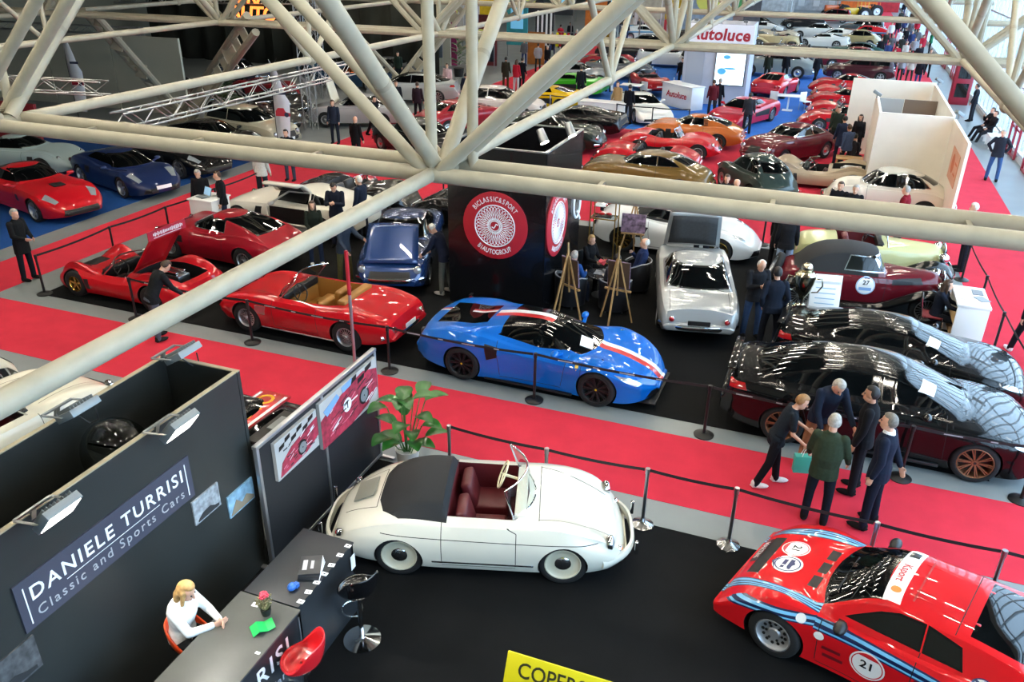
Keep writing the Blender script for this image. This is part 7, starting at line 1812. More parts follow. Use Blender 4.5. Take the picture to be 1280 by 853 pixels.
# heads behind the near truss tubes
pp('stand', 1052, 230, -100, 'dark-haired man in a black jacket by the cream small saloon', z=1.68, top=BLK, legs=BLK, hc='brown')
pp('stand', 1070, 236, -95, 'grey-haired man in a black jacket by the cream small saloon', z=1.64, top=BLK, legs=BLK, hc='grey')
pp('stand', 1135, 238, 160, 'grey-haired man in a red jacket by the cream small saloon', z=1.64, top='7c1a24', legs='2a2e3a', hc='grey')
pp('stand', 909, 222, -80, 'dark-suited man seen over the truss tube right of the gold-brown coupe', z=1.66, top=BLK, legs=BLK, hc='brown')
pp('stand', 921, 228, -70, 'bald man beside the dark-suited man over the truss tube', z=1.66, top='2c2e34', legs=BLK, hair='thin', hc='grey')
# group by the white panel wall
pp('stand', 1046, 206, 100, 'man in a navy coat standing in the group beside the white panel wall', top='222c44', legs='1a2030', hc='dark', h=1.82, coat=.2)
pp('stand', 1037, 186, -40, 'man in an olive jacket at the left of the group by the red row', top='3a3e2c', legs='23252a', hc='grey')
pp('stand', 1040, 190, -110, 'man in a dark green coat facing us in the group by the red row', top='27302a', legs='23252a', hc='brown', h=1.8)
pp('walk', 1053, 215, 120, 'person in a blue jacket carrying a yellow bag in the group', top='3a4a68', legs='22252c', hc='brown')
pp('sit', 1060, 212, 60, 'person in a dark vest and white sleeves seated by the white panel wall', top='2a2e34', legs='17181c', hc='black', pz=.52)
pp('stand', 1066, 200, -100, 'dark-haired woman standing behind the seated person in the vest', top='1d1d22', legs='1d1d22', hair='bob', hc='brown', sex='f')
# bench sitters
for k, (y, lb) in enumerate(((40.4, 'person in black seated nearer on the white bench'), (41.3, 'person in black seated farther on the white bench'))):
    person('recline', (6.75, y, .006), radians(200), lb, top='18181c', legs='1c1d22', hc='brown', pz=.52)
# left side
pp('stand', 38, 350, 5, 'grey-haired man in a long dark coat standing alone at the left edge', top='17191a', legs='161a22', hc='grey', h=1.76, coat=.2, aL=(10, 8, 60, 30), aR=(10, 8, 70, 30))
pp('stand', 259, 287, -70, 'man in a black jacket with a pale hood at the laptop desk', top='16171a', legs='14151a', hc='grey', hp=20)
pp('stand', 284, 291, -130, 'brown-haired man in a black jacket and jeans behind the laptop desk', top='16171b', legs='28344a', hc='brown')
pp('bend', 200, 424, 65, 'person in a dark jacket and jeans leaning in beside the red racing car', top='1a1c1e', legs='4a525c', hc='brown', shoes='202020', lean=30)
pp('stand', 397, 331, -52, 'woman with glasses and long brown hair in a green-black jacket', top='20261f', legs='23304a', hair='long', hc='brown', sex='f', h=1.68, shoes='c8c8c4', aL=(20, 8, 55, 45), aR=(20, 8, 50, 40))
pp('phone', 424, 309, -72, 'dark-haired man in a navy jacket reading a tablet by the white coupe', top='181c28', legs='1c2030', hc='dark', h=1.82)
pp('stand', 455, 298, 175, 'white-haired man in a navy coat facing the man with the tablet', top='1c2434', legs='20242e', hc='white')
pp('look', 433, 356, -15, 'man in a navy jacket and olive trousers holding the top of the red pole', top='2c3440', legs='4c4a2c', hair='thin', hc='grey', h=1.76, aL=(48, 8, 40, 15), aR=(20, 10, 30, 10))
pp('bend', 557, 367, 178, 'man with a red scarf looking into the open bonnet of the blue coupe', top='1c2030', legs='5a5c58', hc='white', hair='thin', shoes='b8b8b0', lean=22)
mb = MB(); mb.lathe([(.06, 0), (.10, .0), (.115, .04), (.09, .09), (.065, .1)], 0, 16)
pp('stand', 331, 252, 100, 'person in a pale jacket beyond the raised gull-wing door', top='c8c6c0', legs='2a2c34', hc='grey')
pp('stand', 364, 226, -80, 'person in dark clothes just beyond the near truss tubes, left of the bald man', top='17181d', legs='3a4050', hc='dark')
# middle distance
pp('stand', 420, 180, -80, 'man in a navy jacket and jeans on the concrete by the open silver saloon', top='232b3a', legs='1c2430', hc='brown')
pp('stand', 352, 171, 95, 'man in dark clothes by the lattice tower', top='1c2028', legs='181b22', hc='dark')
pp('stand', 447, 206, 85, 'bald man in black seen from behind on the red cross aisle', top='121214', legs='16161a', hair='bald')
pp('walk', 469, 172, -20, 'person in black striding on the red aisle near the open silver saloon', top='14151a', legs='14151a', hc='dark')
pp('stand', 497, 150, -60, 'dark-clothed person beside the striding one', top='1c1e24', legs='16181e', hc='brown')
pp('stand', 523, 152, 100, 'person in maroon-black beside the silver modern saloon', top='2a1c24', legs='17181d', hc='brown')
pp('stand', 560, 122, -90, 'man in a pale pink shirt by the silver modern saloon', top='c8a8a8', legs='8a8a90', hc='brown')
pp('walk', 581, 136, 60, 'man in dark blue walking up the long red aisle', top='1c2438', legs='161a26', hc='dark')
pp('stand', 499, 104, -80, 'person in dark green by the clothing stalls', top='22302a', legs='20242a', hc='dark')
pp('stand', 632, 112, 95, 'man in olive coat and brown trousers on the long red aisle', top='2e2c22', legs='4c3826', hc='dark', coat=.2)
pp('stand', 645, 116, 80, 'woman in a red jacket on the long red aisle', top='a82030', legs='b0b0b4', hc='brown', sex='f', hair='bob')
pp('stand', 652, 113, 70, 'man in a wide black coat beside the red jacket', top='16171c', legs='1a1c24', hc='dark', coat=.25)
pp('stand', 770, 150, -110, 'man in a beige jacket in front of the white wedge sports car', top='a88a64', legs='5c4c3c', hc='brown')
pp('stand', 784, 155, 80, 'man in black beside the beige jacket by the white wedge sports car', top='14161c', legs='16181e', hc='dark')
pp('stand', 725, 126, 100, 'man in a black coat behind the yellow sports car', top='18191c', legs='1b1c20', hc='dark')
pp('stand', 760, 115, 85, 'woman in a dark brown coat behind the yellow sports car', top='3c2e26', legs='1b1c20', hc='brown', sex='f', hair='bob')
pp('stand', 888, 147, 110, 'man in a maroon jacket at the foot of the screen tower', top='5c1c24', legs='2a2c34', hc='brown')
pp('stand', 895, 145, 70, 'man in a dark coat beside the maroon jacket', top='1c1e26', legs='1c1e24', hc='grey')
pp('stand', 932, 167, 90, 'person in a dark vest with pale sleeves beside the red sports car', top='30343a', legs='202228', hc='dark')
pp('stand', 957, 104, 95, 'man in dark green before the large grey vintage saloon', top='23281f', legs='1c1e22', hc='dark')
pp('stand', 979, 103, 80, 'woman in black before the large grey vintage saloon', top='131418', legs='17181c', hc='dark', sex='f', hair='bob')
pp('walk2', 1018, 104, -60, 'person in black pushing a child buggy by the grey vintage saloon', top='14151a', legs='17181c', hc='dark')
pp('stand', 1077, 98, 90, 'person in a white top near the dark maroon car', top='c8ccd0', legs='23252c', hc='brown')
pp('walk', 1157, 96, -90, 'person in black walking along the edge of the side aisle', top='14151a', legs='17181c', hc='dark')
pp('stand', 1212, 152, 160, 'person in dark clothes standing by the glass wall beyond the bench', top='1c1e24', legs='1c1e24', hc='dark')
pp('stand', 850, 112, -90, 'person in black standing behind the white counter', top='14151a', legs='17181c', hc='dark')
pp('stand', 1160, 68, 180, 'person in a green jacket by the far glass doors', top='1c6040', legs='1c1e24', hc='dark')
# far crowd: nothing in the photo tells these apart
rr = random.Random(11); PAL = ['15161b', '2b3860', '5c5e64', '9c2030', '2a2e2c', 'b0aaa0', '4c463c', '8c8e94', '1a1a22', 'c8ccd0']
far = [(x, y) for x, y in ((1098, 62), (1107, 66), (1112, 58), (1118, 70), (1124, 60), (1129, 66), (1134, 74), (1140, 62), (1146, 70), (1121, 52), (1128, 50), (1136, 54), (1143, 52), (1150, 58), (1104, 54), (1138, 82), (1115, 76), (1126, 80), (1149, 86),
        (1110, 44), (1118, 40), (1126, 38), (1134, 42), (1142, 40), (1121, 30), (1128, 26), (1135, 30), (1140, 24), (1124, 20), (1131, 16))]
for i, (x, y) in enumerate(far):
    pp(['stand', 'walk', 'walk2', 'pockets'][i % 4], x+(y-50)*-.12, 62+(y-50)*1.35, rr.choice((-95, 88, 100, -80)), 'distant visitor in the crowd filling the far right red aisle', top=PAL[i % 10], legs=PAL[(i*3+1) % 6], hc=['dark', 'brown', 'grey'][i % 3], lod=2, group='crowd on the far right aisle')
for i, (x, y) in enumerate(((655, 75), (668, 66), (690, 62), (700, 52), (712, 48), (720, 58), (735, 52), (748, 46), (782, 44), (790, 36), (798, 40), (803, 32), (776, 34), (765, 50), (684, 84), (672, 82), (705, 74), (718, 72))):
    pp(['stand', 'walk', 'walk2', 'pockets'][i % 4], x, y+8, rr.choice((-95, 88, 100, -80)), 'distant visitor on the far stretch of the long red aisle', top=PAL[(i*7+2) % 10], legs=PAL[(i*3+1) % 6], hc=['dark', 'brown', 'grey'][i % 3], lod=2, group='visitors on the far long aisle')
# ------------------------------------------------------------------ white panel booth, sign tower, stalls and the back of the hall
WP = mat('white_panel', 'ece6d8', .6, noise=.04, nscale=1.5)
GP = mat('grey_panel', '9a9c9c', .6); BP = mat('brown_panel', '6c5c50', .6)
wpanel('panel_wall', 'wide cream panel wall facing us behind the cream small saloon', 'y', 28.65, 1.62, 3.78, 2.8, WP, .08, 'panel wall', False)
wpanel('panel_wall', 'short cream side panel carrying an orange poster beside the side aisle', 'x', 3.80, 24.9, 28.6, 2.75, WP, .08, 'panel wall', False)
wpanel('panel_wall', 'white panel wall behind, left end beside the red row of cars', 'y', 35.6, .85, 3.8, 2.9, WP, .08, 'panel wall', False)
wpanel('panel_wall', 'white left side panel of the open-topped closet', 'x', 1.68, 28.7, 32.9, 2.75, WP, .08, 'panel wall', False)
wpanel('panel_wall', 'white right side panel of the open-topped closet', 'x', 3.76, 28.7, 35.5, 2.85, WP, .08, 'panel wall', False)
wpanel('panel_wall', 'brown rear panel inside the open-topped closet', 'y', 33.0, 2.62, 3.70, 2.6, BP, .08, 'panel wall', False)
wpanel('panel_wall', 'grey rear panel inside the open-topped closet', 'y', 32.95, 1.74, 2.60, 2.6, GP, .08, 'panel wall', False)
t = thing('poster', 'orange and white poster on the short side panel', 'poster', (3.745, 26.3, 1.35))
mb = MB(); mb.box((0, 0, .45), (.02, 1.6, .9)); mb.obj('sheet', mat('poster_peach', 'd8a488', .6), t, smooth=0)
mb = MB(); mb.lathe([(0, 0), (.28, 0)], 0, 20, 'x', at=(-.012, .2, .5)); mb.box((-.012, -.4, .3), (.004, .4, .06)); mb.box((-.012, -.4, .6), (.004, .4, .06)); mb.obj('print', mat('poster_orange', 'c86a3c', .6), t, 0)
for k, (x, y, z, lb) in enumerate(((1.6, 31.5, 2.8, 'small grey spotlight on the top left edge of the closet'), (3.8, 35.0, 2.9, 'small grey spotlight at the far right corner of the white closet'), (3.85, 28.4, 2.8, 'small grey spotlight at the near right corner of the white closet'))):
    s = thing('spotlight', lb, 'lamp', (x, y, z), .3*k); mb = MB(); mb.box((0, 0, .16), (.3, .16, .1), R=Matrix.Rotation(.5, 3, 'Y')); mb.obj('housing', LGREY, s, bev=.01); mb = MB(); mb.bar((0, 0, 0), (0, 0, .15), .04, .04); mb.obj('bracket', LGREY, s)
# low table and stools by the group
t = thing('table', 'small wooden table by the white panel wall', 'table', (1.1, 31.25, .006)); mb = MB(); mb.box((0, 0, .72), (.9, .6, .04)); mb.obj('top', WOODL, t, bev=.005)
for sx in (1, -1):
    for sy in (1, -1):
        mb = MB(); mb.box((sx*.4, sy*.25, .35), (.04, .04, .70)); mb.obj('leg', WOODL, t, smooth=0)
# bench
def bench(y, lb):
    t = thing('bench', lb, 'bench', (6.85, y, .006)); mb = MB(); mb.box((0, 0, .46), (.5, 1.1, .06)); mb.obj('seat', WHITE, t, bev=.01)
    for s in (1, -1):
        mb = MB(); mb.box((0, s*.52, .22), (.5, .06, .43)); mb.obj('leg', WHITE, t, bev=.005)
bench(39.2, 'empty white block bench nearest us by the glass wall'); bench(40.85, 'white block bench the two people in black sit on')
t = thing('photo_booth', 'dark red narrow cabinet with two dark panes by the glass wall', 'cabinet', (6.6, 50.5, 0)); mb = MB(); mb.box((0, 0, 1.2), (.9, .7, 2.4)); mb.obj('cabinet', REDF, t, bev=.02)
for z in (.75, 1.7):
    mb = MB(); mb.box((0, -.355, z), (.6, .03, .7)); mb.obj('pane', GLASSD, t, smooth=0)
# dark handrail bars by the doors
t = thing('display_trolley', 'red and white luggage cart beside the glass wall', 'cart', (6.9, 27.6, 0)); mb = MB(); mb.tube([(-.2, -.6, .1), (-.2, .6, .5), (-.2, .9, 1.0)], .02); mb.tube([(.2, -.6, .1), (.2, .6, .5), (.2, .9, 1.0)], .02); mb.bar((-.2, .9, 1.0), (.2, .9, 1.0), .03, .03); mb.box((0, -.2, .2), (.5, .8, .04)); mb.obj('cart_frame', REDF, t)
for s in (1, -1):
    mb = MB(); mb.lathe([(0, -.02), (.09, -.02), (.09, .02), (0, .02)], 0, 14, 'x', at=(s*.24, -.5, .09)); mb.obj('wheel', RUBBER, t)
# screen and sign tower
t = thing('sign_tower', 'tall pale grey tower with a red-lettered white sign and a bright screen', 'tower', (-5.65, 44.6, 0), radians(0))
TWR = mat('pale_tower', 'b4b8c4', .5, noise=.05, nscale=2)
mb = MB(); mb.box((0, 1.2, 1.98), (3.3, 2.4, 3.96)); mb.obj('tower_body', TWR, t, smooth=0)
mb = MB(); mb.box((-1.05, -.02, 1.4), (.9, .03, 2.6)); mb.obj('door', mat('tower_door', 'a4a8b2', .5), t, smooth=0)
mb = MB(); mb.box((.75, -.04, 1.95), (1.55, .07, 1.9)); mb.obj('screen_frame', BLACKP, t, smooth=0)
mb = MB(); mb.box((.75, -.085, 1.95), (1.47, .012, 1.82)); sc = mb.obj('screen', mat('bright_screen', 'dcecf8', .3, emit=1.1), t, smooth=0)
mb = MB(); mb.ball((.55, -.095, 2.4), (.18, .006, .1), 0, 12, 6); mb.ball((.35, -.095, 1.7), (.22, .006, .16), 0, 12, 6); mb.ball((.75, -.095, 1.85), (.3, .006, .05), 0, 12, 6); mb.obj('print', mat('screen_blue_shape', '4f9fc8', .3, emit=.7), t)
mb = MB(); mb.box((.05, -.07, 3.48), (3.4, .12, .92)); mb.obj('sign_board', mat('sign_white', 'dfe2ea', .5, emit=.25), t, smooth=0)
mb = MB(); mb.text('Autoluce', .78, 0, frame((.05, -.14, 3.44), (1, 0, 0), (0, -1, 0)), .02, .03, 'CENTER', 1.05, it=.1); mb.obj('sign_letters', mat('sign_red', 'b82838', .5), t, smooth=0)
mb = MB(); mb.box((0, -.03, 2.98), (3.4, .06, .06)); mb.obj('sign_arm', TWR, t, smooth=0)
for k in range(3):
    mb = MB(); mb.box((-1.1+1.2*k, -.6, 4.15), (.2, .12, .1)); mb.bar((-1.1+1.2*k, -.6, 4.15), (-1.1+1.2*k, -.05, 3.95), .03, .03); mb.obj('sign_lamp', LGREY, t)
p = G(836, 132); q = G(868, 140)
t = thing('reception_counter', 'white reception counter with red lettering on its front', 'counter', ((p.x+q.x)/2-.1, (p.y+q.y)/2+.5, .006), atan2(q.y-p.y, q.x-p.x))
mb = MB(); mb.box((0, 0, .55), (2.3, .8, 1.1)); mb.obj('cabinet', WHITE, t, bev=.01); mb = MB(); mb.text('Autoluce', .42, 0, frame((0, -.41, .62), (1, 0, 0), (0, -1, 0)), .01, .02, it=.1); mb.obj('logo', mat('sign_red', 'b82838', .5), t, smooth=0)
mb = MB(); mb.box((0, 0, 1.115), (2.4, .9, .03)); mb.obj('top', WHITE, t, bev=.005)
def wtable(lb, x, y):
    t = thing('white_table', lb, 'table', (x, y, .006)); mb = MB(); mb.box((0, 0, .74), (1.1, .8, .04)); mb.obj('top', WHITE, t, bev=.005); mb = MB(); mb.box((0, 0, .37), (.08, .08, .7)); mb.box((0, 0, .02), (.5, .5, .03)); mb.obj('pedestal', WHITE, t)
def wchair(lb, x, y, rz, group):
    t = thing('white_chair', lb, 'chair', (x, y, .006), rz, group); mb = MB(); mb.box((0, 0, .45), (.42, .42, .04)); mb.obj('seat', WHITE, t, bev=.01); mb = MB(); mb.box((-.2, 0, .68), (.03, .42, .42)); mb.obj('backrest', WHITE, t, bev=.01)
    for sx in (1, -1):
        for sy in (1, -1):
            mb = MB(); mb.tube([(sx*.19, sy*.19, 0), (sx*.18, sy*.18, .44)], .014, 0, 6); mb.obj('leg', STEEL, t)
wtable('white table on the blue carpet left of the white reception counter', -9.9, 44.4); wtable('white table at the right of the screen tower', -1.8, 44.4); wtable('white table beyond the red-lettered reception counter', -7.6, 46.6)
for k, (x, y) in enumerate(((-10.7, 44.1), (-9.2, 45.0), (-7.0, 45.7), (-8.3, 46.9), (-2.6, 44.3), (-1.0, 44.8))): wchair('white chair at a white table on the blue carpet', x, y, 1.1*k, 'white chairs of the blue stand')
t = thing('display_plinth', 'low white display plinth before the yellow sports car', 'plinth', (-9.7, 37.7, .006)); mb = MB(); mb.box((0, 0, .45), (2.2, .7, .9)); mb.obj('cabinet', WHITE, t, bev=.01); mb = MB(); mb.box((0, 0, .91), (2.3, .8, .03)); mb.obj('top', WHITE, t, bev=.005)
posts([(-8.9, 37.2), (-7.2, 37.0), (-5.6, 37.2)], 'black', 'barrier post with rope before the white wedge sports car', 'rope posts before the white wedge car')
posts([(-14.2, 38.3), (-12.4, 38.1), (-10.8, 38.3)], 'steel', 'steel rope post before the yellow sports car', 'rope posts before the yellow car')
# lattice lighting trusses
ALT = mat('lattice_aluminium', 'a9adae', .35, .85)
def lattice(lb, a, b, w=.29, step=.42, r=.024):
    a, b = V(a), V(b); d = b-a; L = d.length; d.normalize(); up = V((0, 0, 1)) if abs(d.z) < .9 else V((1, 0, 0)); s = d.cross(up).normalized(); u = s.cross(d)
    t = thing('hanging_truss' if b.z > 3 and abs(d.z) < .9 else 'lighting_truss', lb, 'lighting truss', a); cs = [s*w/2+u*w/2, -s*w/2+u*w/2, -s*w/2-u*w/2, s*w/2-u*w/2]
    for c in cs:
        mb = MB(); mb.tube([c, d*L+c], r, 0, 8); mb.obj('chord', ALT, t)
    mb = MB(); n = int(L/step)
    for k in range(n):
        p0, p1 = d*(L*k/n), d*(L*(k+1)/n)
        for j in range(4):
            c0, c1 = (cs[j], cs[(j+1) % 4]) if k % 2 else (cs[(j+1) % 4], cs[j]); mb.tube([p0+c0, p1+c1], r*.55, 0, 4, cap=False)
    mb.obj('lacing', ALT, t)
lattice('aluminium lattice truss hung below the left girder', (-11.05, 10.6, 4.64), (-11.05, 18.2, 4.64), .28, .36, .018)
lattice('aluminium lattice truss at the left edge below the cross truss', (-24.5, 13.5, 4.3), (-15.6, 14.8, 4.3), .3, .45, .016)
lattice('aluminium lattice tower beside the man in dark clothes', (-20.9, 30.6, 0), (-20.9, 30.6, 5.2), .42)
lattice('aluminium lattice tower farther back by the orange lit letters', (-24.8, 37.5, 0), (-24.8, 37.5, 6), .4)
lattice('horizontal lattice truss carrying the orange lit letters', (-36, 36.0, 4.6), (-24.9, 37.3, 4.8), .4)
lattice('lattice truss along the pale wall at the far left', (-40, 27.5, 3.9), (-27.5, 28.6, 3.9), .3, .6, .018)
lattice('lattice tower by the far clothing stalls', (-20.4, 47.5, 0), (-20.4, 47.5, 6), .4); lattice('lattice tower at the end of the far stalls', (-14.3, 78, 0), (-14.3, 78, 6.5), .45); lattice('lattice tower left of the far machines', (-5.5, 100, 0), (-5.5, 100, 6.5), .45)
# lit letters
t = thing('lit_letters', 'orange lit letters in two rows hung on a lattice truss', 'sign', (-27.6, 36.3, 4.55), radians(5))
OL = mat('orange_lit_letters', 'ff8a3c', .4, emit=2.2)
for k, (tx, z) in enumerate((('URA', .35), ('AUTO', -.45))):
    mb = MB(); mb.text(tx, .95, 0, frame((0, 0, z), (1, 0, 0), (0, -1, .35)), .05, .02); mb.obj('letters', OL, t, smooth=0)
mb = MB(); mb.box((0, .1, -.05), (3, .05, .05)); mb.obj('letter_rail', BLACKP, t, smooth=0)
# feather banners
def feather(lb, x, y, h, rz, red):
    t = thing('feather_banner', lb, 'banner', (x, y, 0), rz); mb = MB(); rows = []
    for i in range(13):
        u = i/12; w = .75*(1-u)**.5 if u > .55 else .5+.5*u*.5; rows.append([V((0, 0, .5+u*(h-.5))), V((w*.5, .03*sin(u*6), .5+u*(h-.5))), V((w, .05*sin(u*5), .5+u*(h-.5)))])
    mb.grid(rows); o = mb.obj('cloth', mat('banner_white', 'c8ccd0', .7), t, 60); s = o.modifiers.new('s', 'SOLIDIFY'); s.thickness = .006
    mb = MB(); mb.tube([(0, 0, 0), (0, 0, h*.7), (.08, 0, h*.92), (.3, 0, h+.05)], .015, 0, 6); mb.obj('pole', BLACKP, t); mb = MB(); mb.lathe([(0, 0), (.25, 0), (.25, .03), (0, .05)], 0, 16); mb.obj('foot', BLACKP, t)
    mb = MB(); mb.prism([(.05, .0), (.62, .0), (.62, .12), (.45, .16), (.38, .30), (.15, .30), (.05, .18)], .004, 0, (0, -.02, h*.42), R=Matrix(((1, 0, 0), (0, 0, -1), (0, 1, 0)))); mb.obj('red_print', mat('banner_red', 'b02838', .6), t, 0)
    mb = MB(); mb.lathe([(0, 0), (.09, 0)], 0, 16, 'y', at=(.48, -.03, h*.42+.06)); mb.box((.35, -.02, h*.66), (.4, .004, .1)); mb.obj('dark_print', mat('banner_navy', '28344c', .6), t, 0)
feather('white feather banner with a red car print before the pale wall', -31.0, 27.6, 3.9, .2, True)
feather('narrow white feather banner with a red car print beside the beige estate', -19.4, 26.1, 3.5, .2, True)
# pale board wall and dark drapes at the left
PW = mat('pale_board_wall', 'a8aa9c', .7, noise=.06, nscale=.8); DD = mat('dark_drape', '24261e', .9, noise=.25, nscale=.8)
for k in range(5): wpanel('board_wall', ['pale board wall panel nearest the left edge', 'second pale board wall panel from the left edge', 'third pale board wall panel from the left edge', 'fourth pale board wall panel from the left edge', 'fifth pale board wall panel, beside the dark drape'][k], 'y', 31.0, -48+4.05*k, -44+4.05*k, 3.4, PW, .12, 'board wall', False)
def drape(lb, x0, x1, y, z1, amp=.25):
    mb = MB(); n = 60; mb.grid([[V((x0+(x1-x0)*i/n, y+amp*sin(i*1.3)+.08*sin(i*3.1), z)) for i in range(n+1)] for z in (.02, z1*.5, z1)]); o = mb.obj('drape', DD, None, 60); s = o.modifiers.new('s', 'SOLIDIFY'); s.thickness = .03; tag(o, lb, 'drape'); return o
drape('dark olive drape hung behind the laced column', -45, -22.8, 47.6, 4.4); drape('long dark drape before the far left wall', -49, -30, 60, 5.2)
wpanel('board_wall', 'long pale board wall above the dark drape at the left', 'y', 52, -49, -24, 5.6, PW, .12, 'board wall', False)
wpanel('red_hoarding', 'dark red hoarding at the far left edge behind the silver car', 'y', 22.4, -36, -27.2, 1.9, mat('hoarding_red', '7c1620', .6), .12, 'hoarding', False)
t = thing('hanging_sign', 'small red hanging sign high at the upper left', 'sign', (-30.0, 29.4, 5.9), .1); mb = MB(); mb.box((0, 0, 0), (1.1, .05, 1.3)); mb.obj('sign_board', mat('sign_dark_red', '8c1c20', .5), t, smooth=0); mb = MB(); mb.tube([(-.3, -.04, .4), (.2, -.04, .25), (-.2, -.04, .05), (.2, -.04, -.12), (0, -.04, -.35)], .05, 0, 6); mb.tube([(-.25, -.04, -.15), (0, -.04, -.38), (.25, -.04, -.15)], .05, 0, 6); mb.obj('sign_mark', LETW, t); mb = MB(); mb.tube([(-.4, 0, .65), (-.4, 0, 2.5)], .012, 0, 5); mb.tube([(.4, 0, .65), (.4, 0, 2.5)], .012, 0, 5); mb.obj('hanger', STEEL, t)
# stalls at the back: boards, screens, garments, each its own thing
def stall(lb, x, y, w, h, col, fr='', z0=0., emit=0):
    t = thing('stall_board', lb, 'stall board', (x, y, 0)); mb = MB(); mb.box((0, 0, z0+(h-z0)/2), (w, .12, h-z0)); mb.obj('board', mat('stall_board', col, .6, noise=.25, nscale=2, emit=emit), t, smooth=0)
    if fr:
        mb = MB()
        if fr == 'disc': mb.lathe([(0, 0), (min(w, h)*.25, 0)], 0, 20, 'y', at=(0, -.08, z0+(h-z0)*.55))
        elif fr == 'screen': mb.box((0, -.08, z0+(h-z0)*.6), (w*.6, .03, (h-z0)*.45))
        elif fr == 'stripes':
            for k in range(4): mb.box((-w*.36+w*.24*k, -.08, z0+(h-z0)*.5), (w*.1, .03, (h-z0)*.8))
        mb.obj('print', mat('stall_print', {'disc': 'd8dc70', 'screen': '6cb4dc', 'stripes': 'e8e8ea'}[fr], .5, emit=.5 if fr == 'screen' else 0), t, 0)
    if z0 > .5:
        mb = MB()
        for s in (1, -1): mb.box((s*w*.45, 0, z0/2), (.08, .08, z0))
        mb.obj('post', STEEL, t, smooth=0)
for k, a in enumerate((
    ('white shop front with dark red bars at the far left stalls', -34, 76, 6, 4.5, 'b8c4cc', 'stripes'), ('magenta fabric board at the clothing stalls', -24.6, 52.5, 1.6, 3.4, '8c2a5c', ''), ('dark red board at the clothing stalls', -22.4, 53.5, 2.2, 3.2, '5c1a1e', 'disc'),
    ('blue sign board hung at the far stalls', -31, 78, 2.5, 5.6, '2c4c9c', 'stripes', 3.8), ('dark board with a bright yellow disc at the far stalls', -23.5, 66, 2.4, 4.6, '1c222c', 'disc', 2.4), ('dark board with a blue screen at the far stalls', -20.8, 66.5, 1.6, 4.6, '20262c', 'screen', 2.4),
    ('brown cabinet board in the middle stalls', -19.2, 55.5, 1.2, 2.1, '8a5218', ''), ('grey board with dark emblem at the middle stalls', -15.9+1.6, 69, 1.7, 4.5, 'a8a498', '', 2.2), ('black board with a blue screen beside the emblem board', -17.0, 68.6, 1.5, 4.0, '15181c', 'screen', 2.0),
    ('pale blue picture wall behind the emblem board', -12.5, 88, 5, 5.2, '8ca0b8', 'disc'), ('yellow van-like stall beyond the aisle', -17.5, 99, 4.5, 3.0, 'c8a41c', ''), ('red stall wall below the exit sign', -13.6, 112, 4, 7, 'b02028', ''),
    ('white stall wall at the centre back', -9.0, 120, 6, 6, 'ccd0d4', ''), ('grey dark stall wall beside the sign tower', -6.9, 74, 1.3, 4.4, '4a4c54', ''), ('white shop wall at the far right back', -4.4, 124, 8, 5, 'c4c6ca', 'stripes'),
    ('red shop wall at the far right back', 4.6, 126, 4.6, 6.0, 'b8242c', ''), ('orange stall wall behind the far machines', 1.8, 120, 4.4, 4, 'd8641c', ''), ('blue stall wall far behind the clothing stalls', -22, 92, 6, 6, '7ca4c8', 'screen'),
    ('teal and pink stall wall far behind', -29, 90, 5, 6.4, '4ca4b4', 'disc', 3.0), ('white picture board over the clothing stalls', -28.6, 62.5, 1.8, 4.0, 'c4c8cc', 'disc', 1.0), ('red poster board at the clothing stalls', -25.9, 62, 1.6, 3.6, 'a82430', 'stripes', .8), ('yellow banner board at the clothing stalls', -23.7, 58, 1.4, 4.2, 'd8b81c', '', 1.2), ('teal display board at the clothing stalls', -21.9, 59, 1.6, 3.8, '2c8c98', 'screen', .8), ('black jacket display board at the middle stalls', -20.3, 60.5, 1.4, 3.4, '1a1a1e', 'stripes', .4), ('purple banner board at the clothing stalls', -29.6, 55, 1.4, 4.4, '6c3a8c', '', 1.4),
    ('bright white lit board high at the clothing stalls', -26.5, 66, 3, 6.2, 'd8dce0', 'stripes', 4.2), ('blue lit board high over the middle stalls', -22.6, 72, 2.2, 6.4, '3c6cc0', 'disc', 4.4), ('orange fabric board behind the yellow garments', -19.8, 73, 2.0, 4.6, 'c8702c', '', 1.0), ('pink poster wall beyond the long aisle', -14.0, 94, 3.0, 6.0, 'c86c8c', 'disc', 2.0), ('green poster wall beyond the long aisle', -10.4, 98, 2.6, 5.0, '4c9c5c', 'screen', 1.0), ('pale lit wall at the far left back', -40, 96, 9, 6.5, 'b8ccd8', 'stripes', 3.0),
    ('cream stall wall behind the yellow garments', -17.6, 84, 3.2, 4.4, 'b4b0a8', 'stripes'))):
    stall(*a)
def rail(lb, x, y, cols):
    t = thing('garment_rail', lb, 'garment rail', (x, y, 0)); mb = MB(); w = len(cols)*.28
    for s in (1, -1): mb.tube([(s*w/2, 0, 0), (s*w/2, 0, 1.7)], .02, 0, 6)
    mb.tube([(-w/2, 0, 1.7), (w/2, 0, 1.7)], .02, 0, 6); mb.obj('rail', STEEL, t)
    for k, c in enumerate(cols):
        mb = MB(); xx = -w/2+.14+.28*k; loft(mb, [(V((xx, 0, .7)), .10, .24, V((0, 0, 1))), (V((xx, 0, 1.3)), .10, .25, V((0, 0, 1))), (V((xx, 0, 1.55)), .08, .22, V((0, 0, 1))), (V((xx, 0, 1.66)), .04, .06, V((0, 0, 1)))], V((1, 0, 0)), 10)
        mb.obj('garment', cloth(c), t, 60)
rail('rail of dark and blue jackets at the clothing stalls', -21.0, 50.2, ['1c2c3c', '22382e', '101418', '3c1c1c', '20304a', '15181c']); rail('rail of red and yellow jackets in the middle stalls', -18.6, 60.5, ['d8c818', '8c1c24', 'd0c020', 'b02028', '15181c', '6c1a1c'])
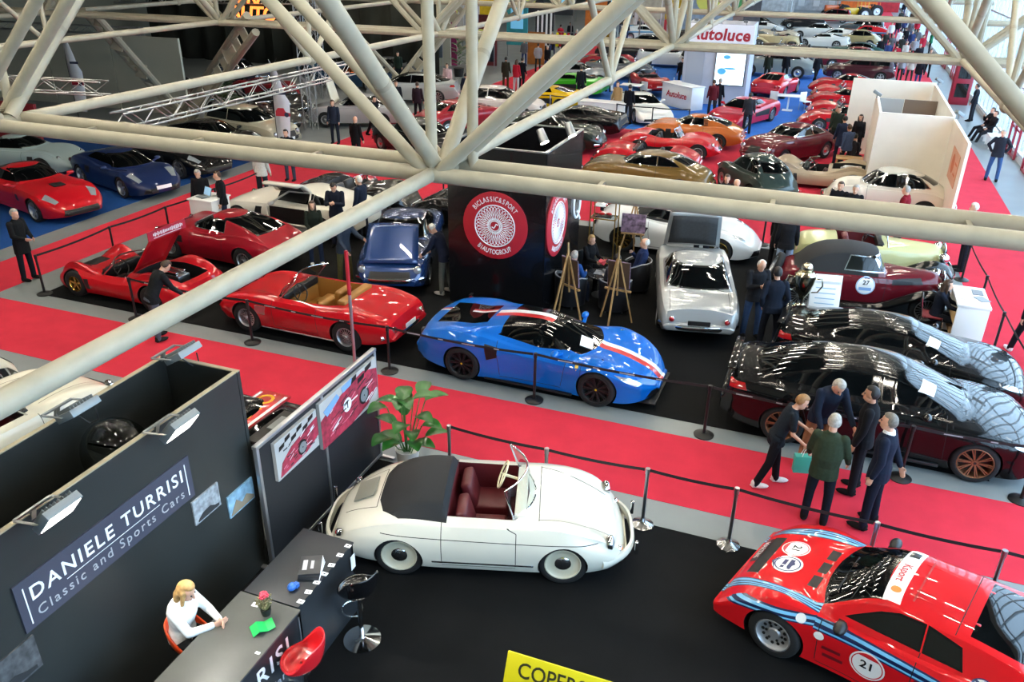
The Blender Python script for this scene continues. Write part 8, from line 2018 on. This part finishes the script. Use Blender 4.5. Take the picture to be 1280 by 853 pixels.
rail('rail of yellow jackets by the emblem board', -16.2, 63.8, ['e0d010', '8a6a20', 'e0d414', '1a1c20']); rail('rail of jackets before the magenta board', -24.5, 50.6, ['6c2a1c', '1c2430', '8c2c3c', '404448'])
t = thing('potted_shrub', 'green shrub between the clothing stalls and the laced column', 'plant', (-21.6, 47.9, 0)); mb = MB(); mb.lathe([(0, 0), (.25, 0), (.32, .5), (0, .48)], 0, 16); mb.obj('pot', BLACKP, t)
rr = random.Random(9); mb = MB()
for k in range(60):
    a, z, r = rr.random()*6.28, .7+1.6*rr.random(), .5*rr.random()
    leaf(mb, (r*cos(a)*.5, r*sin(a)*.5, z), (r*cos(a)+.25*cos(a), r*sin(a)+.25*sin(a), z+.18), .09, .1)
mb.obj('foliage', LFG, t, 60)
t = thing('potted_shrub', 'dark green shrub left of the laced column base', 'plant', (-26.2, 31.6, 0)); mb = MB(); mb.lathe([(0, 0), (.25, 0), (.32, .5), (0, .48)], 0, 16); mb.obj('pot', BLACKP, t)
mb = MB()
for k in range(70):
    a, z, r = rr.random()*6.28, .6+1.2*rr.random(), .7*rr.random()
    leaf(mb, (r*cos(a)*.5, r*sin(a)*.5, z), (r*cos(a)+.25*cos(a), r*sin(a)+.25*sin(a), z+.18), .10, .1)
mb.obj('foliage', mat('dark_leaf', '2a4a20', .4, noise=.3, nscale=6), t, 60)
t = thing('hanging_loudspeaker', 'small black loudspeaker on the lattice truss near the orange letters', 'loudspeaker', (-30.5, 36.6, 4.95)); mb = MB(); mb.box((0, 0, .3), (.5, .4, .6)); mb.obj('cabinet', BLACKP, t, bev=.02); mb = MB(); mb.lathe([(0, 0), (.16, .0), (.18, .03)], 0, 16, 'y', at=(0, -.21, .3)); mb.obj('cone', LGREY, t)
t = thing('exit_sign', 'green exit sign hung below the far truss', 'sign', (-13.6, 100, 6.3)); mb = MB(); mb.box((0, 0, 0), (1.3, .08, .8)); mb.obj('sign_box', mat('exit_green', '1c8a50', .4, emit=.8), t, smooth=0); mb = MB(); mb.box((-.2, -.05, 0), (.3, .02, .4)); mb.bar((.05, -.05, 0), (.45, -.05, 0), .02, .08); mb.obj('pictogram', LETW, t, smooth=0); mb = MB(); mb.tube([(0, 0, .4), (0, 0, 2)], .02, 0, 5); mb.obj('hanger', STEEL, t)
